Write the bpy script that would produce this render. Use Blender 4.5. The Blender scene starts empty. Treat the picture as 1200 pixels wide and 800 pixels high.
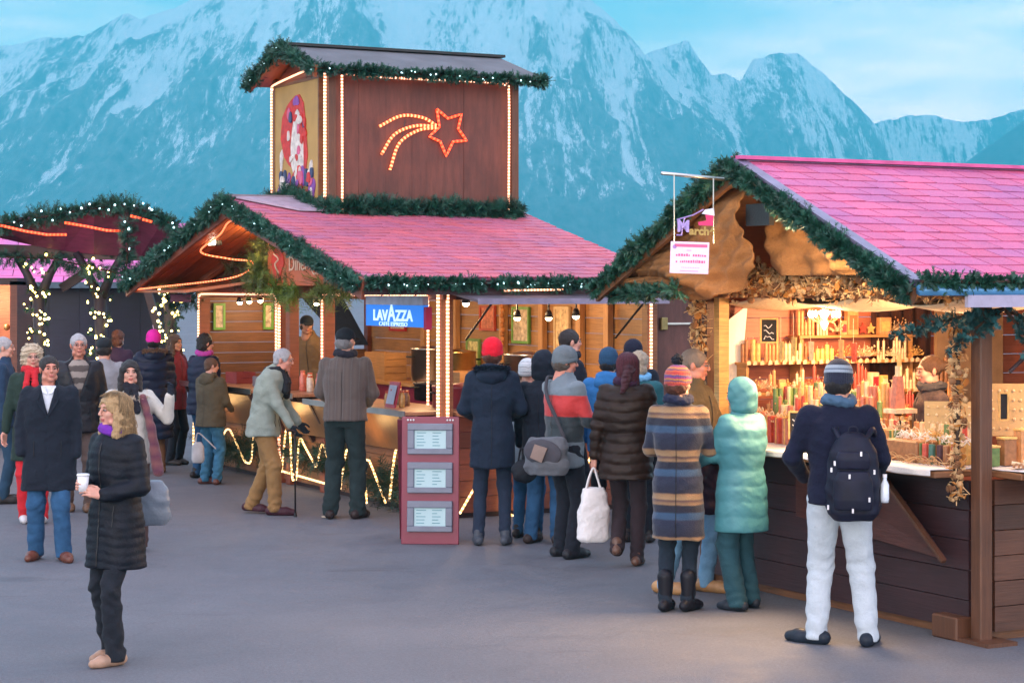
import bpy, math, random
import numpy as np
from mathutils import Vector, Matrix
PI = math.pi
rad = math.radians
SC = bpy.context.scene
COL = SC.collection
random.seed(7)
RNG = np.random.default_rng(7)

# ---------------------------------------------------------------- camera
F = 2400.0; HX = 600.0; HY = 338.0; CZ = 2.25
cam = bpy.data.objects.new('camera', bpy.data.cameras.new('camera'))
COL.objects.link(cam); SC.camera = cam
cam.location = (0, 0, CZ); cam.rotation_euler = (PI/2, 0, 0)
cam.data.sensor_width = 36; cam.data.lens = 36*F/1200
cam.data.shift_y = -(400-HY)/1200
cam.data.clip_start = .1; cam.data.clip_end = 40000

def px(X, Y, D):
    return Vector(((X-HX)/F*D, D, CZ-(Y-HY)/F*D))
def ground_d(Y): return F*CZ/(Y-HY)

# ---------------------------------------------------------------- materials
MATS = {}
def lin(c):
    return tuple((x/12.92 if x <= .04045 else ((x+.055)/1.055)**2.4) for x in c)
def new_mat(name):
    m = bpy.data.materials.new(name); m.use_nodes = True
    nt = m.node_tree; b = nt.nodes['Principled BSDF']
    return m, nt, b
def N(nt, t, **kw):
    n = nt.nodes.new(t)
    for k, v in kw.items(): setattr(n, k, v)
    return n
def setin(n, **kw):
    for k, v in kw.items():
        n.inputs[k.replace('_', ' ')].default_value = v
def coords(nt, scale=(1, 1, 1), kind='Object', rot=(0,0,0)):
    tc = N(nt, 'ShaderNodeTexCoord'); mp = N(nt, 'ShaderNodeMapping')
    mp.inputs['Scale'].default_value = scale
    mp.inputs['Rotation'].default_value = rot
    nt.links.new(tc.outputs[kind], mp.inputs[0])
    return mp.outputs[0]
def ramp(nt, stops, fac=None, interp='LINEAR'):
    r = N(nt, 'ShaderNodeValToRGB'); cr = r.color_ramp; cr.interpolation = interp
    while len(cr.elements) < len(stops): cr.elements.new(.5)
    for e, (p, c) in zip(cr.elements, stops):
        e.position = p; e.color = (*c[:3], 1)
    if fac is not None: nt.links.new(fac, r.inputs[0])
    return r.outputs[0]
def mixc(nt, fac, a, b, mode='MIX'):
    m = N(nt, 'ShaderNodeMix', data_type='RGBA', blend_type=mode)
    for i, v in ((0, fac), (6, a), (7, b)):
        if isinstance(v, (int, float)): m.inputs[i].default_value = v
        elif isinstance(v, tuple): m.inputs[i].default_value = (*v[:3], 1)
        else: nt.links.new(v, m.inputs[i])
    return m.outputs[2]
def bump(nt, b, h, dist=.01, strength=1.0):
    n = N(nt, 'ShaderNodeBump'); n.inputs['Distance'].default_value = dist
    n.inputs['Strength'].default_value = strength
    nt.links.new(h, n.inputs['Height']); nt.links.new(n.outputs[0], b.inputs['Normal'])
def noise(nt, vec, scale=5, detail=3, rough=.5):
    n = N(nt, 'ShaderNodeTexNoise'); setin(n, Scale=scale, Detail=detail, Roughness=rough)
    nt.links.new(vec, n.inputs['Vector']); return n.outputs[0]

def plain(name, c, rough=.6, metal=0, var=.18, nscale=8, bumpd=.002, bscale=60, coat=0, stretch=(1,1,1)):
    """coloured surface with uneven tone and fine relief"""
    if name in MATS: return MATS[name]
    m, nt, b = new_mat(name)
    v = coords(nt, stretch)
    f = noise(nt, v, nscale, 4)
    lo = tuple(x*(1-var) for x in c); hi = tuple(min(1, x*(1+var)) for x in c)
    nt.links.new(ramp(nt, [(.3, lo), (.7, hi)], f), b.inputs['Base Color'])
    setin(b, Roughness=rough, Metallic=metal)
    if max(c) < .12 and not metal: b.inputs['Specular IOR Level'].default_value = .22
    if coat: b.inputs['Coat Weight'].default_value = coat
    if bumpd: bump(nt, b, noise(nt, v, bscale, 3), bumpd)
    MATS[name] = m; return m
def cloth(name, c, rough=.85, var=.2, weave=260, sheen=.04):
    if name in MATS: return MATS[name]
    m, nt, b = new_mat(name); v = coords(nt)
    f = noise(nt, v, 7, 5, .6)
    lo = tuple(x*(1-var) for x in c); hi = tuple(min(1, x*(1+var)) for x in c)
    c1 = ramp(nt, [(.3, lo), (.7, hi)], f)
    f2 = noise(nt, v, weave, 2)
    c2 = mixc(nt, .35, c1, mixc(nt, f2, tuple(x*.55 for x in c), tuple(min(1, x*1.5) for x in c)))
    nt.links.new(c2, b.inputs['Base Color'])
    setin(b, Roughness=rough); b.inputs['Sheen Weight'].default_value = sheen; b.inputs['Specular IOR Level'].default_value = .22
    h = N(nt, 'ShaderNodeMath', operation='ADD')
    nt.links.new(noise(nt, v, 22, 4, .6), h.inputs[0])
    mm = N(nt, 'ShaderNodeMath', operation='MULTIPLY'); mm.inputs[1].default_value = .15
    nt.links.new(f2, mm.inputs[0]); nt.links.new(mm.outputs[0], h.inputs[1])
    bump(nt, b, h.outputs[0], .012, .8)
    MATS[name] = m; return m
def wood(name, c, rough=.55, var=.35, grain=(2, 2, 30), island=True, bumpd=.003):
    """grain runs across the axis with the small scale; boards differ one from the next"""
    if name in MATS: return MATS[name]
    m, nt, b = new_mat(name); v = coords(nt, grain)
    f = noise(nt, v, 3, 6, .65)
    lo = tuple(x*(1-var) for x in c); hi = tuple(min(1, x*(1+var)) for x in c)
    c1 = ramp(nt, [(.3, lo), (.55, c), (.75, hi)], f)
    if island:
        g = N(nt, 'ShaderNodeNewGeometry')
        c1 = mixc(nt, 1.0, c1, ramp(nt, [(0, (.62,.6,.6)), (1, (1.25,1.22,1.18))], g.outputs['Random Per Island']), 'MULTIPLY')
    d = noise(nt, coords(nt), 2.2, 4, .6)
    c1 = mixc(nt, 1.0, c1, ramp(nt, [(.3, (.7,.7,.72)), (.6, (1.05,1.03,1.0))], d), 'MULTIPLY')
    nt.links.new(c1, b.inputs['Base Color']); setin(b, Roughness=rough)
    bump(nt, b, f, bumpd); MATS[name] = m; return m
def glow(name, c, s, base=(.5,.5,.5)):
    if name in MATS: return MATS[name]
    m, nt, b = new_mat(name)
    setin(b, Base_Color=(*base, 1)); b.inputs['Emission Color'].default_value = (*c, 1)
    b.inputs['Emission Strength'].default_value = s
    MATS[name] = m; return m
def rope_mat(name, c1, c2, s, pitch=.045, lo=.25):
    """clear light rope: evenly spaced bulbs inside a tube, spacing read from the length coordinate"""
    if name in MATS: return MATS[name]
    m, nt, b = new_mat(name)
    uv = N(nt, 'ShaderNodeUVMap'); sx = N(nt, 'ShaderNodeSeparateXYZ')
    nt.links.new(uv.outputs[0], sx.inputs[0])
    w = N(nt, 'ShaderNodeMath', operation='MULTIPLY'); w.inputs[1].default_value = 2*PI/pitch
    s1 = N(nt, 'ShaderNodeMath', operation='SINE')
    nt.links.new(sx.outputs[0], w.inputs[0]); nt.links.new(w.outputs[0], s1.inputs[0])
    mr = N(nt, 'ShaderNodeMapRange'); setin(mr, From_Min=-.6, From_Max=.9, To_Min=lo*s, To_Max=s)
    nt.links.new(s1.outputs[0], mr.inputs[0])
    mr2 = N(nt, 'ShaderNodeMapRange'); setin(mr2, From_Min=-.4, From_Max=.9)
    nt.links.new(s1.outputs[0], mr2.inputs[0])
    nt.links.new(mixc(nt, mr2.outputs[0], c1, c2), b.inputs['Emission Color'])
    nt.links.new(mr.outputs[0], b.inputs['Emission Strength'])
    setin(b, Base_Color=(*c1, 1), Roughness=.2)
    MATS[name] = m; return m

# ---------------------------------------------------------------- mesh builder
class MB:
    def __init__(s): s.v = []; s.f = []; s.m = []; s.uv = {}
    def add(s, vs, fs, mi=0):
        o = len(s.v); s.v += [tuple(p) for p in vs]
        for f in fs: s.f.append(tuple(i+o for i in f)); s.m.append(mi)
        return s
    def box(s, x0, x1, y0, y1, z0, z1, mi=0, M=None):
        vs = [Vector((x, y, z)) for z in (z0, z1) for y in (y0, y1) for x in (x0, x1)]
        if M is not None: vs = [M @ p for p in vs]
        return s.add(vs, [(0,2,3,1),(4,5,7,6),(0,1,5,4),(2,6,7,3),(0,4,6,2),(1,3,7,5)], mi)
    def beam(s, p, q, w, h, mi=0, up=(0,0,1)):
        p, q = Vector(p), Vector(q); d = (q-p); L = d.length; d.normalize()
        up = Vector(up); sd = d.cross(up)
        if sd.length < 1e-4: sd = d.cross(Vector((1,0,0)))
        sd.normalize(); u = sd.cross(d).normalized()
        M = Matrix((sd, d, u)).transposed().to_4x4(); M.translation = p
        return s.box(-w/2, w/2, 0, L, -h/2, h/2, mi, M)
    def tube(s, pts, r, n=8, mi=0, cap=True, u0=0):
        pts = [Vector(p) for p in pts]; k = len(pts); o = len(s.v)
        rs = r if isinstance(r, (list, tuple)) else [r]*k
        u = None; ln = u0; pu = []
        for i, p in enumerate(pts):
            t = (pts[min(i+1, k-1)]-pts[max(i-1, 0)])
            if t.length < 1e-9: t = Vector((0,0,1))
            t.normalize()
            if u is None:
                u = t.cross(Vector((0,0,1)) if abs(t.z) < .9 else Vector((1,0,0))).normalized()
            else:
                u = (u - t*u.dot(t)).normalized()
            w = t.cross(u)
            if i: ln += (p-pts[i-1]).length
            pu.append(ln)
            for j in range(n):
                a = 2*PI*j/n
                s.v.append(tuple(p + (u*math.cos(a)+w*math.sin(a))*rs[i]))
        for i in range(k-1):
            for j in range(n):
                a, b = o+i*n+j, o+i*n+(j+1) % n
                s.uv[len(s.f)] = [pu[i], pu[i], pu[i+1], pu[i+1]]
                s.f.append((a, b, b+n, a+n)); s.m.append(mi)
        if cap:
            s.f.append(tuple(o+j for j in range(n))[::-1]); s.m.append(mi)
            s.f.append(tuple(o+(k-1)*n+j for j in range(n))); s.m.append(mi)
        return s
    def lathe(s, prof, c=(0,0,0), n=16, mi=0, M=None):
        o = len(s.v); k = len(prof)
        for r, z in prof:
            for j in range(n):
                a = 2*PI*j/n; p = Vector((r*math.cos(a), r*math.sin(a), z))
                if M is not None: p = M @ p
                s.v.append((p.x+c[0], p.y+c[1], p.z+c[2]))
        for i in range(k-1):
            for j in range(n):
                a, b = o+i*n+j, o+i*n+(j+1) % n
                s.f.append((a, b, b+n, a+n)); s.m.append(mi)
        s.f.append(tuple(o+j for j in range(n))[::-1]); s.m.append(mi)
        s.f.append(tuple(o+(k-1)*n+j for j in range(n))); s.m.append(mi)
        return s
    def ball(s, c, r, n=8, mi=0, sq=(1,1,1)):
        k = max(3, n//2+1)
        prof = [(max(1e-4, r*math.sin(PI*i/k)), -r*math.cos(PI*i/k)) for i in range(k+1)]
        M = Matrix.Diagonal((*sq, 1))
        return s.lathe(prof, c, n, mi, M)
    def prism(s, poly, ext, mi=0):
        ext = Vector(ext); poly = [Vector(p) for p in poly]; n = len(poly)
        s.add(poly+[p+ext for p in poly],
              [tuple(range(n))[::-1], tuple(range(n, 2*n))]+[(i, (i+1) % n, n+(i+1) % n, n+i) for i in range(n)], mi)
        return s
    def sheet(s, grid, th=0, mi=0):
        """grid: rows of points; th gives the cloth a real thickness"""
        R, Cn = len(grid), len(grid[0]); o = len(s.v)
        for row in grid: s.v += [tuple(p) for p in row]
        fs = []
        for i in range(R-1):
            for j in range(Cn-1):
                a = o+i*Cn+j; fs.append((a, a+1, a+Cn+1, a+Cn))
        s.f += fs; s.m += [mi]*len(fs); return s
    def build(s, name, mats, parent=None, smooth=False, M=None, bevel=0, solid=0, label=None):
        me = bpy.data.meshes.new(name); me.from_pydata(s.v, [], s.f)
        if not isinstance(mats, (list, tuple)): mats = [mats]
        for m in mats: me.materials.append(m)
        me.polygons.foreach_set('material_index', s.m)
        if smooth: me.polygons.foreach_set('use_smooth', [True]*len(s.f))
        if s.uv:
            ul = me.uv_layers.new(name='UVMap')
            for pi, us in s.uv.items():
                p = me.polygons[pi]
                for li, uu in zip(p.loop_indices, us): ul.data[li].uv = (uu, 0)
        me.update()
        o = bpy.data.objects.new(name, me); COL.objects.link(o)
        if parent is not None: o.parent = parent
        if M is not None: o.matrix_world = M
        if bevel:
            b = o.modifiers.new('bevel', 'BEVEL'); b.width = bevel; b.segments = 1; b.limit_method = 'ANGLE'
        if solid:
            b = o.modifiers.new('solid', 'SOLIDIFY'); b.thickness = solid; b.offset = 0
        if label: o['label'] = label
        return o
def tag(o, label=None, cat=None, group=None, kind=None):
    if label: o['label'] = label
    if cat: o['category'] = cat
    if group: o['group'] = group
    if kind: o['kind'] = kind
    return o
def empty(name, label=None, cat=None, group=None, M=None, loc=None, rz=0):
    o = bpy.data.objects.new(name, None); COL.objects.link(o); o.empty_display_size = .1
    if M is not None: o.matrix_world = M
    if loc is not None: o.location = loc; o.rotation_euler = (0, 0, rz)
    return tag(o, label, cat, group)
def copy_tree(o, parent=None, loc=None, rz=None):
    c = o.copy(); COL.objects.link(c)
    if parent is not None: c.parent = parent; c.matrix_parent_inverse = o.matrix_parent_inverse.copy()
    if loc is not None: c.location = loc
    if rz is not None: c.rotation_euler = (0, 0, rz)
    for ch in [x for x in COL.objects if x.parent == o]: copy_tree(ch, c)
    return c
def lamp(name, kind, loc, energy, color, size=.1, parent=None, target=None, M=None, spot=None, sy=None):
    l = bpy.data.lights.new(name, kind); l.energy = energy; l.color = color
    if kind == 'AREA':
        l.size = size
        if sy: l.shape = 'RECTANGLE'; l.size_y = sy
    elif kind == 'SUN': l.angle = size
    else: l.shadow_soft_size = size
    if spot: l.spot_size = rad(spot); l.spot_blend = .6
    o = bpy.data.objects.new(name, l); COL.objects.link(o)
    p = Vector(loc)
    if M is not None: p = M @ p
    o.location = p
    if target is not None:
        t = Vector(target)
        if M is not None: t = M @ t
        o.rotation_euler = (t-p).to_track_quat('-Z', 'Y').to_euler()
    return o
def text(name, s, size, mat, M, parent=None, ext=.004, shear=0, align='CENTER', bold=0, sx=1):
    c = bpy.data.curves.new(name, 'FONT'); c.body = s; c.size = size; c.extrude = ext
    c.align_x = align; c.align_y = 'CENTER'; c.shear = shear; c.offset = bold
    c.materials.append(mat)
    o = bpy.data.objects.new(name, c); COL.objects.link(o)
    if parent is not None: o.parent = parent
    bpy.context.view_layer.update()
    me = bpy.data.meshes.new_from_object(o); bpy.data.objects.remove(o)
    o = bpy.data.objects.new(name, me); COL.objects.link(o)
    if parent is not None: o.parent = parent
    o.matrix_local = M @ Matrix.Diagonal((sx, 1, 1, 1)); return o
def frame_m(origin, xa, ya):
    """matrix with given origin, x axis and y axis"""
    xa = Vector(xa).normalized(); ya = Vector(ya); za = xa.cross(ya).normalized(); ya = za.cross(xa)
    M = Matrix((xa, ya, za)).transposed().to_4x4(); M.translation = Vector(origin); return M

def needles(mb, pts, R, per_m, mi=0, lneed=(.05, .11), twig=.13, rs=RNG, droop=0):
    """fir twigs round a line: each twig is a short stem fringed with needles"""
    pts = [Vector(p) for p in pts]
    for a, b in zip(pts[:-1], pts[1:]):
        L = (b-a).length; d = (b-a).normalized()
        for _ in range(max(1, int(L*per_m))):
            t = rs.random(); c = a.lerp(b, t)
            th_ = .62+.5*(.5+.5*math.sin(c.x*9.1+c.y*7.3+c.z*5+2*math.sin(c.y*3.1+c.x*2)))
            if rs.random() > th_+.15: continue
            e = Vector(rs.normal(size=3)); e = (e - d*e.dot(d)); e.normalize()
            dr = (e + d*(rs.random()-.5)*1.4 + Vector((0, 0, -droop))).normalized()
            tl = twig*(.5+rs.random()*.8)*th_*1.15
            p0 = c + e*R*rs.random()*.35
            sd = dr.cross(Vector(rs.normal(size=3))).normalized(); nrmv = dr.cross(sd)
            nn = 9
            for k in range(nn):
                q = p0 + dr*tl*(k+.5)/nn
                ln = (lneed[0]+(lneed[1]-lneed[0])*rs.random())*(1-.4*k/nn)
                for sg in (-1, 1):
                    tip = q + (sd*sg + dr*(.6+.5*rs.random()) + nrmv*(rs.random()-.5)*.9).normalized()*ln
                    w = dr*.0055
                    nz = dr.cross(sd)*.004
                    o = len(mb.v)
                    mb.v += [tuple(q-w), tuple(q+w+nz), tuple(tip)]
                    mb.f.append((o, o+1, o+2)); mb.m.append(mi)
def bulbs(mb, pts, R, per_m, r, mi=0, rs=RNG, face=(0,-1,0)):
    pts = [Vector(p) for p in pts]; fc = Vector(face)
    for a, b in zip(pts[:-1], pts[1:]):
        L = (b-a).length
        for _ in range(max(1, int(L*per_m+rs.random()))):
            c = a.lerp(b, rs.random()); e = Vector(rs.normal(size=3)).normalized()
            e = (e + fc*.8).normalized()
            mb.ball(c+e*R*(.8+.4*rs.random()), r*(.8+.5*rs.random()), 6, mi)
def garland(label, pts, R, per_m, M, lights=None, cat='garland', mat=None, sag=0, group=None, lneed=(.05,.11), twig=.13, bulb_r=.0085, face=(0,-1,0), droop=0):
    mb = MB(); needles(mb, pts, R, per_m, 0, lneed, twig, droop=droop)
    mb.tube(pts, .012, 5, 1)
    g = mb.build('fir_garland', [mat or M_FIR, M_TWIG], M=M); tag(g, label, cat, group)
    if lights:
        lb = MB(); bulbs(lb, pts, R, lights[0], bulb_r, face=face)
        o = lb.build('fairy_lights', lights[1], smooth=True); o.parent = g; o['kind'] = 'stuff'
    return g
def arc_pts(path, seg=.06):
    """resample a polyline evenly"""
    path = [Vector(p) for p in path]; out = [path[0]]
    for a, b in zip(path[:-1], path[1:]):
        n = max(1, int((b-a).length/seg))
        out += [a.lerp(b, (i+1)/n) for i in range(n)]
    return out
def smooth_path(ctrl, n=12):
    """Catmull-Rom"""
    P = [Vector(c) for c in ctrl]; P = [P[0]*2-P[1]]+P+[P[-1]*2-P[-2]]; out = []
    for i in range(1, len(P)-2):
        a, b, c, d = P[i-1:i+3]
        for k in range(n):
            t = k/n
            out.append(.5*((2*b)+(c-a)*t+(2*a-5*b+4*c-d)*t*t+(3*b-a-3*c+d)*t**3))
    out.append(P[-2]); return out

# shared materials
def foliage(name, c, var=.5):
    if name in MATS: return MATS[name]
    m, nt, b = new_mat(name)
    f = noise(nt, coords(nt), 9, 3)
    lo = tuple(x*(1-var) for x in c); hi = tuple(x*(1+var) for x in c)
    nt.links.new(ramp(nt, [(.35, lo), (.65, hi)], f), b.inputs['Base Color']); setin(b, Roughness=.55)
    MATS[name] = m; return m
M_FIR = foliage('fir needles', (.012, .07, .045))
M_FIRWARM = foliage('spruce needles', (.08, .12, .02))
M_DRY = foliage('dried leaves', (.22, .11, .035))
M_TWIG = plain('twig bark', (.05, .03, .02))
M_DARKWOOD = wood('dark stained planks', (.042, .016, .02), .55, .3, (1.2, 1.2, 22))
M_DARKWOOD_V = wood('dark stained upright planks', (.115, .038, .03), .55, .3, (22, 22, 1.2))
M_OAK = wood('brown planks', (.2, .085, .035), .5, .35, (1.2, 1.2, 24))
M_OAK_V = wood('brown upright boards', (.105, .042, .02), .5, .35, (24, 24, 1.2))
M_PINE = wood('pine boards', (.46, .24, .085), .5, .3, (1.2, 1.2, 24))
M_PINE_V = wood('pine upright boards', (.42, .22, .08), .5, .3, (24, 24, 1.2))
M_REDWOOD = wood('red brown boards', (.19, .05, .026), .5, .3, (1.2, 1.2, 24))
M_STEEL = plain('brushed steel', (.55, .53, .5), .28, 1.0, .12, 6, .0005, 90)
M_BLACK = plain('black metal', (.02, .02, .022), .4, .3)
M_WHITE = plain('white paint', (.75, .75, .77), .5, 0, .06)
M_PLUM = plain('plum lacquer', (.20, .018, .05), .4, 0, .12, 3, .0008)
M_GREYF = plain('grey blue frame paint', (.16, .18, .24), .45, 0, .1)
# ================================================================ world, light, air
w = bpy.data.worlds.new('World'); SC.world = w; w.use_nodes = True
nt = w.node_tree; bg = nt.nodes['Background']
SUN_EL, SUN_ROT = rad(9), rad(200)
sky = N(nt, 'ShaderNodeTexSky', sky_type='NISHITA'); sky.sun_disc = False
sky.sun_elevation = SUN_EL; sky.sun_rotation = SUN_ROT; sky.air_density = 1.6; sky.dust_density = 1.5; sky.ozone_density = 3
tc = N(nt, 'ShaderNodeTexCoord'); sp = N(nt, 'ShaderNodeSeparateXYZ'); nt.links.new(tc.outputs['Generated'], sp.inputs[0])
mp = N(nt, 'ShaderNodeMapping'); mp.inputs['Scale'].default_value = (1, 1, 4.5); mp.inputs['Location'].default_value = (3.1, .4, 0)
nt.links.new(tc.outputs['Generated'], mp.inputs[0])
n1 = noise(nt, mp.outputs[0], 2.3, 7, .55); n2 = noise(nt, mp.outputs[0], 6.5, 6, .6)
elev = ramp(nt, [(0, (7.0, 9.6, 10.4)), (.06, (7.0, 9.6, 10.4)), (.16, (3.6, 5.6, 7.2)), (.5, (3.7, 5.0, 7.9)), (1, (4.3, 5.2, 7.8))], sp.outputs[2])
base = mixc(nt, .22, elev, sky.outputs[0])
cl = ramp(nt, [(.44, (0,0,0)), (.60, (1,1,1))], n1)
cl2 = ramp(nt, [(.40, (.3,.3,.3)), (.66, (1,1,1))], n2)
cm = mixc(nt, 1.0, cl, cl2, 'MULTIPLY')
cf = N(nt, 'ShaderNodeMath', operation='MULTIPLY'); cf.inputs[1].default_value = .62
nt.links.new(cm, cf.inputs[0])
full = mixc(nt, cf.outputs[0], base, (26., 17., 15.))
nt.links.new(full, bg.inputs['Color']); bg.inputs['Strength'].default_value = .15
sun = lamp('evening_sun', 'SUN', (0, 0, 50), .55, (1.0, .93, .88), rad(25))
sun.rotation_euler = (PI/2-SUN_EL, 0, -SUN_ROT+PI)

SC.view_settings.view_transform = 'Standard'; SC.view_settings.look = 'None'
SC.view_settings.gamma = 1; SC.view_settings.exposure = .88
SC.view_settings.use_curve_mapping = False
cy = SC.cycles
cy.use_denoising = True; cy.max_bounces = 6; cy.diffuse_bounces = 3; cy.glossy_bounces = 3
cy.transmission_bounces = 4; cy.volume_bounces = 0; cy.transparent_max_bounces = 8
cy.sample_clamp_indirect = 4; cy.sample_clamp_direct = 12

HAZE = True
if HAZE:
    hb = MB().box(-2600, 2600, -60, 7000, -1, 1250)
    m = bpy.data.materials.new('valley haze'); m.use_nodes = True; nt = m.node_tree; nt.nodes.clear()
    out = N(nt, 'ShaderNodeOutputMaterial'); pv = N(nt, 'ShaderNodeVolumePrincipled')
    pv.inputs['Color'].default_value = (.08, .76, 1.0, 1); pv.inputs['Density'].default_value = HAZE_D = 2.8e-4
    pv.inputs['Density Attribute'].default_value = ''; pv.inputs['Color Attribute'].default_value = ''
    pv.inputs['Temperature Attribute'].default_value = ''; pv.inputs['Anisotropy'].default_value = 0
    nt.links.new(pv.outputs[0], out.inputs['Volume'])
    h = hb.build('haze', m); tag(h, kind='stuff')

# ================================================================ ground
m, nt, b = new_mat('worn asphalt'); v = coords(nt)
f1 = noise(nt, v, .35, 6, .6); f2 = noise(nt, v, 3.0, 5, .6); f3 = noise(nt, v, 120, 2)
c = ramp(nt, [(.3, (.096, .104, .124)), (.7, (.138, .145, .166))], f1)
c = mixc(nt, 1.0, c, ramp(nt, [(.3, (.88,.88,.89)), (.65, (1.04,1.03,1.03))], f2), 'MULTIPLY')
c = mixc(nt, 1.0, c, ramp(nt, [(.3, (.82,.82,.82)), (.7, (1.15,1.15,1.15))], f3), 'MULTIPLY')
f4 = noise(nt, coords(nt, (.5, 1.6, 1)), 1.2, 5, .65)
c = mixc(nt, 1.0, c, ramp(nt, [(.62, (1,1,1)), (.72, (.72,.72,.74))], f4), 'MULTIPLY')
nt.links.new(c, b.inputs['Base Color'])
nt.links.new(ramp(nt, [(.35, (.62,)*3), (.7, (.85,)*3)], f2), b.inputs['Roughness'])
vo = N(nt, 'ShaderNodeTexVoronoi', feature='DISTANCE_TO_EDGE'); vo.inputs['Scale'].default_value = .45
dv = N(nt, 'ShaderNodeVectorMath', operation='ADD'); dn_ = N(nt, 'ShaderNodeTexNoise'); setin(dn_, Scale=1.3, Detail=5); nt.links.new(v, dn_.inputs['Vector'])
nt.links.new(v, dv.inputs[0]); nt.links.new(dn_.outputs['Color'], dv.inputs[1]); nt.links.new(dv.outputs[0], vo.inputs['Vector'])
ck = ramp(nt, [(.0, (.82,.82,.83)), (.010, (1,1,1))], vo.outputs['Distance'])
c = mixc(nt, noise(nt, v, .6, 2), c, mixc(nt, 1.0, c, ck, 'MULTIPLY'))
f5 = noise(nt, v, 14, 3, .7); c = mixc(nt, 1.0, c, ramp(nt, [(.70, (1,1,1)), (.76, (.75,.74,.74))], f5), 'MULTIPLY')
f6 = noise(nt, v, 45, 2, .5); c = mixc(nt, 1.0, c, ramp(nt, [(.2, (.8,.8,.8)), (.5, (1,1,1)), (.8, (1.25,1.25,1.25))], f6), 'MULTIPLY')
nt.links.new(c, b.inputs['Base Color'])
bump(nt, b, f3, .004)
M_ASPHALT = m
g = MB().add([(-2590, -55, 0), (2590, -55, 0), (2590, 6990, 0), (-2590, 6990, 0)], [(0,1,2,3)]).build('ground', M_ASPHALT)
tag(g, kind='structure')
M_LITTER = plain('paper litter', (.62, .55, .42), .8)
for i, (X, Y, a) in enumerate([(380, 606, .3), (425, 588, 1.2)]):
    D = ground_d(Y); p = px(X, Y, D)
    q = MB(); k = 7
    q.prism([(math.cos(2*PI*j/k)*.03*(1+.5*random.random()), math.sin(2*PI*j/k)*.022*(1+.6*random.random()), .004) for j in range(k)], (0,0,.006))
    o = q.build('litter_scrap', M_LITTER); o.location = (p.x, p.y, 0); o.rotation_euler = (.15, .1, a)
    tag(o, 'small scrap of paper litter lying on the asphalt', 'litter', 'scraps of litter on the asphalt')

# ================================================================ mountains
def vnoise2(x, y, seed=0):
    xi = np.floor(x).astype(np.int64); yi = np.floor(y).astype(np.int64); xf = x-xi; yf = y-yi
    def h(a, b):
        n = (a*374761393 + b*668265263 + seed*974711) & 0x7fffffff
        n = ((n ^ (n >> 13))*1274126177) & 0x7fffffff
        return ((n ^ (n >> 16)) & 0xffff)/65535.0
    u = xf*xf*(3-2*xf); v = yf*yf*(3-2*yf)
    return (h(xi,yi)*(1-u)+h(xi+1,yi)*u)*(1-v)+(h(xi,yi+1)*(1-u)+h(xi+1,yi+1)*u)*v
def ridged(x, y, octs, seed):
    s = 0; a = 1; t = 0
    for i in range(octs):
        n = 1-np.abs(2*vnoise2(x*2**i, y*2**i, seed+i*7)-1); s = s+a*n*n; t += a; a *= .52
    return s/t
def fbm(x, y, octs, seed):
    s = 0; a = 1; t = 0
    for i in range(octs):
        s = s+a*vnoise2(x*2**i, y*2**i, seed+i*7); t += a; a *= .5
    return s/t
def rock_mat(name, forest, rock, snow, z0, z1, bias=.0):
    m, nt, b = new_mat(name)
    at = N(nt, 'ShaderNodeAttribute'); at.attribute_name = 'snow'
    g = coords(nt, (1, 1, 1)); n = noise(nt, coords(nt, (1/16, 1/160, 1/60)), 1, 9, .82); nb = noise(nt, coords(nt, (1/22, 1/60, 1/40)), 1, 5, .7)
    sp = N(nt, 'ShaderNodeSeparateXYZ'); tcn = N(nt, 'ShaderNodeTexCoord'); nt.links.new(tcn.outputs['Object'], sp.inputs[0])
    mr = N(nt, 'ShaderNodeMapRange'); setin(mr, From_Min=z0, From_Max=z1); nt.links.new(sp.outputs[2], mr.inputs[0])
    fr = mixc(nt, mr.outputs[0], forest, rock)
    fr = mixc(nt, 1.0, fr, ramp(nt, [(.3, (.35,.35,.35)), (.7, (1.9,1.9,1.9))], nb), 'MULTIPLY')
    a = N(nt, 'ShaderNodeMath', operation='MULTIPLY_ADD'); a.inputs[1].default_value = 3.4; a.inputs[2].default_value = -1.7
    nt.links.new(n, a.inputs[0])
    s = N(nt, 'ShaderNodeMath', operation='ADD'); nt.links.new(a.outputs[0], s.inputs[0]); nt.links.new(at.outputs['Fac'], s.inputs[1])
    sf = ramp(nt, [(.33, (0,0,0)), (.60, (1,1,1))], s.outputs[0])
    nt.links.new(mixc(nt, sf, fr, snow), b.inputs['Base Color']); setin(b, Roughness=.9)
    return m
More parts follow.
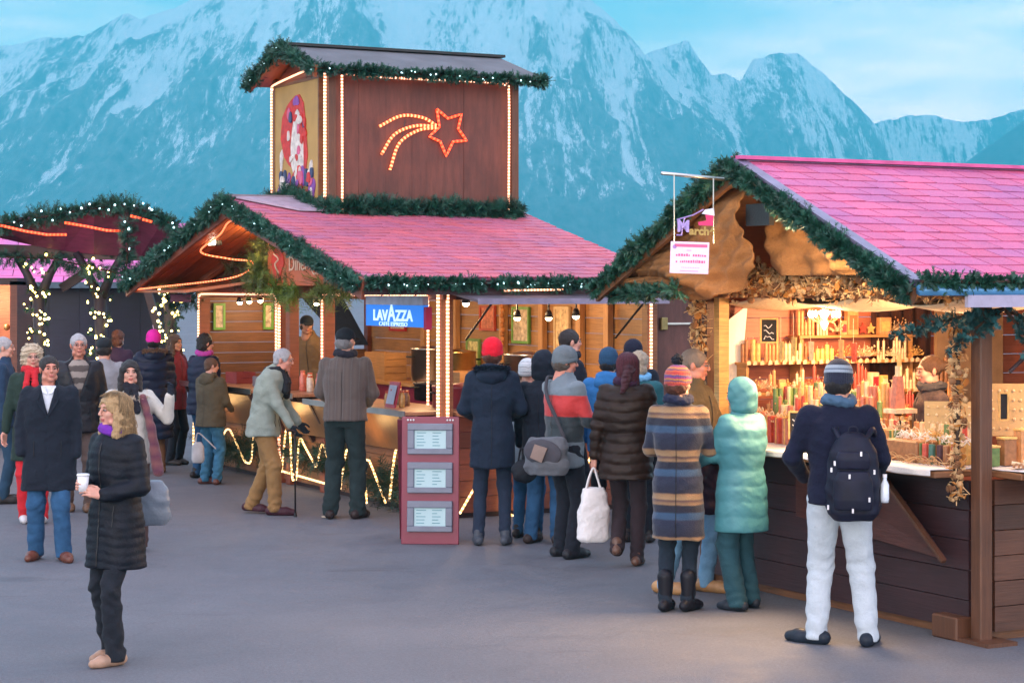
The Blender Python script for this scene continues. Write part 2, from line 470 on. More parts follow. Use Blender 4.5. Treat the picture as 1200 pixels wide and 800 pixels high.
def mountain(name, sky, D0, D1, forest, rock, snow, zsn, seed, gully, rough, nx=520, ny=170, X0=-260, X1=1460, pw=1.25, snowbias=0):
    """terrain rising from distance D0 to a crest at D1 whose height follows the profile (bearing, elevation)"""
    Xs = np.linspace(X0, X1, nx); sx = [p[0] for p in sky]; sy = [p[1] for p in sky]
    prof = np.interp(Xs, sx, sy)
    prof = prof + (fbm(Xs/14, Xs*0+3.3, 4, seed+50)-.5)*7*rough + (fbm(Xs/4, Xs*0+7.3, 3, seed+51)-.5)*3*rough
    s = np.concatenate([np.linspace(0, 1, ny), np.linspace(1.03, 1.4, 14)])
    XX, S = np.meshgrid(Xs, s)
    DD = D0+(D1-D0)*S
    crest = (HY-np.tile(prof, (len(s), 1)))/F*D1
    up = np.where(S <= 1, np.abs(S)**pw, 1-(S-1)*1.6)
    wx = (XX-HX)/F*DD
    q = (fbm(wx/900, DD/900, 3, seed+3)-.5)
    r1 = ridged(wx/620+q*1.1, DD/1500+q, 5, seed)
    r2 = ridged(wx/gully+q*2, DD/1300+S*1.5, 4, seed+9)
    r3 = fbm(wx/60, DD/160, 4, seed+20)
    env = np.clip(S*1.0, 0, 1)*np.clip((1.0-S)*3.2+.02, 0, 1)
    env = np.where(S > 1, .1, env)
    Z = crest*up + env*((r1-.5)*330+(r2-.45)*150+(r3-.5)*46)*rough
    Z = np.where(S <= .02, -5, Z)
    # snow: lies high up and in gullies (low r2), shed from the sharp ribs
    gz = np.gradient(Z, axis=1)
    hz = (Z-zsn)/520
    sn = .40+snowbias+np.clip(hz, -1.0, .45)*.6+(.5-r2)*.95+(r3-.5)*.5+(.5-r1)*.3
    streak = ridged(wx/(gully*.6)+q*3+40, DD/3200, 3, seed+33)
    sn = np.where(hz < .1, sn+np.clip((streak-.72)*3.2, 0, .6)*np.clip(1.1+hz, 0, 1), sn)
    nyy = len(s); n = nx*nyy
    V = np.stack([wx, DD, Z], -1).reshape(-1, 3)
    idx = np.arange(n).reshape(nyy, nx)
    Q = np.stack([idx[:-1, :-1], idx[:-1, 1:], idx[1:, 1:], idx[1:, :-1]], -1).reshape(-1, 4)
    me = np_mesh(name, V, Q, True)
    at = me.attributes.new('snow', 'FLOAT', 'POINT'); at.data.foreach_set('value', sn.reshape(-1).astype(np.float32))
    me.materials.append(rock_mat(name+' rock and snow', forest, rock, snow, zsn-650, zsn-150))
    o = bpy.data.objects.new(name, me); COL.objects.link(o); tag(o, kind='structure'); return o
def np_mesh(name, V, Q, smooth=True):
    me = bpy.data.meshes.new(name); V = np.asarray(V, np.float32); Q = np.asarray(Q, np.int32); k = Q.shape[1]
    me.vertices.add(len(V)); me.vertices.foreach_set('co', V.reshape(-1))
    me.loops.add(Q.size); me.loops.foreach_set('vertex_index', Q.reshape(-1))
    me.polygons.add(len(Q)); me.polygons.foreach_set('loop_start', np.arange(0, Q.size, k, dtype=np.int32))
    try: me.polygons.foreach_set('loop_total', np.full(len(Q), k, np.int32))
    except Exception: pass
    me.polygons.foreach_set('use_smooth', np.full(len(Q), smooth))
    me.update(calc_edges=True); me.validate(); return me
FOREST, ROCK, SNOW = (.035, .05, .06), (.11, .12, .13), (.8, .82, .85)
mountain('mountain_range', [(-300,70),(0,54),(50,44),(100,42),(122,28),(150,14),(166,22),(215,4),(260,-12),(320,-55),(400,-75),(450,-40),(525,-6),(560,-30),(640,-60),(690,-2),(720,22),(738,42),(756,62),(790,92),(840,120),(900,165),(960,190),(1040,205),(1460,225)],
         3500, 5700, FOREST, ROCK, SNOW, 480, 11, 120, 1.0, 620, 200, pw=1.15)
mountain('mountain_peaks', [(-300,200),(700,150),(740,80),(760,60),(785,52),(806,46),(818,66),(835,88),(850,84),(868,96),(882,70),(905,63),(935,62),(962,82),(1000,118),(1032,152),(1062,188),(1120,210),(1460,240)],
         4600, 5900, FOREST, ROCK, SNOW, 560, 5, 150, .8, 520, 150, pw=1.1, snowbias=.14)
mountain('distant_mountains', [(-300,240),(900,170),(1000,150),(1030,142),(1060,136),(1090,132),(1120,142),(1160,140),(1200,128),(1300,120),(1460,140)],
         5600, 6300, FOREST, ROCK, SNOW, 820, 21, 220, .8, 260, 80, X0=800, X1=1460, snowbias=.45)
mountain('wooded_hill', [(700,260),(900,232),(1000,205),(1080,196),(1130,190),(1165,165),(1200,140),(1300,90),(1460,60)],
         3000, 4600, FOREST, (.05,.06,.07), SNOW, 900, 31, 150, .45, 300, 90, X0=800, X1=1460, snowbias=-.35)

# ================================================================ stall helpers
AX = math.atan2(2400, 4550)
def stall_m(x, y, a=AX):
    M = Matrix.Rotation(a, 4, 'Z'); M.translation = (x, y, 0); return M
def boards(mb, axis, c, a0, a1, z0, z1, w=.14, th=.03, upright=False, mi=0, gap=.006):
    """board wall at plane axis=c spanning a0..a1 sideways and z0..z1 up"""
    if upright:
        n = max(1, round((a1-a0)/w)); ws = (a1-a0)/n
        for i in range(n):
            j = (random.random()-.5)*.006
            A0, A1 = a0+i*ws+gap/2, a0+(i+1)*ws-gap/2
            if axis == 'x': mb.box(c-th/2+j, c+th/2+j, A0, A1, z0, z1, mi)
            else: mb.box(A0, A1, c-th/2+j, c+th/2+j, z0, z1, mi)
    else:
        n = max(1, round((z1-z0)/w)); ws = (z1-z0)/n
        for i in range(n):
            j = (random.random()-.5)*.006
            Z0, Z1 = z0+i*ws+gap/2, z0+(i+1)*ws-gap/2
            if axis == 'x': mb.box(c-th/2+j, c+th/2+j, a0, a1, Z0, Z1, mi)
            else: mb.box(a0, a1, c-th/2+j, c+th/2+j, Z0, Z1, mi)
def shingle_mat(name, a, bcol, gapc):
    m, nt, b = new_mat(name)
    g = N(nt, 'ShaderNodeNewGeometry')
    c1 = ramp(nt, [(0, a), (.55, bcol), (1, tuple(min(1, x*1.12) for x in a))], g.outputs['Random Per Island'])
    v = coords(nt); f = noise(nt, v, 90, 3); f2 = noise(nt, v, 1.3, 5, .6)
    c1 = mixc(nt, 1.0, c1, ramp(nt, [(.3, (.8,.78,.8)), (.7, (1.12,1.1,1.1))], f), 'MULTIPLY')
    c1 = mixc(nt, 1.0, c1, ramp(nt, [(.3, (.72,.82,.95)), (.65, (1.1,1.03,.98))], f2), 'MULTIPLY')  # broad lilac-blue patches put a sky reflection into the tile colour
    nt.links.new(c1, b.inputs['Base Color']); setin(b, Roughness=.62); bump(nt, b, f, .003)
    return m
def shingles(mb, P0, along, down, L, W, tw=.33, rh=.18, jit=.02):
    """tiles laid in courses from the eave up; P0 top corner, along ridge, down the slope"""
    al = Vector(along).normalized(); dn = Vector(down).normalized(); up = al.cross(dn)
    if up.z < 0: up = -up
    n = math.ceil(W/rh)
    for i in range(n):
        t0 = W-(i+1)*rh; t1 = W-i*rh-.004
        t0 = max(0, t0)
        off = -(i % 2)*tw*.5-random.random()*.05; x = off
        while x < L:
            w = tw*(.88+.24*random.random()); x0 = max(0, x+.007); x1 = min(L, x+w-.007)
            if x1-x0 > .03:
                sk = .05; lift = .010+.003*random.random(); j = (random.random()-.5)*jit
                a = P0+al*x0+dn*t0+up*.006; b_ = P0+al*x1+dn*t0+up*.006
                c_ = P0+al*min(L, x1+sk)+dn*(t1+j)+up*lift; d_ = P0+al*min(L, x0+sk)+dn*(t1-j)+up*lift
                th = up*.012
                mb.add([a, b_, c_, d_, a+th, b_+th, c_+th, d_+th],
                       [(0,1,2,3),(7,6,5,4),(0,4,5,1),(1,5,6,2),(2,6,7,3),(3,7,4,0)], 0)
            x += w
def rope(label, pts, M, mat, r=.014, parent=None, cat='rope light', group=None, name='rope_light'):
    o = MB().tube(pts, r, 7).build(name, mat, parent=parent, smooth=True, M=M)
    if parent is None: tag(o, label, cat, group)
    return o
R_WARM = rope_mat('warm rope light', (1.0, .30, .13), (1.0, .62, .42), 2.3, .036, .35)
R_RED = rope_mat('red rope light', (1.0, .05, .015), (1.0, .12, .04), 1.8, .05, .5)
R_ORANGE = rope_mat('orange rope light', (1.0, .13, .04), (1.0, .26, .12), 1.9, .05, .5)
R_YEL = rope_mat('yellow rope light', (1.0, .5, .15), (1.0, .72, .35), 2.4, .045, .4)
L_WHITE = glow('cool fairy bulb', (.55, .9, 1.0), 3)
L_GOLD = glow('gold fairy bulb', (1.0, .72, .18), 7)
L_WARM = glow('warm bulb glass', (1.0, .78, .45), 14)
WARM = (1.0, .62, .30)
# ================================================================ CENTRE STALL (local: x along the ridge, y along the gable front)
MC = stall_m(-.65, 20.0)
CW, CL = 7.1, 2.35
RY, RZ, EZ = 3.42, 3.22, 2.33
cs = empty('market_chalet', 'large wooden food chalet with pink tiled roof and rope lit openings', 'market stall', M=MC)
def P_(b, n, m, **k): return b.build(n, m, parent=cs, **k)
# floor and outer walls below the counters
P_(MB().box(.03, CL, .03, CW, .0, .22), 'floor', M_DARKWOOD)
b = MB(); boards(b, 'x', 0, 0, CW, .05, 1.0, .16, .04); P_(b, 'front_panel', M_OAK)
b = MB(); boards(b, 'y', 0, .06, CL, .05, 1.0, .16, .04); P_(b, 'side_panel', M_REDWOOD)
b = MB(); boards(b, 'x', CL, 0, CW, .1, 2.6, .17, .04); P_(b, 'back_wall', M_PINE)
# far end wall: boards with an open window in its inner half
b = MB(); boards(b, 'y', CW, 0, 1.02, .1, 2.75, .13, .04); boards(b, 'y', CW, 1.02, CL, .1, 1.45, .13, .04)
P_(b, 'end_wall', M_OAK)
# posts
for i, (x, y, w_) in enumerate([(0, .02, .13), (0, 2.98, .13), (0, 4.02, .12), (0, 4.3, .13), (0, CW-.02, .13), (CL, .02, .12), (CL-.02, CW, .12), (1.05, CW, .1)]):
    P_(MB().box(x-w_/2, x+w_/2, y-w_/2, y+w_/2, .0, 2.36), 'post', M_REDWOOD if y > .1 else M_OAK, bevel=.006)
# lintels and gable infill
P_(MB().box(-.07, .07, -.1, CW+.1, 2.14, 2.36), 'lintel', M_REDWOOD, bevel=.006)
P_(MB().box(.08, CL+.1, -.07, .07, 2.14, 2.33), 'lintel', M_DARKWOOD, bevel=.006)
def roofz(y): return EZ+(RZ-EZ)*(1-abs(y-RY)/(RY+.3))
b = MB(); n = 26
for i in range(n):
    y0 = CW*i/n; y1 = CW*(i+1)/n-.008; z0, z1 = roofz(y0)-.06, roofz(y1)-.06
    b.prism([(-.015, y0, 2.36), (-.015, y1, 2.36), (-.015, y1, max(2.37, z1)), (-.015, y0, max(2.37, z0))], (.03, 0, 0))
P_(b, 'gable_infill', M_DARKWOOD_V)
# roof: deck, tiles, bargeboards, fascia
XA, XB = -1.0, 2.42
rf = empty('roof'); rf.parent = cs
b = MB()
for ye in (-.3, CW+.04):
    b.prism([(XA, RY, RZ-.03), (XB, RY, RZ-.03), (XB, ye, EZ-.03), (XA, ye, EZ-.03)], (0, 0, .035))
b.build('roof_deck', M_REDWOOD, rf)
SH_P = shingle_mat('pink roof tiles', (.56, .125, .16), (.48, .14, .24), 0)
b = MB(); sl = math.hypot(RY+.3, RZ-EZ)
b.prism([(XA, RY, RZ+.012), (XB, RY, RZ+.012), (XB, -.3, EZ+.012), (XA, -.3, EZ+.012)], (0, 0, -.006), 1)
shingles(b, Vector((XA, RY, RZ+.012)), (1,0,0), (0, -(RY+.3), -(RZ-EZ)), XB-XA, sl, .25, .155, .05)
M_GAP = plain('roofing felt', (.26, .07, .16), .8)
b.build('shingles', [SH_P, M_GAP], rf)
b = MB(); b.prism([(XA, RY, RZ+.012), (XB, RY, RZ+.012), (XB, CW+.04, EZ+.012), (XA, CW+.04, EZ+.012)], (0, 0, .02)); b.build('far_roof_slope', SH_P, rf)
b = MB(); b.beam((XA-.02, RY, RZ+.05), (XB+.02, RY, RZ+.05), .22, .03); b.build('ridge_board', plain('grey ridge metal', (.2, .17, .2), .5), rf)
b = MB(); b.prism([(XA+.05, RY-.12, RZ+.02), (XA+1.05, RY-.12, RZ+.02), (XA+1.35, RY-.75, RZ-.13), (XA+.55, RY-.75, RZ-.13)], (0,0,.025)); b.build('metal_flashing', plain('grey lilac flashing', (.34, .28, .36), .5), rf)
for ye in (-.3, CW+.04):
    b = MB(); b.beam((XA, RY, RZ-.09), (XA, ye, EZ-.09), .035, .2, up=(0,0,1)); b.build('bargeboard', M_REDWOOD, rf, bevel=.004)
b = MB(); b.box(XA, XB, -.335, -.305, EZ-.14, EZ+.0); b.build('fascia', M_DARKWOOD, rf)
# boarded soffit closing the overhang: warm orange boards under the left verge
b = MB()
for i in range(9):
    xx = XA+.03+i*.105
    b.prism([(xx, RY, RZ-.1), (xx+.095, RY, RZ-.1), (xx+.095, CW+.02, EZ-.08), (xx, CW+.02, EZ-.08)], (0,0,.02))
b.build('soffit', wood('orange soffit boards', (.42, .12, .04), .5, .25, (24,1.2,1.2)), rf)
# inner boxed eave at the far corner (its rope light zigzags across)
b = MB(); b.prism([(-.96, CW, EZ-.1), (-.96, 5.0, EZ-.1), (-.12, 4.2, EZ+.05), (-.12, CW, EZ-.1)], (0,0,-.03)); b.build('eave_box', wood('orange soffit boards', (.3,.1,.04)), rf)
# counters
M_COUNT = wood('worn counter board', (.34, .17, .1), .35, .3, (24, 1.2, 1.2))
def counter(y0, y1, z=1.07, name='counter', out=.34):
    c = empty(name); c.parent = cs
    MB().box(-out, .45, y0, y1, z-.035, z).build('counter_top', M_COUNT, c, bevel=.005)
    MB().box(-out-.012, -out, y0, y1, z-.05, z+.012).build('counter_edging', M_STEEL, c)
    for yy in (y0+.15, y1-.15):
        b = MB(); b.beam((-.02, yy, .55), (-out+.04, yy, z-.04), .05, .07); b.build('bracket', M_DARKWOOD, c)
counter(.2, 2.85, 1.04); counter(3.15, 4.2, 1.08); counter(4.45, 7.0, 1.07)
c = empty('counter'); c.parent = cs
MB().box(.1, CL-.1, -.3, .3, 1.005, 1.04).build('counter_top', M_COUNT, c, bevel=.005)
# lit tilted boards hanging under the counters (folded-down shutters)
for y0, y1 in ((.35, 2.2), (2.3, 3.9), (4.6, 6.2)):
    b = MB(); b.prism([(-.30, y0, 1.0), (-.30, y1, 1.0), (-.10, y1, .62), (-.10, y0, .62)], (-.02, 0, 0)); P_(b, 'folded_shutter', wood('ply shutter', (.24, .12, .05), .4, .25, (1.2,20,1.2), False), bevel=.003)
# flap awning on the long side
aw = empty('awning_flap'); aw.parent = cs
b = MB(); b.prism([(.0, -.06, 2.2), (2.1, -.06, 2.2), (2.1, -.72, 2.115), (.0, -.72, 2.115)], (0,0,.025)); b.build('flap_board', wood('grey weathered boards', (.12,.1,.13)), aw)
MB().box(-.01, 2.11, -.745, -.72, 2.10, 2.155).build('edge_rail', plain('lilac grey metal edge', (.27,.25,.34), .35, .4), aw)
for x in (.2, 1.9):
    b = MB(); b.tube([(x, -.05, 1.75), (x, -.6, 2.11)], .012, 6); b.build('strut', M_BLACK, aw)
# back shelf, inner partition and pictures are separate things below
# ---------------------------------------------------------------- tower on the roof
TX0, TX1, TY0, TY1, TZ0, TZ1 = -.06, 2.2, 2.74, 4.35, 2.9, 4.62
tw = empty('tower'); tw.parent = cs
b = MB(); boards(b, 'y', TY0, TX0, TX1, TZ0, TZ1, .32, .04, True, gap=.002); 
b.build('tower_wall', wood('stained red brown panel', (.145, .042, .026), .55, .3, (5, 5, .8), False), tw)
b = MB(); boards(b, 'x', TX0, TY0+.03, TY1, TZ0, TZ1, .3, .04, True, gap=.002); b.build('tower_wall', M_REDWOOD, tw)
MB().box(TX0+.03, TX1, TY1-.02, TY1+.02, TZ0, TZ1).build('tower_wall', M_REDWOOD, tw)
MB().box(TX1-.02, TX1+.02, TY0+.03, TY1, TZ0, TZ1).build('tower_wall', M_REDWOOD, tw)
for x, y in ((TX0, TY0), (TX1, TY0), (TX0, TY1)):
    MB().box(x-.045, x+.045, y-.045, y+.045, TZ0, TZ1+.05).build('corner_post', M_OAK_V, tw, bevel=.004)
TRY = (TY0+TY1)/2; TRZ = 4.95
tr = empty('tower_roof'); tr.parent = tw
M_SLATE = plain('grey bitumen roofing', (.105, .11, .125), .75, 0, .2, 3, .003, 50)
for sg, ye in ((-1, TY0-.24), (1, TY1+.2)):
    b = MB(); b.prism([(TX0-.26, TRY, TRZ), (TX1+.24, TRY, TRZ), (TX1+.24, ye, 4.63), (TX0-.26, ye, 4.63)], (0,0,.03)); b.build('roof_slope', M_SLATE, tr)
    b = MB(); b.prism([(TX0-.24, TRY, TRZ-.03), (TX1+.22, TRY, TRZ-.03), (TX1+.22, ye, 4.60), (TX0-.24, ye, 4.60)], (0,0,.02)); b.build('roof_boarding', wood('orange soffit boards', (.3,.1,.04)), tr)
    b = MB(); b.beam((TX0-.27, TRY, TRZ-.04), (TX0-.27, ye, 4.59), .03, .13); b.build('bargeboard', wood('orange soffit boards', (.3,.1,.04)), tr)
b = MB(); b.beam((TX0-.28, TRY, TRZ+.045), (TX1+.28, TRY, TRZ+.045), .14, .03); b.build('ridge_board', M_BLACK, tr)
b = MB(); b.prism([(TX0-.03, TY0, TZ1), (TX0-.03, TY1, TZ1), (TX0-.03, TRY, TRZ-.04)], (.04, 0, 0)); b.build('tower_gable', M_REDWOOD, tr)
b = MB(); b.prism([(TX1-.01, TY0, TZ1), (TX1-.01, TY1, TZ1), (TX1-.01, TRY, TRZ-.04)], (.04, 0, 0)); b.build('tower_gable', M_REDWOOD, tr)
# painted panel on the tower's gable side (plain festive motif)
pp = empty('painted_panel', 'yellow painted panel with red and purple festive shapes on the tower side', 'painted panel', M=MC)
xf = TX0-.05
MB().box(xf-.02, xf+.02, TY0+.18, TY1-.12, TZ0+.22, TZ1-.06).build('board', plain('yellow ochre paint', (.42, .25, .07), .6, 0, .15, 3), pp)
b = MB()
for (a0, a1, c0, c1) in ((TY0+.15, TY1-.09, TZ0+.19, TZ0+.22), (TY0+.15, TY1-.09, TZ1-.06, TZ1-.03), (TY0+.15, TY0+.18, TZ0+.22, TZ1-.06), (TY1-.12, TY1-.09, TZ0+.22, TZ1-.06)):
    b.box(xf-.03, xf+.03, a0, a1, c0, c1)
b.build('frame', M_OAK, pp)
pm = {k: plain('panel paint '+k, v, .6, 0, .3, 14) for k, v in dict(red=(.5,.025,.02), white=(.6,.55,.5), violet=(.2,.06,.3), navy=(.03,.05,.12), pink=(.55,.1,.2), skin=(.6,.3,.18)).items()}
def blot(col, y, z, ry, rz, seed, th=.006, ang=0):
    rnd = random.Random(seed); k = 16; ph = rnd.random()*6
    pts = []
    for j in range(k):
        a = 2*PI*j/k; r = 1+.16*math.sin(2*a+ph)+.13*math.sin(3*a+2*ph)+.08*rnd.random()
        u, v_ = ry*r*math.cos(a), rz*r*math.sin(a)
        pts.append((0, y+u*math.cos(ang)-v_*math.sin(ang), z+u*math.sin(ang)+v_*math.cos(ang)))
    b = MB(); b.prism([(xf-.022, p[1], p[2]) for p in pts], (-th, 0, 0)); b.build('painted_shape', pm[col], pp)
yc = (TY0+TY1)/2+.03; zc = (TZ0+TZ1)/2
blot('red', yc+.02, zc+.2, .34, .5, 1);  blot('white', yc-.05, zc+.1, .16, .42, 3, .009)
blot('violet', yc-.02, zc+.6, .08, .06, 4, .011); blot('red', yc-.02, zc-.38, .22, .22, 5, .010); blot('navy', yc-.08, zc-.66, .3, .09, 6, .012)
for i in range(9): blot(['violet', 'pink', 'white', 'violet'][i % 4], yc-.48+i*.115, zc-.42-.16*random.random(), .09, .12, 10+i, .012+i*.0006)
rq = random.Random(77)
for i in range(34): blot(rq.choice(['red','white','violet','navy','pink','white']), yc-.5+1.0*rq.random(), zc-.72+.5*rq.random(), .03+.04*rq.random(), .03+.05*rq.random(), 60+i, .014+.0005*i)
for i in range(16): blot(rq.choice(['red','white','pink','navy']), yc-.3+.6*rq.random(), zc-.1+.6*rq.random(), .02+.04*rq.random(), .03+.06*rq.random(), 160+i, .014+.0005*i)
for i in range(5): blot(['white', 'violet'][i % 2], yc-.45+i*.22, zc-.2+.04*i*(-1)**i, .045, .11, 30+i, .013)
# comet of red rope light
cm_ = empty('comet_light', 'red neon rope light comet with star and three curved tails', 'rope light', M=MC)
yf = TY0-.045
def tp(X, Y):           # point on the tower's long wall seen at this bearing
    o = MC.inverted() @ Vector((0, 0, CZ)); q = MC.inverted() @ px(X, Y, 10); d = q-o
    t = (yf-o.y)/d.y; r = o+d*t; return (r.x, yf, r.z)
star = [tp(*p) for p in [(512,128),(525,139),(541,134),(537,151),(547,165),(531,166),(523,183),(516,166),(503,160),(515,149)]]
cc = sum((Vector(s_) for s_ in star), Vector())/10
MB().tube(arc_pts(star+[star[0]], .05), .014, 7).build('star_outline', R_RED, cm_, smooth=True)
for ctrl in ([(511,147),(495,138),(470,136),(445,148)], [(511,148),(485,148),(462,158),(447,181)], [(511,150),(490,153),(468,168),(457,199)]):
    MB().tube(smooth_path([tp(*p) for p in ctrl], 14), .016, 7).build('tail', rope_mat('amber rope light', (1,.10,.03),(1,.36,.14),2.2), cm_, smooth=True)
MB().tube([tp(475,141), tp(470,165)], .005, 5).build('hanger_wire', M_BLACK, cm_)

# rope lights of the tower
def rl(pts, label, mat=None, r=.015): return rope(label, pts, MC, mat or R_WARM, r*.82, group=None)
xo = TX0-.07; yo = TY0-.075
rl(smooth_path([(xo, TY1+.0, 3.0), (xo, TY1+.0, 4.4), (xo, TY1-.02, 4.55), (xo, TY1-.15, 4.61), (xo, TY0+.3, 4.70)], 30), 'warm rope light up the left edge of the roof tower')
rl(smooth_path([(xo, TY0+.0, 4.6), (xo, TY0+.0, 3.0)], 60), 'warm rope light down the tower corner beside the painted panel', r=.02)
rl(smooth_path([(TX0+.10, yo, 4.58), (TX0+.10, yo, 3.05), (TX0+.05, yo, 2.98), (TX0-.04, yo, 2.96)], 40), 'warm rope light down the tower wall just right of its corner')
rl(smooth_path([(TX0+.12, yo, 4.6), (TX0+.6, yo, 4.58), (TX1-.35, yo, 4.585), (TX1-.16, yo, 4.565), (TX1-.1, yo, 4.48), (TX1-.1, yo, 3.0), (TX1-.06, yo, 2.93), (TX1+.03, yo, 2.9)], 24), 'warm rope light along the tower eave and down its right edge')

# garlands of centre stall
FL = (26, L_WHITE)
garland('fir garland with white fairy lights on the right slope of the large gable', [(XA-.07, RY, RZ-.02), (XA-.07, -.3, EZ-.05)], .042, 480, MC, (9, L_WHITE), face=(-1,-.5,-.3), twig=.09, lneed=(.03,.06))
garland('fir garland with white fairy lights on the left slope of the large gable', [(XA-.07, RY, RZ-.02), (XA-.07, CW+.06, EZ-.08)], .042, 440, MC, (8, L_WHITE), face=(-1,-.5,0), twig=.09, lneed=(.03,.06))
garland('fir garland with fairy lights along the long eave of the pink roof', [(XA, -.36, EZ-.03), (XB-.0, -.36, EZ-.03)], .035, 420, MC, (8, L_WHITE), face=(0,-1,-.5), twig=.075, lneed=(.03,.05))
garland('fir garland along the long eave of the roof tower', [(TX0-.26, TY0-.26, 4.62), (TX1+.26, TY0-.26, 4.61), (TX1+.27, TY0+.05, 4.66)], .034, 440, MC, (5, L_WHITE), twig=.075, lneed=(.03,.055))
garland('fir garland with fairy lights over the small gable of the tower', [(TX0-.30, TY0-.26, 4.62), (TX0-.30, TRY, TRZ+.0), (TX0-.30, TY1+.22, 4.6)], .045, 440, MC, (8, L_WHITE), face=(-1,-.6,0), twig=.09, lneed=(.03,.06))
garland('unlit fir garland round the foot of the roof tower', [(TX0-.12, TY1, 3.2), (TX0-.12, TRY, 3.27), (TX0-.1, TY0-.08, 3.13), (TX1+.05, TY0-.12, 3.13)], .07, 420, MC, None)

# rope lights round the openings
RO = []
def opening(y0, y1, lab, z0=.95, zt=2.18, x=-.085, right=True, left=True, base=None):
    pts = []
    if left: pts += [(x, y1, z0), (x, y1, zt-.12), (x, y1-.04, zt-.03), (x, y1-.14, zt)]
    else: pts += [(x, y1, zt)]
    pts += [(x, (y0+y1)/2, zt)]
    if right: pts += [(x, y0+.14, zt), (x, y0+.04, zt-.03), (x, y0, zt-.12), (x, y0, z0)]
    rl(smooth_path(pts, 12), lab)
opening(4.32, 7.04, 'warm rope light framing the far left serving hatch', .95)
opening(.22, 2.93, 'warm rope light framing the hatch of the blue coffee sign', 1.1)
rl(smooth_path([(-.09, -.02, 2.2), (-.09, -.02, .3)], 40), 'warm rope light up the lit corner post, left strand', r=.02)
rl(smooth_path([(-.02, -.09, 2.2), (-.02, -.09, .3)], 40), 'warm rope light up the lit corner post, right strand', r=.02)
rl(smooth_path([(-.085, 4.22, 2.1), (-.085, 4.22, .45), (-.1, 4.1, .2)], 30), 'warm rope light down the post between hatches to the ground', r=.02)
rl([(2.3, -.09, 2.2), (2.3, -.09, 1.2)], 'short warm rope light beside the closed brown shutter', r=.018)
rl([(.45, -.38, EZ-.1), (1.1, -.38, EZ-.09)], 'short warm rope light strung under the long eave, middle', r=.011)
rl([(1.8, -.38, EZ-.1), (2.35, -.38, EZ-.09)], 'short warm rope light under the long eave, right end', r=.011)
# red rope zigzag under the left soffit
rl(smooth_path([(-.95, 3.25, 3.02), (-.9, 3.7, 2.98), (-.85, 4.1, 2.86), (-.8, 4.9, 2.68), (-.45, 4.9, 2.6), (-.3, 4.5, 2.55), (-.45, 4.75, 2.38), (-.9, 6.1, 2.27), (-.97, 7.05, 2.24), (-.97, 7.08, 2.29)], 10), 'orange rope light zigzagging under the big left soffit', R_ORANGE, .012)
# wavy rope lights over the base
def wave(y0, y1, n, z0, z1, lab, x=-.11, ax='x', yfix=0, seed=1, mat=R_YEL):
    rnd = random.Random(seed); ctrl = []
    for i in range(2*n+1):
        t = i/(2*n); y = y0+(y1-y0)*t; z = (z1 if i % 2 else z0)+(rnd.random()-.5)*.24
        yy = y + (rnd.random()-.5)*.3*(1 if 0 < i < 2*n else 0)
        ctrl.append((x+.02*rnd.random(), yy, z) if ax == 'x' else (yy, yfix, z))
        if 0 < i < 2*n:
            w_ = (y1-y0)/(2*n)*.28; q = ctrl[-1]; ctrl.pop()
            dz = .05 if i % 2 == 0 else -.05
            for sg_, zz_ in ((-1, z+dz), (0, z), (1, z+dz)): ctrl.append((q[0], q[1]+w_*sg_, zz_) if ax == 'x' else (q[0]+w_*sg_, yfix, zz_))
    return rl(smooth_path(ctrl, 12), lab, mat, .014)
wave(6.3, 4.3, 2, .12, .62, 'wavy warm rope light on the base by the boy', seed=2)
wave(4.1, 2.6, 3, .2, .62, 'wavy warm rope light on the base behind the cane', seed=3)
wave(2.4, 1.2, 2, .06, .42, 'wavy warm rope light on the base by the board', seed=5)
rl(smooth_path([(-.1, 1.1, .1), (-.1, .95, .6), (-.1, .72, .72), (-.1, .55, .5), (-.1, .62, .15), (-.1, .45, .05)], 12), 'tall looped rope light just left of the menu board', R_YEL)
rl(smooth_path([(-.13, 4.1, .16), (-.13, 2.6, .12)], 20), 'straight warm rope light low on the base', R_YEL)
rl(smooth_path([(-.1, 7.2, .2), (-.1, 7.15, .6), (-.1, 6.9, .75), (-.1, 6.8, .4), (-.1, 6.65, .2)], 12), 'looped rope light at the far left end of the base', R_YEL)
wave(.12, 2.0, 3, .12, .62, 'wavy rope light on the long side behind the red hat', ax='y', yfix=-.07, seed=8)
# fir branches stuffed along the base
for (y0, y1, z) in ((4.4, 6.9, .4), (2.4, 4.1, .45), (.3, 2.3, .35)):
    garland('dark fir branches along the stall base, %s' % {4.4: 'beside the boy', 2.4: 'behind the man with the cane', .3: 'beside the menu board'}[y0], [(-.05, y0, z), (-.05, (y0+y1)/2, z-.12), (-.05, y1, z)], .16, 130, MC, None, cat='fir branches', lneed=(.06, .13), twig=.2, mat=foliage('dusky fir', (.012,.05,.03)))
# greenery in the gable
def bunch(label, c, R, n, M, mat, cat='fir bunch', lneed=(.06,.12), twig=.2, droop=.4, parent=None):
    mb = MB(); c = Vector(c)
    for _ in range(n):
        e = Vector(RNG.normal(size=3)); e.normalize(); q = c+Vector((e.x*R[0], e.y*R[1], e.z*R[2]))*(RNG.random()**.5)
        needles(mb, [q, q+Vector((.05, 0, .0))], .05, 60, 0, lneed, twig, droop=droop)
    o = mb.build('fir_bunch', [mat], M=M)
    return tag(o, label, cat)
bunch('large dark fir bunch hanging in the big gable', (-.2, 4.75, 2.52), (.12, .95, .22), 80, MC, foliage('gable fir', (.05,.06,.025)))
bunch('yellow green fir spray left of the orange name board', (-.4, 4.15, 2.45), (.1, .3, .26), 50, MC, M_FIRWARM)
bunch('green fir tuft below the left of the name board', (-.35, 3.5, 2.27), (.1, .5, .08), 44, MC, foliage('bright fir', (.10,.17,.02)))
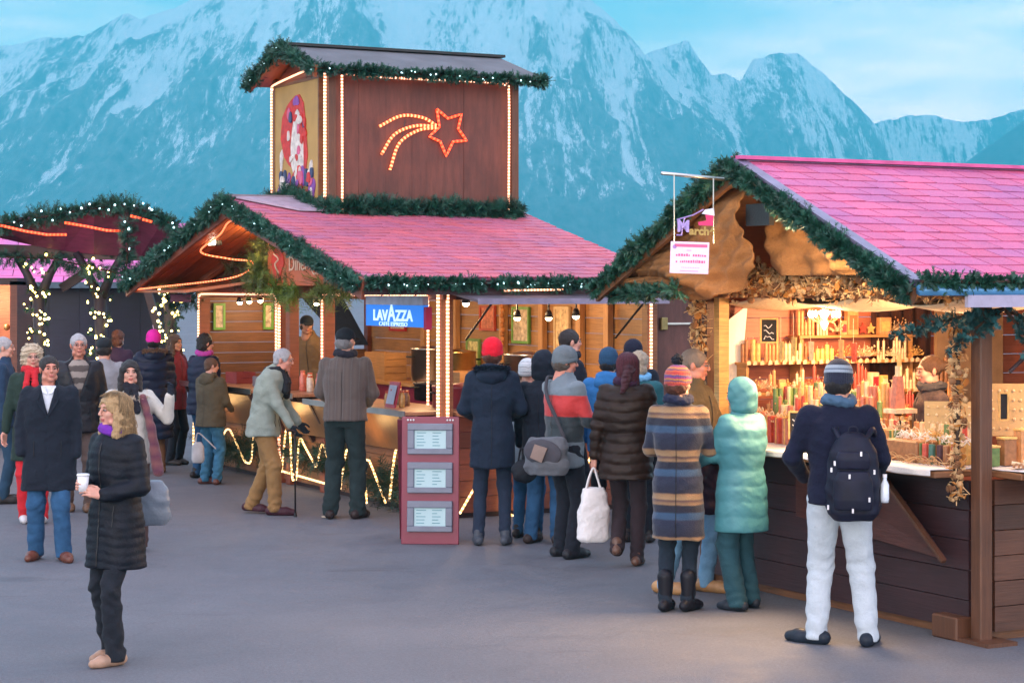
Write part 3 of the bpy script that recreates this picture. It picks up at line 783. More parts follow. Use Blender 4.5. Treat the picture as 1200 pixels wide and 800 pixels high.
bunch('green fir tuft below the right of the name board', (-.35, 2.1, 2.27), (.1, .5, .09), 44, MC, foliage('bright fir b', (.10,.14,.025)))
bunch('yellowish fir tuft above the orange name board', (-.4, 3.55, 2.84), (.1, .4, .07), 32, MC, M_FIRWARM)
bunch('dried sprigs at the right end of the name board', (-.45, 1.3, 2.37), (.08, .45, .08), 30, MC, M_DRY)
# name board
nb = empty('name_board', 'orange red name board with pale lettering in the big gable', 'sign board', M=MC)
b = MB(); b.prism([(-.3, 3.95, 2.28), (-.3, 1.75, 2.28), (-.3, 2.0, 2.45), (-.3, 3.0, 2.70), (-.3, 3.95, 2.80)], (-.03, 0, 0)); b.build('board', plain('orange red board', (.55, .13, .05), .5, 0, .2, 3), nb, bevel=.004)
MT = plain('pale lettering', (.8, .55, .4), .6, 0, .05)
text('lettering', 'Diner', .24, MT, frame_m((-.34, 3.0, 2.52), (0,-1,0), (0,0,1)), nb, .003)
text('lettering', "Club", .2, MT, frame_m((-.34, 2.42, 2.46), (0,-1,0), (0,0,1)), nb, .003)
b = MB(); b.prism([(-.335, 3.62+.2*math.cos(a)*(1 if math.sin(a) > -.2 else .7), 2.53+.18*math.sin(a)) for a in [2*PI*i/14 for i in range(14)]], (-.006, 0, 0)); b.build('shield_emblem', plain('red emblem', (.6,.05,.03)), nb)
b = MB(); b.tube(smooth_path([(-.345, 3.72, 2.64), (-.345, 3.58, 2.58), (-.345, 3.68, 2.52), (-.345, 3.56, 2.42)], 6), .012, 5); b.build('emblem_curl', MT, nb)
# blue coffee sign, letters as in the photo
sg = empty('coffee_sign', 'blue hanging LAVAZZA sign with white letters in the serving hatch', 'sign', M=MC)
x0 = -.2
MB().box(x0-.035, x0+.035, .03, 1.4, 2.085, 2.175, M=None).build('light_cover', plain('lilac grey sign cover', (.33,.35,.47), .4), sg, bevel=.006)
MB().box(x0-.03, x0+.03, .03, 1.4, 1.87, 2.085).build('sign_face', glow('backlit sign blue', (.01,.16,.62), .5, (.01,.12,.5)), sg)
MB().box(x0-.02, x0+.04, -.03, .03, 1.85, 2.07).build('red_side', plain('sign red', (.35,.01,.06)), sg)
MW = glow('backlit sign white', (.4,.62,.85), .55, (.6,.7,.8))
text('lettering', 'L  AV', .01, MW, Matrix(), sg, .003) if False else None
fm = lambda y, z: frame_m((x0-.034, y, z), (0,-1,0), (0,0,1))
text('lettering', 'LAV', .15, MW, fm(1.03, 1.975), sg, .003, bold=.005, sx=1.35)
text('lettering', 'A', .23, MW, fm(.755, 1.995), sg, .003, bold=.005, sx=1.15)
text('lettering', 'ZZA', .15, MW, fm(.46, 1.975), sg, .003, bold=.005, sx=1.35)
text('lettering', 'CAFFÈ ESPRESSO', .058, MW, fm(.72, 1.892), sg, .003, sx=1.6)
for y in (.3, 1.1): MB().tube([(x0, y, 2.17), (x0+.12, y, 2.26)], .006, 5).build('hanger', M_BLACK, sg)

# ---------------------------------------------------------------- inside the centre stall
def thing_box(name, label, cat, parts, M=MC, group=None):
    e = empty(name, label, cat, group, M=M)
    for (pn, b, m, k) in parts: b.build(pn, m, e, **k)
    return e
def picture(label, y=None, x=None, z=1.7, w_=.22, h=.34, fr=(.12,.3,.05), pic=(.5,.42,.3), wall='end', cat='picture'):
    e = empty('framed_picture', label, cat, M=MC)
    fm_ = plain('frame %s' % (fr,), fr, .5); pm_ = plain('print %s' % (pic,), pic, .6, 0, .5, 18)
    t = .03
    if wall == 'end':
        Y = CW-.03; b = MB()
        for a in ((x, x+w_, z, z+t), (x, x+w_, z+h-t, z+h), (x, x+t, z+t, z+h-t), (x+w_-t, x+w_, z+t, z+h-t)): b.box(a[0], a[1], Y-.03, Y, a[2], a[3])
        b.build('frame', fm_, e); MB().box(x+t, x+w_-t, Y-.018, Y-.004, z+t, z+h-t).build('print', pm_, e)
    else:
        X = CL-.03; b = MB()
        for a in ((y, y+w_, z, z+t), (y, y+w_, z+h-t, z+h), (y, y+t, z+t, z+h-t), (y+w_-t, y+w_, z+t, z+h-t)): b.box(X-.03, X, a[0], a[1], a[2], a[3])
        b.build('frame', fm_, e); MB().box(X-.018, X-.004, y+t, y+w_-t, z+t, z+h-t).build('print', pm_, e)
    return e
picture('green framed picture on the far end wall, left one', x=.12, z=1.72, w_=.16)
picture('green framed picture beside the middle post on the end wall', x=.8, z=1.72, w_=.14)
picture('small green framed picture behind the red hat', y=2.55, z=1.62, w_=.42, h=.42, wall='back')
picture('pale notice on the back wall under the spotlights', y=1.62, z=1.55, w_=.34, h=.5, fr=(.6,.45,.25), pic=(.62,.45,.24), wall='back', cat='notice')
picture('red framed picture behind the coffee sign', y=5.9, z=1.7, w_=.5, h=.42, fr=(.4,.02,.02), wall='back')
picture('red framed picture on the back wall left of the red hat', y=3.4, z=1.75, w_=.4, h=.3, fr=(.4,.05,.02), pic=(.5,.15,.08), wall='back')
picture('narrow green picture low on the back wall by the corner post', y=3.8, z=1.2, w_=.35, h=.45, fr=(.15,.28,.06), pic=(.55,.5,.2), wall='back')
# back posts / shutters
for y in (.75, 1.35, 2.2, 3.15, 4.4, 5.3):
    o = MB().box(CL-.1, CL-.03, y-.05, y+.05, .2, 2.6).build('post', M_PINE_V, cs, bevel=.004)
# inner shelf and work table
wt = empty('work_table', 'pine work table along the back of the food chalet', 'table', M=MC)
MB().box(1.55, CL-.12, .3, 6.6, 1.08, 1.12).build('table_top', M_PINE, wt)
for y in (.4, 2.2, 4.2, 6.5): MB().box(1.6, 1.68, y-.03, y+.03, .22, 1.08).build('leg', M_PINE_V, wt)
MB().box(1.58, 1.6, .3, 6.6, .6, 1.07).build('apron', M_PLUM, wt)
def vat(x, y, z, r, h, label, m=M_STEEL, grp=None):
    e = empty('cooking_vat', label, 'cooking vat', grp, M=MC @ Matrix.Translation((x, y, z)))
    MB().lathe([(r*.96, 0), (r, .02), (r, h-.03), (r*1.03, h-.02), (r*1.03, h), (r*.95, h), (r*.93, h-.05)], n=28).build('vat_body', m, e, smooth=True)
    for s_ in (-1, 1):
        MB().tube(smooth_path([(s_*r*1.0, -.06, h*.75), (s_*(r+.06), -.05, h*.75), (s_*(r+.06), .05, h*.75), (s_*r, .06, h*.75)], 5), .01, 6).build('handle', M_BLACK, e, smooth=True)
    MB().lathe([(.0001, h-.02), (r*.9, h-.02), (r*.9, h), (.0001, h+.03)], n=24).build('lid', m, e, smooth=True)
    return e
vat(1.85, 1.75, 1.12, .26, .42, 'tall steel vat behind the red hat')
vat(1.85, 4.2, 1.12, .24, .42, 'steel vat on the left behind the coffee sign')
vat(1.85, 3.45, 1.12, .2, .4, 'steel vat on the right behind the coffee sign', plain('brass', (.6,.42,.16), .3, 1))
vat(.55, .75, 1.0, .3, .26, 'wide dark red cauldron by the corner post', plain('dark red enamel', (.16,.02,.03), .35))
vat(1.3, 2.7, 1.0, .34, .2, 'wide dark pan steaming in the middle of the stall', plain('blackened pan', (.04,.03,.03), .4, .5))
# spotlights
def spot_l(x, y, z, label, grp):
    e = empty('spotlight', label, 'spotlight', grp, M=MC @ Matrix.Translation((x, y, z)))
    MB().tube([(0,0,.12), (0,0,.0)], .01, 6).build('stem', M_BLACK, e)
    MB().lathe([(.02, .03), (.035, .0), (.045, -.05)], n=12).build('shade', M_BLACK, e, smooth=True)
    MB().ball((0, 0, -.05), .036, 10).build('bulb', L_WARM, e, smooth=True)
    return e
for i, (X, Y) in enumerate([(606, 371), (643, 371), (675, 369)]):
    D = 21.0; p = MC.inverted() @ px(X, Y, 21.3+i*.1); spot_l(p.x, p.y, p.z+.04, ['left', 'middle', 'right'][i]+' one of the three small spotlights over the long hatch', None)
for i, (X, Y, D) in enumerate([(546, 354, 20.4)]):
    p = MC.inverted() @ px(X, Y, D); spot_l(p.x, p.y, p.z+.04, 'bright bulb at the left end of the long hatch', None)
for i, (X, Y) in enumerate([(281, 353), (292, 352), (305, 351)]):
    p = MC.inverted() @ px(X, Y, 25.9-i*.15); spot_l(p.x, p.y, p.z+.04, ['left', 'middle', 'right'][i]+' one of the three bulbs in the far left hatch', None)
p = MC.inverted() @ px(371, 354, 24.4); spot_l(p.x, p.y, p.z+.04, 'single bulb above the leaning vendor', None)
# floodlight under the gable
p = MC.inverted() @ px(254, 283, 24.0)
e = empty('floodlight', 'small white floodlight glowing under the big gable', 'floodlight', M=MC @ Matrix.Translation(p))
MB().box(-.05, .03, -.11, .11, -.05, .05).build('housing', M_BLACK, e, bevel=.01)
MB().box(-.07, -.05, -.1, .1, -.04, .045).build('lens', glow('flood lens', (1, .85, .65), 22), e)
# goods on the counters
def jar(x, y, z, r, h, col, label, grp, M=MC, lid=True):
    e = empty('jar', label, 'jar', grp, M=M @ Matrix.Translation((x, y, z)))
    MB().lathe([(r*.9, 0), (r, .01), (r, h*.75), (r*.7, h*.9), (r*.7, h)], n=10).build('glass', plain('jar %s' % (col,), col, .2, 0, .25, 30), e, smooth=True)
    if lid: MB().lathe([(r*.75, h), (r*.75, h+.02), (.001, h+.022)], n=10).build('lid', plain('jar lid', (.5,.1,.05), .4), e)
    return e
rnd = random.Random(4)
for i in range(14):
    jar(-.1+rnd.random()*.3, .95+i*.13, 1.04, .03+.01*rnd.random(), .12+.08*rnd.random(), rnd.choice([(.5,.12,.05),(.5,.3,.1),(.3,.2,.12),(.45,.05,.03)]), 'jar or bottle on the counter under the blue sign', 'jars on the counter under the blue sign')
for i in range(7):
    jar(.0+rnd.random()*.25, 3.3+i*.12, 1.08, .04, .16+.06*rnd.random(), rnd.choice([(.6,.5,.4),(.6,.15,.1),(.5,.3,.15)]), 'wrapped bag of sweets on the middle counter', 'sweet bags on the middle counter')
def crate(x, y, z, sx, sy, sz, m, label, M=MC, name='crate', grp=None):
    e = empty(name, label, 'crate', grp, M=M @ Matrix.Translation((x, y, z)))
    t = .012
    for a in ((0, sx, 0, t), (0, sx, sy-t, sy)): 
        b = MB(); k = max(2, int(sz/.07))
        for j in range(k): b.box(a[0], a[1], a[2], a[3], j*sz/k+.004, (j+1)*sz/k-.004)
        b.build('side', m, e)
    for a in ((0, t), (sx-t, sx)):
        MB().box(a[0], a[1], t, sy-t, 0, sz).build('end', m, e)
    MB().box(t, sx-t, t, sy-t, 0, t).build('bottom', m, e)
    return e
crate(.9, 1.5, 1.12, .35, .5, .24, M_PINE, 'pine crate behind the little framed card')
crate(1.6, 5.0, 1.12, .3, .6, .34, M_PINE, 'pine crate at the back left of the coffee hatch')
crate(.05, 6.0, 1.07, .25, .4, .14, plain('dark red tray', (.25,.03,.03)), 'dark red tray on the far left counter')
crate(.05, 5.2, 1.07, .2, .25, .12, plain('grey tray', (.2,.17,.2)), 'small grey tray on the far left counter')
# little framed card on the counter
e = empty('menu_card', 'little red framed card standing on the counter', 'menu card', M=MC @ Matrix.Translation((-.12, 1.05, 1.04)))
fmM = plain('red card frame', (.4,.02,.05), .4)
b = MB(); b.prism([(0,-.12,0), (0,.12,0), (.06,.12,.26), (.06,-.12,.26)], (.015,0,0)); b.build('card_frame', fmM, e)
b = MB(); b.prism([(-.005,-.09,.035), (-.005,.09,.035), (.042,.09,.225), (.042,-.09,.225)], (.004,0,0)); b.build('card', plain('pale card', (.4,.45,.55), .6), e)
# cup by the corner
e = MB().lathe([(.03,0), (.042,.1), (.045,.1), (.045,.105), (.03,.105)], n=12).build('paper_cup', M_WHITE, M=MC @ Matrix.Translation((.25, -.22, 1.04)), smooth=False); tag(e, 'white paper cup on the counter right of the corner post', 'cup')
# coffee machine / microwave right
e = empty('microwave_oven', 'small grey oven on the counter at the right of the long hatch', 'oven', M=MC @ Matrix.Translation((1.55, -.1, 1.04)))
MB().box(0, .42, 0, .32, 0, .3).build('casing', plain('oven grey', (.3,.32,.36), .35, .4), e, bevel=.01)
MB().box(.03, .3, -.012, 0, .04, .26).build('door', M_BLACK, e)
MB().box(.32, .335, -.03, -.012, .05, .25).build('handle', M_STEEL, e)
# hanging figure-ish dried bunch (string of gingerbread) behind the red hat
b = MB()
for i in range(9): b.ball((CL-.16+.01*(-1)**i, 3.0+.03*(-1)**i, 2.05-i*.055), .04, 7, 0, (.6,1,.8))
o = b.build('gingerbread_string', plain('gingerbread', (.45,.17,.05), .8), M=MC, smooth=True); tag(o, 'hanging string of gingerbread on the back wall behind the red hat', 'food')
# dark sloping cloth seen through the vendor opening
b = MB(); b.prism([(1.1, 6.95, 2.35), (1.75, 6.95, 2.35), (2.25, 6.95, 1.5), (1.9, 6.95, 1.5)], (0,.03,0)); o = b.build('hanging_cloth', cloth('navy cloth', (.02,.03,.06)), M=MC); tag(o, 'dark navy cloth hung in the open end window', 'cloth')

# point lamps inside the stall, under its gable and along its base
for (x, y, z, en) in ((1.0, 1.0, 2.1, 34), (1.0, 2.6, 2.1, 30), (1.0, 4.6, 2.1, 15), (.7, 6.3, 2.1, 20)):
    lamp('stall_lamp', 'POINT', (x, y, z), en, WARM, .12, M=MC)
lamp('gable_lamp', 'POINT', (-.35, 4.0, 2.85), 14, (1, .6, .3), .08, M=MC)
lamp('base_lamp', 'POINT', (-.45, 1.2, .75), 3.5, (1, .55, .2), .1, M=MC)
lamp('base_lamp', 'POINT', (-.4, 3.4, .8), 3.5, (1, .55, .2), .1, M=MC)
lamp('base_lamp', 'POINT', (-.4, 5.6, .8), 2.5, (1, .55, .2), .1, M=MC)

# ---------------------------------------------------------------- shed between the two stalls
sh = empty('storage_cabin', 'plain dark brown cabin with a latch between the two chalets', 'cabin', M=MC)
b = MB(); boards(b, 'y', .12, 2.44, 4.3, .02, 2.2, .62, .04, True, gap=.004); b.build('wall', wood('brown plywood', (.12,.05,.04), .6, .3, (4,4,1), False), sh)
MB().box(2.42, 4.3, .1, 1.6, 2.2, 2.24).build('roof', M_DARKWOOD, sh)
lt = MB().box(2.52, 2.6, .06, .10, 1.82, 1.95).build('latch', plain('tarnished brass', (.3,.24,.1), .4, .8), sh, bevel=.006)
MB().beam((2.6, .08, 1.885), (3.1, .08, 1.885), .02, .02).build('bolt', M_STEEL, sh)

# ---------------------------------------------------------------- menu board
D = 18.05; p = px(504, 637, D)
mbM = Matrix.Translation((p.x, D, 0)) @ Matrix.Rotation(rad(-4), 4, 'Z')
mn = empty('menu_board', 'plum menu board with three glowing framed screens standing on the asphalt', 'menu board', M=mbM)
tl = rad(3)
T = Matrix.Rotation(-tl, 4, 'X')
fp = MB().box(-.255, .255, -.02, .02, 0, 1.12, M=T); fp.build('front_board', M_PLUM, mn, bevel=.004)
MB().box(-.29, .2, -.0, .03, 0, 1.10, M=Matrix.Translation((-.02,.34,0)) @ Matrix.Rotation(rad(10), 4, 'X')).build('back_board', plain('dark plum', (.1,.015,.03), .5), mn)
scr = glow('menu screen', (.45, .8, .85), .07, (.36,.5,.54))
for k, z in enumerate((.79, .45, .11)):
    fr = MB()
    for a in ((-.2, .2, z, z+.05), (-.2, .2, z+.21, z+.27), (-.2, -.14, z+.05, z+.21), (.14, .2, z+.05, z+.21)): fr.box(a[0], a[1], -.055, -.02, a[2], a[3], M=T)
    f_ = fr.build('screen_frame', M_GREYF, mn, bevel=.006)
    MB().box(-.14, .14, -.035, -.02, z+.05, z+.21, M=T).build('screen', scr, f_)
    b = MB(); rr = random.Random(k)
    for j in range(5):
        zz = z+.185-j*.028
        for side in (-1, 1):
            xx = side*.07-.05; L = .04+.05*rr.random(); b.box(xx, xx+L, -.037, -.035, zz, zz+.007, M=T)
    b.build('screen_print', plain('menu print', (.12,.28,.34), .6), f_)
for x in (-.2, -.175, -.15, .15, .175, .2): MB().ball(T @ Vector((x, -.026, 1.09)), .009, 6).build('stud', M_WHITE, mn)
# ================================================================ RIGHT STALL
MR = stall_m(2.99, 13.04)
W, L = 3.2, 3.6
ry, rz, ez = 1.6, 3.1, 2.26
rs = empty('candle_chalet', 'near wooden chalet selling candles under burlap and garlands', 'market stall', M=MR)
def R_(b, n, m, **k): return b.build(n, m, parent=rs, **k)
b = MB(); boards(b, 'x', 0, .1, W, .06, 1.02, .19, .04); R_(b, 'front_panel', M_DARKWOOD)
b = MB(); boards(b, 'y', 0, .09, L, .06, 1.03, .155, .045); R_(b, 'side_panel', wood('warm brown side boards', (.10,.042,.024), .5, .3, (1.2,1.2,22)))
R_(MB().box(.03, L, .03, W, 0, .1), 'floor', M_OAK)
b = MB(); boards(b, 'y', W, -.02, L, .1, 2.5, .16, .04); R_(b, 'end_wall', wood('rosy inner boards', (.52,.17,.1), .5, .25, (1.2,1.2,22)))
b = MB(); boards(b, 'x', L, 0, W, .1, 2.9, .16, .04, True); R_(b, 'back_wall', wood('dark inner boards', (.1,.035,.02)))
post = R_(MB().box(-.05, .05, -.05, .05, .0, 2.3), 'post', M_OAK_V, bevel=.008)
MB().box(-.12, .12, -.2, .2, .0, .025).build('foot_plate', M_OAK_V, rs); MB().box(-.13, .02, .09, .34, .0, .15).build('foot_block', M_OAK_V, rs, bevel=.01)
R_(MB().box(-.05, .05, W-.1, W+.0, .0, 2.3), 'post', M_OAK_V)
R_(MB().box(-.05, .04, 2.93, 3.0, 1.05, 2.18), 'door_post', wood('bright pine trim', (.6,.36,.12)))
R_(MB().box(L-.12, L, -.06, .06, 0, 2.3), 'post', M_OAK_V)
R_(MB().box(-.06, .06, -.09, W+.05, 2.18, 2.3), 'lintel', M_OAK, bevel=.006)
R_(MB().box(.1, L, -.06, .05, 2.14, 2.24), 'lintel', M_OAK, bevel=.006)
def rzf(y): return ez+(rz-ez)*(1-abs(y-ry)/(ry+.3))
rf = empty('roof'); rf.parent = rs
xa, xb = -.8, 4.2
b = MB()
for ye in (-.32, W+.3): b.prism([(xa, ry, rz-.03), (xb, ry, rz-.03), (xb, ye, ez-.03), (xa, ye, ez-.03)], (0,0,.03))
b.build('roof_deck', M_OAK, rf)
SH_R = shingle_mat('magenta roof tiles', (.60, .12, .24), (.50, .14, .32), 0)
b = MB(); b.prism([(xa, ry, rz+.012), (xb, ry, rz+.012), (xb, -.32, ez+.012), (xa, -.32, ez+.012)], (0,0,-.006), 1)
shingles(b, Vector((xa, ry, rz+.012)), (1,0,0), (0, -(ry+.32), -(rz-ez)), xb-xa, math.hypot(ry+.32, rz-ez), .27, .135, .02)
b.build('shingles', [SH_R, plain('violet felt', (.24,.13,.36), .8)], rf)
b = MB(); b.prism([(xa, ry, rz+.012), (xb, ry, rz+.012), (xb, W+.3, ez+.012), (xa, W+.3, ez+.012)], (0,0,.02)); b.build('far_roof_slope', SH_R, rf)
b = MB(); b.beam((xa, ry, rz+.05), (xb, ry, rz+.05), .12, .025); b.build('ridge_board', plain('pink ridge cap', (.6,.1,.28)), rf)
for ye in (-.32, W+.3):
    b = MB(); b.beam((xa, ry, rz-.06), (xa, ye, ez-.06), .035, .11); b.build('bargeboard', M_OAK, rf)
    b = MB(); b.beam((xa+.03, ry, rz+.035), (xa+.03, ye, ez+.035), .09, .02); b.build('verge_flashing', plain('lilac verge metal', (.22,.2,.3), .4, .4), rf)
b = MB(); b.tube([(xa, -.37, ez-.02), (xb, -.37, ez-.02)], .035, 10); b.build('gutter', plain('sky blue gutter', (.1,.32,.6), .3, .2), rf, smooth=True)
b = MB(); b.box(xa+.35, xb, -.4, -.37, ez-.125, ez-.05); b.build('eave_board', plain('lilac eave board', (.4,.37,.5), .5), rf)

# counter with white cloth and brackets
ct = empty('counter'); ct.parent = rs
MB().box(-.28, .4, .12, 2.95, 1.045, 1.085).build('counter_top', M_OAK, ct, bevel=.004)
MB().box(.1, L-.1, -.26, .35, 1.045, 1.085).build('counter_top', M_OAK, ct, bevel=.004)
g = []
def clothgrid(x0, x1, y0, y1, z, drop, nx=12, ny=60, side='x'):
    gr = []
    for i in range(nx+1):
        row = []
        for j in range(ny+1):
            if side == 'x':
                y = y0+(y1-y0)*j/ny
                if i < 8: x = x1+(x0-x1)*i/8; zz = z
                else: x = x0-.012-.01*math.sin(j*.9)*(i-8)/4; zz = z-drop*(i-8)/4*(1+.25*math.sin(j*.35))
                row.append((x, y, zz+.003*math.sin(j*.7+i)))
            else:
                x = x0+(x1-x0)*j/ny
                if i < 8: y = y1+(y0-y1)*i/8; zz = z
                else: y = y0-.012-.01*math.sin(j*.9)*(i-8)/4; zz = z-drop*(i-8)/4*(1+.25*math.sin(j*.35))
                row.append((x, y, zz+.003*math.sin(j*.7+i)))
        gr.append(row)
    return gr
M_CLOTHW = cloth('white counter cloth', (.78,.72,.7), .9, .08)
b = MB(); b.sheet(clothgrid(-.29, .3, .14, 2.9, 1.095, .035)); o = b.build('counter_cloth', M_CLOTHW, M=MR, smooth=True, solid=.006); tag(o, 'white cloth on the front counter of the candle chalet', 'cloth')
b = MB(); b.sheet(clothgrid(.12, 3.3, -.28, .3, 1.095, .14, side='y')); o = b.build('counter_cloth', M_CLOTHW, M=MR, smooth=True, solid=.006); tag(o, 'white cloth hanging over the side counter right of the post', 'cloth')
# folded triangular flap under the counter
fl = empty('flap_bracket'); fl.parent = rs
b = MB(); b.prism([(-.05, 1.05, 1.03), (-.3, .95, 1.03), (-.25, .28, .52), (-.05, .22, .5), (-.05, 1.6, .55), (-.2, 1.65, .75)], (.0, 0, .0)) if False else None
b = MB(); b.prism([(-.05, 1.9, 1.0), (-.16, .75, 1.0), (-.16, .14, .52), (-.05, 1.9, .62)], (-.03, 0, 0)); b.build('flap', wood('flap board', (.085,.028,.022), .5, .3, (1.2,2,20), False), fl, bevel=.003)
b = MB(); b.beam((-.2, .75, 1.0), (-.2, .13, .51), .02, .035, up=(1,0,0)); b.build('flap_edge', M_OAK_V, fl)
b = MB(); b.beam((-.195, .92, .86), (-.195, .86, .76), .03, .04, up=(1,0,0)); b.build('handle', plain('worn brass', (.35,.2,.08), .4, .5), fl)

# burlap lining the gable overhang
def burlap_mat():
    m, nt, b = new_mat('burlap'); v = coords(nt)
    w1 = N(nt, 'ShaderNodeTexWave'); setin(w1, Scale=70, Distortion=1.5); nt.links.new(v, w1.inputs['Vector'])
    f = noise(nt, v, 4, 6, .65); c = ramp(nt, [(.3, (.11,.04,.012)), (.7, (.30,.12,.035))], f)
    c = mixc(nt, .4, c, mixc(nt, noise(nt, v, 160, 2), (.12,.05,.015), (.6,.32,.12)))
    nt.links.new(c, b.inputs['Base Color']); setin(b, Roughness=.9); bump(nt, b, noise(nt, v, 30, 5, .7), .02, .7); return m
M_BURLAP = burlap_mat()
def drape(fn, nu, nv, label, mat=M_BURLAP, name='burlap_drape', th=.01, M=MR):
    b = MB(); b.sheet([[fn(i/nu, j/nv) for j in range(nv+1)] for i in range(nu+1)])
    o = b.build(name, mat, M=M, smooth=True, solid=th); tag(o, label, 'drape'); return o
def fold(u, v, k, a, ph=0): return a*(math.sin(k*u+ph+2.2*v)+.5*math.sin(k*2.3*u-1.7*v+ph*2))
# left drape: from the peak down the far slope, bulging and hanging below the eave
def d_left(u, v):
    y = 1.66+(W+.28-1.66)*u; top = rzf(y)-.05
    bot = 2.29-.10*math.sin(PI*min(1, u*1.25))-.06*u
    if u < .14: bot = bot+(.14-u)*.8
    z = top+(bot-top)*v
    x = -.72-.09*math.sin(PI*v)+fold(u*3+v, v, 5.3, .03)+.035*math.sin(17*u+5*v+2.4*math.sin(6*v+5*u))+.03*abs(math.sin(19*u-9*v+1.5*math.sin(5*v)))+.022*abs(math.sin(23*v+13*u+2*math.sin(9*u)))+.1*v
    return (x, y, z)
drape(d_left, 90, 40, 'rust brown burlap drape filling the left half of the near gable')
def d_mid(u, v):
    y = .7+(1.75-.7)*u; top = rzf(y)-.1; bot = 2.34
    return (-.34+fold(u*2, v, 5, .035)+.02*math.sin(19*u+7*v)+.012*math.sin(29*v-8*u)-.1*math.sin(PI*v)*.6, y, top+(bot-top)*v)
drape(d_mid, 50, 34, 'darker burlap drape in the middle of the near gable')
def d_right(u, v):
    y = 1.3-(1.3+.2)*u; top = rzf(y)-.07; bot = 2.40-.12*u
    bot = min(bot, top-.05)
    x = -.46+.2*v+fold(u*3, v, 5.5, .03)+.03*abs(math.sin(21*u+5*v+2*math.sin(7*v)))+.02*abs(math.sin(33*u-17*v+2*math.sin(8*u)))
    return (x, y, top+(bot-top)*v**1.3)
drape(d_right, 80, 34, 'brightly lit burlap drape under the right slope of the near gable')
# dark louvre in the peak
o = MB().box(-.7, -.66, 1.34, 1.62, 2.68, 2.83).build('vent_hatch', M_BLACK, M=MR); tag(o, 'small dark hatch in the near gable under the peak', 'hatch')
lamp('drape_light', 'POINT', (-.74, .85, 2.56), 20, (1, .70, .38), .04, M=MR)
lamp('drape_light', 'POINT', (-1.0, 2.0, 2.15), 4.0, (1, .6, .3), .1, M=MR)  # front light added to brighten the burlap; no fixture stands here
e = empty('tube_lamp', 'short bright tube lamp tucked in the right burlap drape', 'lamp', M=MR)
b = MB(); b.tube([(-.60, 1.02, 2.66), (-.60, .75, 2.54)], .012, 8); b.build('tube', glow('tube lamp', (1,.8,.5), 9), e)
b = MB(); b.beam((-.60, 1.04, 2.69), (-.60, .73, 2.57), .03, .02); b.build('fitting', M_BLACK, e)

# arch of cones, nuts and dried blooms
def cones(label, path, R, n, seed, name='cone_garland'):
    rr = random.Random(seed); P = [Vector(p) for p in path]; segs = list(zip(P[:-1], P[1:])); tot = sum((b_-a).length for a, b_ in segs)
    cols = [plain('pine cone brown', (.26,.12,.05), .8), plain('walnut shell', (.55,.32,.14), .6), plain('dried petal', (.65,.42,.2), .8), plain('dried orange slice', (.5,.2,.04), .6)]
    e = empty(name, label, 'dried garland', M=MR); mbs = [MB() for _ in range(4)]
    for i in range(n):
        t = rr.random()*tot
        for a, b_ in segs:
            l = (b_-a).length
            if t <= l: c = a.lerp(b_, t/l); break
            t -= l
        c = c+Vector((rr.gauss(0, R*.45), rr.gauss(0, R*.45), rr.gauss(0, R*.5)))
        k = rr.choice([0, 1, 2, 2, 2, 3, 4, 4, 4]); r = .014+.017*rr.random()
        rot = Matrix.Rotation(rr.random()*6, 4, 'X') @ Matrix.Rotation(rr.random()*6, 4, 'Y')
        if k == 0:
            mbs[0].lathe([(r*.2, -r), (r*.9, -r*.7), (r*.55, -r*.45), (r, -r*.2), (r*.55, 0), (r*.85, r*.3), (r*.4, r*.5), (r*.5, r*.8), (.002, r*1.3)], c, 7, 0, rot)
        elif k == 4:
            d = rot @ Vector((0,0,1)); mbs[2].beam(c-d*.045, c+d*.045, .006, .004)
        elif k == 1: mbs[1].ball(c, r*.8, 7)
        elif k == 2:
            for q in range(6):
                a = q*PI/3; d = rot @ Vector((math.cos(a), math.sin(a), .35)); s_ = rot @ Vector((-math.sin(a), math.cos(a), 0))
                o_ = len(mbs[2].v); mbs[2].v += [tuple(c), tuple(c+d*r*.6+s_*r*.3), tuple(c+d*r*.95), tuple(c+d*r*.6-s_*r*.3)]
                mbs[2].f.append((o_, o_+1, o_+2, o_+3)); mbs[2].m.append(0)
        else: mbs[3].lathe([(r, -.004), (r, .004), (.001, .005)], c, 9, 0, rot)
    for mb, m_, nm in zip(mbs, cols, ('cones', 'nuts', 'dried_petals', 'orange_slices')):
        o = mb.build(nm, m_, e, smooth=nm in ('nuts',)); o['kind'] = 'stuff'
    tb = MB(); tb.tube(path, .02, 6); tb.build('stem', M_TWIG, e)
    return e
cones('band of pine cones nuts and dried petals over the front counter', [(-.16, -.05, 2.28), (-.18, .8, 2.29), (-.18, 1.8, 2.30), (-.17, 2.5, 2.31), (-.15, 3.1, 2.36)], .1, 3000, 3)
cones('upright band of cones and dried petals on the left post', [(-.14, 3.1, 2.3), (-.13, 3.1, 1.9), (-.12, 3.12, 1.55)], .08, 380, 4)
cones('dark string of pine cones hanging down the near corner post', [(-.1, .13, 2.0), (-.1, .11, 1.6), (-.1, .12, 1.2), (-.1, .13, .88)], .05, 380, 5)
garland('thick unlit fir garland on the right slope of the near gable', [(xa-.05, ry, rz-.03), (xa-.05, -.32, ez-.04)], .036, 600, MR, None, twig=.07, lneed=(.03,.06))
garland('thick unlit fir garland on the left slope of the near gable', [(xa-.04, ry, rz+.0), (xa-.04, W+.3, ez-.03)], .036, 540, MR, None, twig=.07, lneed=(.03,.06))
garland('thin fir garland along the gutter of the near roof', [(xa, -.39, ez+.03), (xa+.5, -.4, ez+.03), (2.0, -.4, ez+.03)], .025, 420, MR, None, twig=.055, lneed=(.02,.04))
garland('fir garland hanging along the left foot of the near gable', [(xa+.02, 2.35, ez-.02), (xa+.05, W+.2, ez-.07)], .03, 260, MR, None, twig=.07, lneed=(.025,.05))
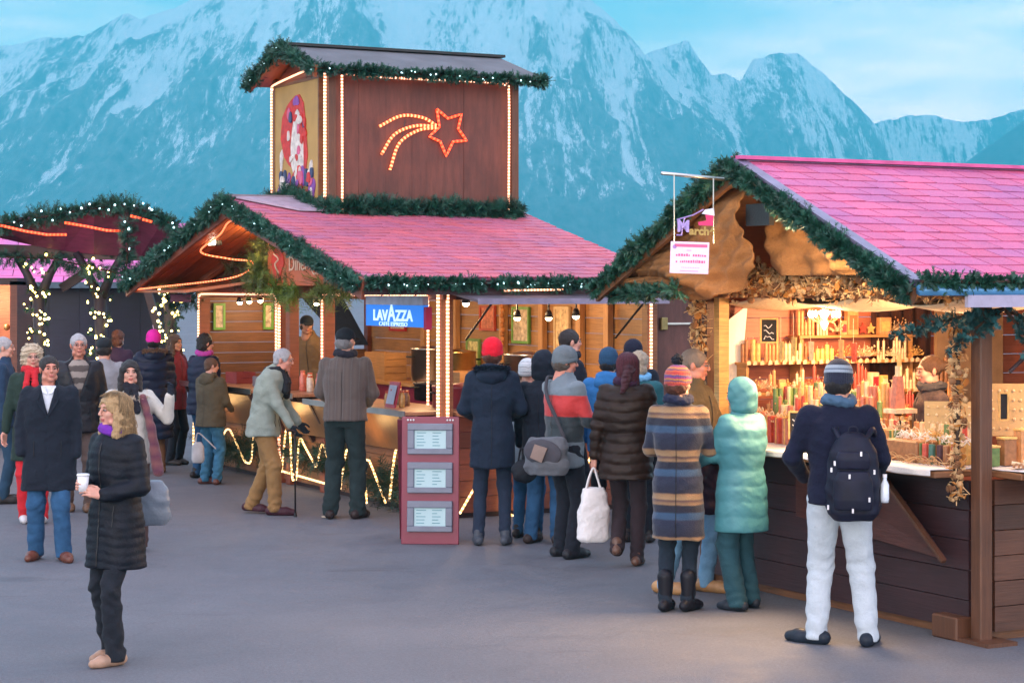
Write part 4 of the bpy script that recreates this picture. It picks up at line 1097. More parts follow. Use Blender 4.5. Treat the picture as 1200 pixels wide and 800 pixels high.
# fir bough under the eave, right
def bough(label, base, dirs, M):
    mb = MB(); tb = MB()
    for d, Lb in dirs:
        d = Vector(d).normalized(); p0 = Vector(base); pts = [p0+d*Lb*t+Vector((0,0,-.12*t*t*Lb)) for t in np.linspace(0, 1, 9)]
        tb.tube(pts, [.014*(1-.8*i/8) for i in range(9)], 5)
        for k in range(2, 9):
            for sg in (-1, 1):
                sd = d.cross(Vector((0,0,1))).normalized()*sg
                q = pts[k-1]; tip = q+(sd*.8+d*.9+Vector((0,0,-.25))).normalized()*Lb*.42*(1.15-k/9)
                needles(mb, [q, tip], .01, 45, 0, (.025,.045), .05)
        needles(mb, pts, .01, 45, 0, (.025,.045), .05)
    e = empty('fir_bough', label, 'fir bough', M=M)
    mb.build('needles', foliage('blue green fir', (.015,.085,.09)), e); tb.build('branch', M_TWIG, e)
bough('blue green fir bough hanging under the eave at the corner post', (.1, -.1, 2.12), [((-1,.5,-.15), .75), ((-1,.1,-.5), .5), ((.5,-.3,-.7), .5), ((1,-.15,-.4), .6)], MR)
bough('second blue green fir bough under the eave right of the post', (.55, -.12, 2.14), [((-.8,-.3,-.6), .5), ((.2,-.3,-.8), .5)], MR)
b = MB(); b.tube([(.14, -.1, 1.72), (.52, -.2, 2.06)], .014, 8); o = b.build('awning_strut', M_DARKWOOD, rs)

# hanging sign bar
hs = empty('hanging_sign', 'pink and white notice hanging from a metal bar at the near gable', 'hanging sign', M=Matrix())
def rp(X, Y, D): return px(X, Y, D)
Dh = 13.55
b = MB(); b.tube([rp(775, 203, Dh), rp(848, 210, 13.75)], .012, 8); b.build('bar', M_STEEL, hs, smooth=True)
for (X, Y0, Y1) in ((790, 205, 283), (836, 209, 285)):
    b = MB(); b.tube([rp(X, Y0, Dh), rp(X, Y1, Dh)], .004, 5); b.build('hanger', M_STEEL, hs)
sgM = frame_m(rp(808, 302, Dh-.02), (1, -.1, -.035), (.03, .12, 1))
s1 = MB().box(-.127, .127, -.105, .105, -.006, .006, M=sgM); s1.build('notice', plain('notice white pink', (.86,.62,.76), .5, 0, .04), hs)
pk = plain('notice pink', (.85,.1,.25), .5, 0, .05)
b = MB(); b.box(-.1, .115, .07, .09, .006, .008, M=sgM); b.build('notice_band', pk, hs)
b = MB(); rr = random.Random(9)
for (z, x0, x1, h) in ((.008, -.09, .1, .016), (-.035, -.09, .1, .016)):
    x = x0
    while x < x1:
        w_ = .007+.008*rr.random()
        if rr.random() < .9: b.box(x, x+w_, z, z+h*(.7+.6*rr.random()), .006, .0075, M=sgM)
        x += w_+.004
b.build('notice_lettering', pk, hs)
b = MB()
x = -.05
while x < .07: b.box(x, x+.006, -.07, -.063, .006, .0075, M=sgM); x += .011
b.box(-.02, .01, .045, .052, .006, .0075, M=sgM); b.box(-.06, .06, -.092, -.086, .006, .0075, M=sgM)
b.build('notice_lettering', plain('notice grey', (.5,.3,.42)), hs)
b = MB(); b.lathe([(.0001, .0), (.014, .0), (.014, .002), (.0001, .002)], n=12, M=sgM @ Matrix.Translation((-.1, .07, .006))); b.build('round_logo', plain('logo violet', (.4,.2,.5)), hs)
# wire ornament above the notice: lilac frame, letter M, red and white shape
om = empty('wire_ornament', 'lilac wire ornament with letter M and a red white boot above the notice', 'ornament', M=Matrix())
li = plain('lilac wire', (.3,.22,.5), .4, .3); rd = plain('ornament red', (.6,.02,.12)); wh = plain('ornament white', (.7,.7,.8)); ye_ = plain('ornament yellow', (.4,.26,.06))
oM = frame_m(rp(813, 262, Dh), (1, -.1, -.03), (.03, .1, 1)); s_ = 13.5/F
def op(X, Y): return oM @ Vector(((X-813)*s_, -(Y-262)*s_, 0))
for pts in ([(793,258),(812,252),(824,245)], [(794,258),(796,272)], [(802,255),(799,276)], [(793,276),(800,276)]):
    MB().tube([op(*p) for p in pts], .005, 5).build('wire', li, om)
text('letter', 'M', .11, li, oM @ Matrix.Translation(((801-813)*s_, -(266-262)*s_, 0)), om, .004, bold=.003)
text('lettering', 'arché', .075, ye_, oM @ Matrix.Translation(((823-813)*s_, -(271-262)*s_, 0)), om, .004, bold=.003)
b = MB(); b.prism([op(*p) for p in [(826,245),(836,243),(837,252),(822,250)]], (0,.012,0)); b.build('boot_cuff', wh, om)
b = MB(); b.prism([op(*p) for p in [(826,251),(836,252),(836,264),(819,264),(818,260),(828,258)]], (0,.012,0)); b.build('boot', rd, om)

# white cloth scallops under the ceiling
M_CREAM = cloth('cream ceiling cloth', (.75,.62,.42), .9, .1)
def scal(u, v, y0=.1, y1=3.0, x0=.05, x1=1.3):
    y = y0+(y1-y0)*u; x = x0+(x1-x0)*v
    sag = .13*abs(math.sin(PI*u*2.5))**.8
    return (x, y, 2.26-.04-sag*(.35+.65*math.sin(PI*min(1, v+.15)))-.02*v)
drape(scal, 50, 12, 'cream cloth sagging in scallops under the candle stall ceiling', M_CREAM, 'ceiling_cloth', .006)
def scal2(u, v): 
    x = .2+2.6*u; y = .15+1.2*v
    return (x, y, 2.2-.16*abs(math.sin(PI*u*2+.3))*math.sin(PI*min(1, v+.2))*.9)
b = MB(); b.sheet([[(1.55+.62*j/24+.0*i, 3.14-.025*math.sin(j*1.3)-.01*math.sin(j*2.9+i), 2.2-1.1*i/8) for j in range(25)] for i in range(9)])  # dark sheet added for the shade of the open doorway; nothing hangs there
o = b.build('door_shade_sheet', cloth('dark brown curtain', (.045,.016,.012)), M=MR, smooth=True, solid=.008); tag(o, 'dark brown curtain over the back doorway of the candle stall', 'shade sheet')
o = MB().box(2.2, 2.9, 3.1, 3.14, 1.2, 2.2).build('beige_panel', plain('beige panel', (.36,.22,.12), .7), M=MR); tag(o, 'plain beige panel behind the saleswoman', 'panel')
# white paper poster in the corner
b = MB(); b.prism([(.1, 3.1, 1.45), (.1, 3.1, 1.98), (.32, 3.1, 2.12), (.22, 3.1, 1.2), (.1, 3.1, 1.15)], (0, -.01, 0)); o = b.build('paper_poster', plain('white poster', (.85,.82,.78), .6, 0, .03), M=MR); tag(o, 'pointed white paper poster at the left edge of the candle stall', 'poster')
# chandelier
p = MR.inverted() @ px(966, 372, 14.75)
e = empty('chandelier', 'bright little crystal chandelier hanging in the candle stall', 'chandelier', M=MR @ Matrix.Translation(p))
MB().tube([(0,0,.06), (0,0,.16)], .004, 5).build('chain', M_BLACK, e)
MB().lathe([(.01,.06), (.05,.04), (.012,.0), (.03,-.04), (.005,-.09)], n=10).build('body', glow('crystal', (1,.8,.45), 7), e, smooth=True)
for k in range(8):
    a = k*PI/4
    MB().tube(smooth_path([(0,0,0), (.05*math.cos(a), .05*math.sin(a), -.035), (.105*math.cos(a), .105*math.sin(a), .0)], 4), .004, 5).build('arm', plain('brass', (.6,.42,.16), .3, 1), e)
    MB().ball((.105*math.cos(a), .105*math.sin(a), .025), .016, 8, 0, (.8,.8,1.6)).build('candle_bulb', glow('crystal bulb', (1,.8,.45), 16), e, smooth=True)
# display goods -----------------------------------------------------------
gm = {k: plain('goods '+k, v, .45, 0, .25, 30) for k, v in dict(red=(.48,.07,.045), orange=(.58,.28,.11), yellow=(.7,.42,.13), cream=(.75,.56,.34), green=(.12,.2,.06), dark=(.08,.04,.05), pink=(.5,.17,.11), wine=(.3,.02,.03), teal=(.05,.15,.12), brown=(.3,.13,.05)).items()}
CND = {}
def candle(x, y, z, r, h, col, label=None, grp='candles', rim=None):
    key = (round(r, 3), round(h, 2), col)
    if key not in CND:
        e = empty('candle', label, 'candle', grp, M=MR @ Matrix.Translation((x, y, z)))
        MB().lathe([(r*.98, 0), (r, .006), (r, h-.01), (r*.9, h), (r*.3, h-.004)], n=9).build('wax', gm[col], e, smooth=True)
        MB().tube([(0,0,h-.004), (.003,0,h+.018)], .002, 4).build('wick', gm['cream'], e)
        CND[key] = e; return e
    c = copy_tree(CND[key]); c.matrix_world = MR @ Matrix.Translation((x, y, z)); tag(c, label, 'candle', grp); return c
rr = random.Random(11)
def shelf(x0, x1, y0, y1, z, label, m=M_PINE):
    e = empty('display_shelf', label, 'shelf', M=MR)
    MB().box(x0, x1, y0, y1, z-.02, z).build('board', m, e)
    for x in (x0+.03, x1-.03): MB().box(x-.012, x+.012, y0+.02, y1, 1.09, z-.02).build('leg', m, e)
    return e
# stepped display along the end wall, seen through the hatch
tiers = [(2.62, 2.84, 1.24, .15, 2.2), (2.8, 3.0, 1.45, .15, 2.2), (2.94, 3.14, 1.68, .2, 2.0), (3.0, 3.16, 1.88, .75, 1.9)]
nm_ = ['lowest', 'second', 'third', 'topmost']
for k, (y0, y1, z, xa_, xb_) in enumerate(tiers): shelf(xa_, xb_, y0, y1, z, nm_[k]+' display shelf along the end wall of the candle stall')
pal = [['red','pink','cream','orange','red','green'], ['orange','yellow','cream','red','brown','green','cream'], ['cream','yellow','pink','orange','cream','brown'], ['cream','yellow','orange','cream']]
def star_o(x, y, z, r, col, label, grp):
    e = MB(); e.prism([(x+(r if i % 2 == 0 else r*.45)*math.cos(PI/2+i*PI/5), y, z+r+(r if i % 2 == 0 else r*.45)*math.sin(PI/2+i*PI/5)) for i in range(10)], (0,.012,0))
    tag(e.build('star_ornament', gm[col], M=MR), label, 'ornament', grp)
def gbox(x, y, z, w_, h, col, rib, label, grp):
    e = empty('goods_box', label, 'box', grp, M=MR @ Matrix.Translation((x, y, z)) @ Matrix.Rotation(rr.random()*.5-.25, 4, 'Z'))
    MB().box(-w_/2, w_/2, -.03, .03, 0, h).build('box', gm[col], e, bevel=.003)
    MB().box(-w_*.36, w_*.36, -.034, -.03, h*.2, h*.75).build('paper_label', gm[rib], e)
def tuft(x, y, z, r, col, label, grp):
    b = MB()
    for i in range(46):
        d = Vector((rr.gauss(0,1), rr.gauss(0,1), abs(rr.gauss(.4,1)))).normalized()*r*(.6+.6*rr.random()); s_ = d.cross(Vector((rr.gauss(0,1),.3,.2))).normalized()*.005
        c = Vector((x, y, z)); b.add([c-s_, c+s_, c+d], [(0,1,2)])
        if i % 3 == 0: b.ball(c+d, .007, 5)
    tag(b.build('gilded_sprig', gm[col], M=MR), label, 'sprig', grp)
for k, (y0, y1, z, xa_, xb_) in enumerate(tiers):
    x = xa_+.05
    while x < xb_-.06:
        q = rr.random(); col = pal[k][int(rr.random()*len(pal[k]))]; yy = y0+.07+.05*rr.random()
        lab = nm_[k]+' display shelf'
        if q < .28:
            h = [.19, .2, .17, .2][k]*(.65+.5*rr.random()); r = rr.choice([.011, .014, .02])
            for _ in range(rr.randint(2, 5)):
                if x > xb_-.04: break
                candle(x, yy, z, r, h+.03*rr.randint(-2, 2), col, 'slim %s candle in the rows on the %s' % (col, lab), 'slim candles on the %s' % lab); x += r*2+.006
            x += .015
        elif q < .40:
            w_ = .05+.06*rr.random(); h = .09+.12*rr.random(); gbox(x+w_/2, yy, z, w_, h, col, rr.choice(['cream','yellow','wine','brown']), '%s box with a paper label on the %s' % (col, lab), 'labelled boxes on the %s' % lab); x += w_+.015
        elif q < .84: tuft(x+.04, yy, z+.03, .06+.05*rr.random(), rr.choice(['yellow','cream','orange']), 'gilded sprig standing on the %s' % lab, 'gilded sprigs on the %s' % lab); x += .065
        elif q < .93: star_o(x+.05, yy, z, .04+.015*rr.random(), rr.choice(['cream','red','yellow']), 'star ornament leaning on the %s' % lab, 'star ornaments on the %s' % lab); x += .10
        else: x += .02
# shimmering tags in front of each tier
def tagrow(x0, x1, y, z, label, col='cream'):
    x = x0
    while x < x1:
        e = MB(); e.prism([(x, y, z+.0), (x+.035, y, z+.004), (x+.03, y-.006, z+.03), (x+.012, y-.006, z+.038), (x-.002, y-.004, z+.026)], (0,.004,0)); x += .05+.03*rr.random()
        o = e.build('price_tag', gm[col], M=MR); tag(o, label, 'price tag', label.replace('pale price tag', 'price tags'))
tagrow(.15, 2.2, 2.6, 1.22, 'pale price tag on the lowest display shelf'); tagrow(.15, 2.2, 2.78, 1.43, 'pale price tag on the second display shelf'); tagrow(.2, 2.0, 2.92, 1.66, 'pale price tag on the third display shelf')
# front row on the counter: red boxes and candle jars
for i in range(22):
    y = 2.75-i*.115; col = ['red','pink','red','orange','yellow','cream','green'][int(rr.random()*7)] if y < 2.3 else ['red','pink','red'][i % 3]
    h = .17+.06*rr.random() if y > 1.2 else .14+.05*rr.random()
    e = empty('gift_box', 'upright %s gift box in the front row on the candle counter' % col, 'gift box', 'gift boxes in the front row on the candle counter', M=MR @ Matrix.Translation((.12+.05*rr.random(), y, 1.1)) @ Matrix.Rotation(rr.random()*.5-.25, 4, 'Z'))
    MB().box(-.03, .03, -.045, .045, 0, h).build('box', gm[col], e, bevel=.003)
    MB().box(-.032, .032, -.01, .01, 0, h+.003).build('ribbon', gm['yellow' if col != 'yellow' else 'red'], e)
    b = MB()
    for s_ in (-1, 1): b.tube(smooth_path([(0,0,h), (0,s_*.03,h+.035), (0,s_*.045,h+.01), (0,0,h+.004)], 4), .005, 4)
    b.build('bow', gm['cream'], e)
for i in range(16):
    y = 1.28-i*.068; col = ['brown','wine','green','red','teal','dark','brown','wine'][i % 8]
    candle(-.02+.02*rr.random(), y, 1.1, .023, .13, col, 'thick %s candle in the front row left of the corner post' % {'wine':'dark red','dark':'black'}.get(col, col), 'thick candles in the front row left of the corner post')
# second counter row, taller, standing behind
for i in range(20):
    y = 1.5-i*.065; col = ['cream','brown','red','orange','yellow','green'][int(rr.random()*6)]
    candle(.24+.03*rr.random(), y, 1.1, .018, .24, col, 'tall slim %s candle behind the front row on the counter' % col, 'tall slim candles behind the front row')
rb = empty('counter_riser', 'red cloth covered step behind the gift boxes on the candle counter', 'riser', M=MR)
MB().box(.26, .62, 1.55, 2.85, 1.09, 1.2).build('riser_top', gm['wine'], rb, bevel=.006)
y = 2.82
while y > 1.6:
    for row, x in enumerate((.32, .44, .56)):
        q = rr.random(); col = ['red','pink','cream','orange','cream','green','yellow'][int(rr.random()*7)]
        if q < .75: candle(x+.02*rr.random(), y, 1.2, rr.choice([.014, .02]), .17+.07*row+.03*rr.randint(0, 2), col, 'tall %s candle on the red step behind the gift boxes' % col, 'tall candles on the red step')
        elif q < .9: tuft(x, y, 1.2, .09, 'yellow', 'gilded sprig on the red step behind the gift boxes', 'gilded sprigs on the red step')
    y -= .048
for i in range(11):
    tuft(.02+.25*rr.random(), 2.7-i*.22, 1.24+.08*rr.random(), .06, rr.choice(['yellow','cream']), 'gilded sprig tucked among the front counter goods', 'gilded sprigs among the front counter goods')
# straw and dried stems lying in front
b = MB()
for i in range(60):
    y = 1.6-1.4*rr.random(); a = rr.random()*.6-.3; q = Vector((-.13+.08*rr.random(), y, 1.105)); l = .1+.12*rr.random()
    b.tube(smooth_path([q, q+Vector((a*.1, l*.5, .03+.03*rr.random())), q+Vector((a*.2, l, .004))], 4), .003, 4)
o = b.build('dried_stems', plain('dried stems', (.45,.26,.12), .8), M=MR); tag(o, 'dried stems lying along the counter edge before the candles', 'dried stems', kind='stuff')
# white frosted ornaments over the dark candles
b = MB()
for i in range(110):
    c = Vector((.05+.05*rr.random(), .95-.75*rr.random(), 1.245+.04*rr.random())); d = Vector((rr.gauss(0,1), rr.gauss(0,1), rr.gauss(0,1))).normalized()*.02
    b.tube([c-d, c+d], .003, 4); b.ball(c+d, .006, 5)
o = b.build('frosted_sprigs', plain('frosted white', (.85,.82,.75), .5), M=MR); tag(o, 'white frosted sprigs lying over the dark candles', 'sprigs', kind='stuff')
# leaning earring card
def card(x, y, z, w_, h, tilt, label, seed, rz_=0):
    e = empty('display_card', label, 'display card', M=MR @ Matrix.Translation((x, y, z)) @ Matrix.Rotation(rz_, 4, 'Z') @ Matrix.Rotation(tilt, 4, 'Y'))
    MB().box(0, .012, -w_/2, w_/2, 0, h).build('card', plain('gold cream card', (.5,.34,.15), .5, 0, .12), e)
    b = MB(); r2 = random.Random(seed)
    for i in range(5):
        for j in range(6): b.ball((-.006, -w_*.4+w_*.16*j+.01*r2.random(), h*.14+h*.18*i), .006+.006*r2.random(), 6)
    b.build('trinkets', gm['cream'], e)['kind'] = 'stuff'
p = MR.inverted() @ px(1100, 503, 13.75); card(p.x+.1, p.y, 1.2, .34, .3, rad(18), 'large cream display card with rows of trinkets before the saleswoman', 1, rad(52))
p = MR.inverted() @ px(1178, 470, 13.9); card(p.x, p.y, 1.25, .3, .36, rad(12), 'cream display card with trinkets right of the corner post', 2, rad(58))
# pointed step pyramid
p = MR.inverted() @ px(1055, 462, 14.0)
e = empty('tower_ornament', 'tall stepped pale ornament standing before the dark doorway', 'ornament', M=MR @ Matrix.Translation((p.x, p.y, 1.4)))
MB().box(-.09, .09, -.07, .07, 0, .03).build('base', gm['cream'], e); b = MB()
b.prism([(-.045,.0,.03), (.045,.0,.03), (.025,.0,.25), (-.025,.0,.25)], (0,.05,0)); b.build('panel', gm['pink'], e)
MB().box(-.02, .0, .0, .03, .25, .32).build('step', gm['cream'], e); MB().box(-.005, .01, .0, .03, .32, .40).build('spire', gm['yellow'], e)
st = empty('goods_block', 'low brown riser between the tall candles and the cards', 'riser', M=MR @ Matrix.Translation((p.x-.15, p.y-.3, 1.1)))
MB().box(-.05, .2, -.12, .2, 0, .14).build('riser', gm['brown'], st, bevel=.01)
# chalkboards
def chalk(Mx, w_, h, label, rows):
    e = empty('chalkboard', label, 'chalkboard', M=Mx)
    MB().box(-w_/2+.012, w_/2-.012, -.004, .004, .012, h-.012).build('slate', plain('slate black', (.03,.028,.03), .7), e)
    b = MB()
    for a in ((-w_/2, w_/2, 0, .012), (-w_/2, w_/2, h-.012, h), (-w_/2, -w_/2+.012, .012, h-.012), (w_/2-.012, w_/2, .012, h-.012)): b.box(a[0], a[1], -.008, .006, a[2], a[3])
    b.build('frame', gm['yellow'], e); b = MB(); r2 = random.Random(len(label))
    for i in range(rows):
        z = h-.04-(h-.06)*(i+.5)/rows; x = -w_/2+.03
        pts = []
        while x < w_/2-.03: pts.append((x, -.006, z+(r2.random()-.5)*.035)); x += .012+.008*r2.random()
        if len(pts) > 2: b.tube(pts, .0035, 4)
    b.build('chalk_writing', M_WHITE, e)
p = px(901, 402, 15.45); chalk(Matrix.Translation(p) @ Matrix.Rotation(rad(8), 4, 'Z'), .14, .19, 'yellow framed chalkboard high on the candle stall end wall', 3)
p = px(932, 514, 14.75); chalk(Matrix.Translation(p) @ Matrix.Rotation(rad(-8), 4, 'Z'), .10, .20, 'narrow chalkboard among the red gift boxes', 3)
p = px(1176, 493, 13.5); chalk(Matrix.Translation(p) @ Matrix.Rotation(rad(8), 4, 'Z'), .07, .19, 'narrow brown price board right of the corner post', 2)
# hanging ornaments strings in the back
for i, (X, Y, D) in enumerate([(930, 395, 15.2), (950, 400, 15.2), (985, 398, 15.0), (1000, 402, 15.0), (915, 400, 15.3)]):
    q = MR.inverted() @ px(X, Y, D); e = empty('hanging_ornament', ['Leftward yellow', 'pale', 'orange', 'red', 'small gold'][i]+' hanging ornament strip over the %s part of the shelves' % ['left', 'middle', 'right', 'far right', 'leftmost'][i], 'ornament', M=MR @ Matrix.Translation(q))
    MB().tube([(0,0,.0), (0,0,.18)], .002, 4).build('thread', gm['cream'], e)
    b = MB(); b.prism([(0,-.02,-.14), (0,.02,-.14), (0,.028,0), (0,-.028,0)], (.012,0,0)); b.build('strip', gm[['yellow','cream','orange','red','yellow'][i]], e)
# goods on the right counter beside the post
for i in range(5):
    q = MR.inverted() @ px(1172+i*9, 530, 13.25-.02*i)
    e = empty('wooden_roll', '%s bundle of cinnamon rolls on the side counter' % ['first', 'second', 'third', 'fourth', 'fifth'][i], 'bundle', M=MR @ Matrix.Translation((.22+i*.12, -.1+.03*(i % 2), 1.12)) @ Matrix.Rotation(rr.random(), 4, 'Z'))
    b = MB()
    for k in range(5): b.tube([(-.07, -.03+.015*k, .012*(k % 2)), (.07, -.03+.015*k, .012*(k % 2))], .009, 6)
    b.build('sticks', gm['brown'], e); MB().tube([(0,-.045,.006), (0,.045,.02)], .012, 6).build('tie', gm['cream'], e)
for i in range(6): 
    e = empty('trinket_box', '%s carved box stacked on the side counter' % ['small green', 'dark brown', 'orange', 'tall cream', 'low brown', 'red'][i], 'box', M=MR @ Matrix.Translation((.2+.14*i, .15, 1.1)))
    h = .12+.05*(i % 3); c_ = ['green', 'brown', 'orange', 'cream', 'brown', 'red'][i]
    MB().box(-.05, .05, -.04, .04, 0, h).build('box_body', gm[c_], e, bevel=.004); MB().box(-.054, .054, -.044, .044, h, h+.015).build('lid', gm['yellow'], e, bevel=.003)
# lamps
for (x, y, z, en) in ((.9, 2.3, 2.0, 46), (.7, 1.0, 2.0, 38), (1.0, -.05, 2.0, 20)):
    lamp('stall_lamp', 'POINT', (x, y, z), en, (1, .55, .27), .08, M=MR)
lamp('counter_lamp', 'SPOT', (-.1, 1.6, 2.1), 330, (1, .62, .32), .55, M=MR, target=(-2.0, .8, 0), spot=110)

# ================================================================ LEFT PAVILION and stalls behind
ML = Matrix.Translation((0, 0, 0))
pv = empty('fir_pavilion', 'dark wooden pavilion with purple canopy and fir edged curved roof', 'pavilion', M=ML)
M_PURP = wood('purple canopy boards', (.12,.02,.06), .55, .3, (2,16,2))
D1, D2 = 26.5, 30.5
top = [(-40, 272), (0, 263), (40, 256), (80, 249), (110, 244), (140, 240), (165, 245), (190, 256), (207, 268)]
bot = [(-40, 268), (0, 279), (40, 288), (75, 294), (110, 298), (140, 300), (165, 300), (190, 296), (207, 290)]
can = empty('canopy'); can.parent = pv
b = MB()
for i in range(len(top)-1):
    b.prism([px(*top[i], D1+.6), px(*top[i+1], D1+.6), px(top[i+1][0]+8, bot[i+1][1]-12, D2), px(top[i][0]+8, bot[i][1]-12, D2)], (0,0,.05))
b.build('canopy_roof', plain('mauve roofing', (.2,.1,.16), .6), can)
b = MB()
for i in range(len(top)-1):
    b.prism([px(top[i][0], top[i][1]+4, D1+.5), px(top[i+1][0], top[i+1][1]+4, D1+.5), px(*bot[i+1], D1+.9), px(*bot[i], D1+.9)], (0,.04,0))
b.build('canopy_front', M_PURP, can)
b = MB(); b.beam(px(-40, 292, D1+1), px(207, 300, D1+1.0), .12, .16); b.build('canopy_beam', M_DARKWOOD, can)
garland('fir garland with white fairy lights along the pavilion roof edge', [px(X, Y, D1+.45) for X, Y in top], .08, 330, ML, (8, L_WHITE), bulb_r=.012, twig=.13, lneed=(.04,.08))
garland('ragged fir fringe under the pavilion canopy', [px(-40, 300, D1+.8), px(60, 303, D1+.8), px(130, 318, D1+.8), px(200, 330, D1+.8)], .10, 110, ML, None, droop=.8)
garland('fir garland with white lights hanging down beside the big gable', [px(148, 258, D1+.3), px(150, 290, D1+.3), px(147, 325, D1+.3)], .09, 220, ML, (9, L_WHITE), bulb_r=.014)
for i, (pts, lb) in enumerate([([(-30,262),(0,264),(30,271),(55,275),(78,275)], 'red rope light at the left under the pavilion roof'), ([(76,261),(100,265),(125,270),(146,271)], 'red rope light in the middle under the pavilion roof'), ([(153,253),(165,256)], 'short red rope light near the pavilion top'), ([(167,257),(178,260)], 'very short red rope light at the right of the pavilion top')]):
    rope(lb, [px(X, Y, D1+.38) for X, Y in pts], ML, R_RED, .017)
lamp('canopy_lamp', 'POINT', px(40, 283, D1+.1), 2.5, (1,.15,.12), .1); lamp('canopy_lamp', 'POINT', px(130, 280, D1+.1), 2.5, (1,.15,.12), .1)
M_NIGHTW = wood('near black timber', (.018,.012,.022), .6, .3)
def treepost(X, D, label, spread=.32, lean=0, top_y=296):
    e = empty('forked_post'); e.parent = pv
    base = px(X, 0, D); x = base.x
    def zz(Y): return CZ-(Y-HY)/F*D
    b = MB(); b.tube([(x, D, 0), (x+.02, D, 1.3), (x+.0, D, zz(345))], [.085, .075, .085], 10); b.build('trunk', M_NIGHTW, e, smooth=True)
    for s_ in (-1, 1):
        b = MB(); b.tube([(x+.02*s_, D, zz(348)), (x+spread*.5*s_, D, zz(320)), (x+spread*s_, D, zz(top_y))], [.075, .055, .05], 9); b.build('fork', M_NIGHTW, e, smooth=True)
    # gold fairy lights wound round it
    pts = []
    for k in range(90):
        t = k/89; a = t*PI*2*5.2; z = zz(top_y)+(zz(430)-zz(top_y))*t
        pts.append((x+.11*math.cos(a)*(1+.2*(1-t)), D+.11*math.sin(a)-.02, z))
    g = empty('light_garland', label, 'garland', M=Matrix())
    mb = MB(); needles(mb, pts, .05, 40, 0, (.03,.06), .07); mb.build('needles', foliage('dusky fir', (.012,.05,.03)), g)
    lb = MB(); rr2 = random.Random(int(X))
    for q in range(70):
        k = rr2.randrange(len(pts)); 
        if pts[k][1] > D+.05: continue
        lb.ball(Vector(pts[k])+Vector((rr2.gauss(0,.035), -.06, rr2.gauss(0,.05))), .010+.012*rr2.random(), 6)
    o = lb.build('fairy_lights', L_GOLD, g, smooth=True); o['kind'] = 'stuff'
treepost(45, D1+.9, 'gold lit garland wound round the left forked post')
treepost(117, D1+.9, 'gold lit garland wound round the middle forked post')
treepost(199, D1+.2, 'gold lit garland wound round the post beside the chalet', .18, top_y=330)
b = MB(); b.beam(px(72, 338, D1+1.3), px(112, 312, D1+1.3), .09, .12); b.build('diagonal_brace', M_DARKWOOD, pv)
b = MB(); b.beam(px(190, 400, D1+.5), px(170, 330, D1+.5), .1, .1); b.build('diagonal_brace', M_DARKWOOD, pv)
# stall behind: pink roof and long dark navy wall
D3 = 33.0
bs = empty('rear_chalet', 'long dark chalet with plain pink roof behind the forked posts', 'market stall', M=ML)
def zz3(Y, D=D3): return CZ-(Y-HY)/F*D
x0, x1 = px(-120, 0, D3).x, px(200, 0, D3).x
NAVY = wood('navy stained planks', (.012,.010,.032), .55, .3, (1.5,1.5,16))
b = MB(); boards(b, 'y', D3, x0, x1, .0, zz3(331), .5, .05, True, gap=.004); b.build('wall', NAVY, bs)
b = MB(); n = 14
SH_B = shingle_mat('rear pink tiles', (.72,.16,.42), (.62,.17,.42), 0)
b.prism([(x0-.3, D3+2.4, zz3(258)), (x1+.2, D3+2.4, zz3(258)), (x1+.3, D3-.4, zz3(333)), (x0-.3, D3-.4, zz3(333))], (0,0,-.04), 1)
dn = Vector((0, -2.8, zz3(333)-zz3(258))); shingles(b, Vector((x0-.3, D3+2.4, zz3(258)+.01)), (1,0,0), dn, x1-x0+.5, dn.length, .5, .3)
b.build('roof', [SH_B, M_GAP], bs)
b = MB(); b.beam((x0-.3, D3-.45, zz3(334)), (x1+.3, D3-.45, zz3(334)), .04, .1); b.build('fascia', plain('slate blue fascia', (.06,.1,.14)), bs)
# lit kiosk at the far left
kx0, kx1 = px(-60, 0, 29).x, px(22, 0, 29).x
kk = empty('lit_kiosk', 'small kiosk with warm glowing window at the left edge', 'kiosk', M=ML)
MB().box(kx1-.1, kx1, 28.9, 30, 0, 2.35).build('post', M_REDWOOD, kk)
MB().box(kx0, kx1-.1, 28.95, 29.0, 0, 1.15).build('lower_wall', NAVY, kk); MB().box(kx0, kx1, 28.9, 30, 2.3, 2.4).build('roof', M_DARKWOOD, kk)
MB().box(kx0, kx1-.1, 29.9, 29.95, 1.15, 2.3).build('back_wall', wood('kiosk orange boards', (.5,.2,.1)), kk)
gl = MB(); rr = random.Random(2)
for i in range(46): gl.ball((kx1-.15-rr.random()*.9, 29.2+.4*rr.random(), 1.2+abs(rr.gauss(0,.22))), .03+.03*rr.random(), 6)
o = gl.build('goods_display', plain('golden goods', (.6,.35,.12), .3, .6), smooth=True); tag(o, 'glittering heap of small goods in the lit kiosk', 'goods', kind='stuff')
lamp('kiosk_lamp', 'POINT', (kx1-.5, 29.4, 2.15), 22, (1,.55,.35), .1)
# dark hanging sign/lantern left of centre stall
p = px(213, 352, 26.0)
e = empty('round_fir_hanging', 'dark fir wrapped shop lantern hanging left of the big gable', 'lantern', M=Matrix.Translation(p))
mb = MB(); needles(mb, [(-.18,0,-.02), (.18,0,-.02)], .13, 260, 0, (.05,.1), .12); mb.build('needles', foliage('dusky fir', (.012,.05,.03)), e)
MB().box(-.12, .14, -.16, -.12, -.02, .08).build('name_plate', plain('mauve plate', (.14,.05,.12)), e, bevel=.008)
MB().tube([(0,0,.05), (0,0,.35)], .008, 5).build('hanger', M_BLACK, e)
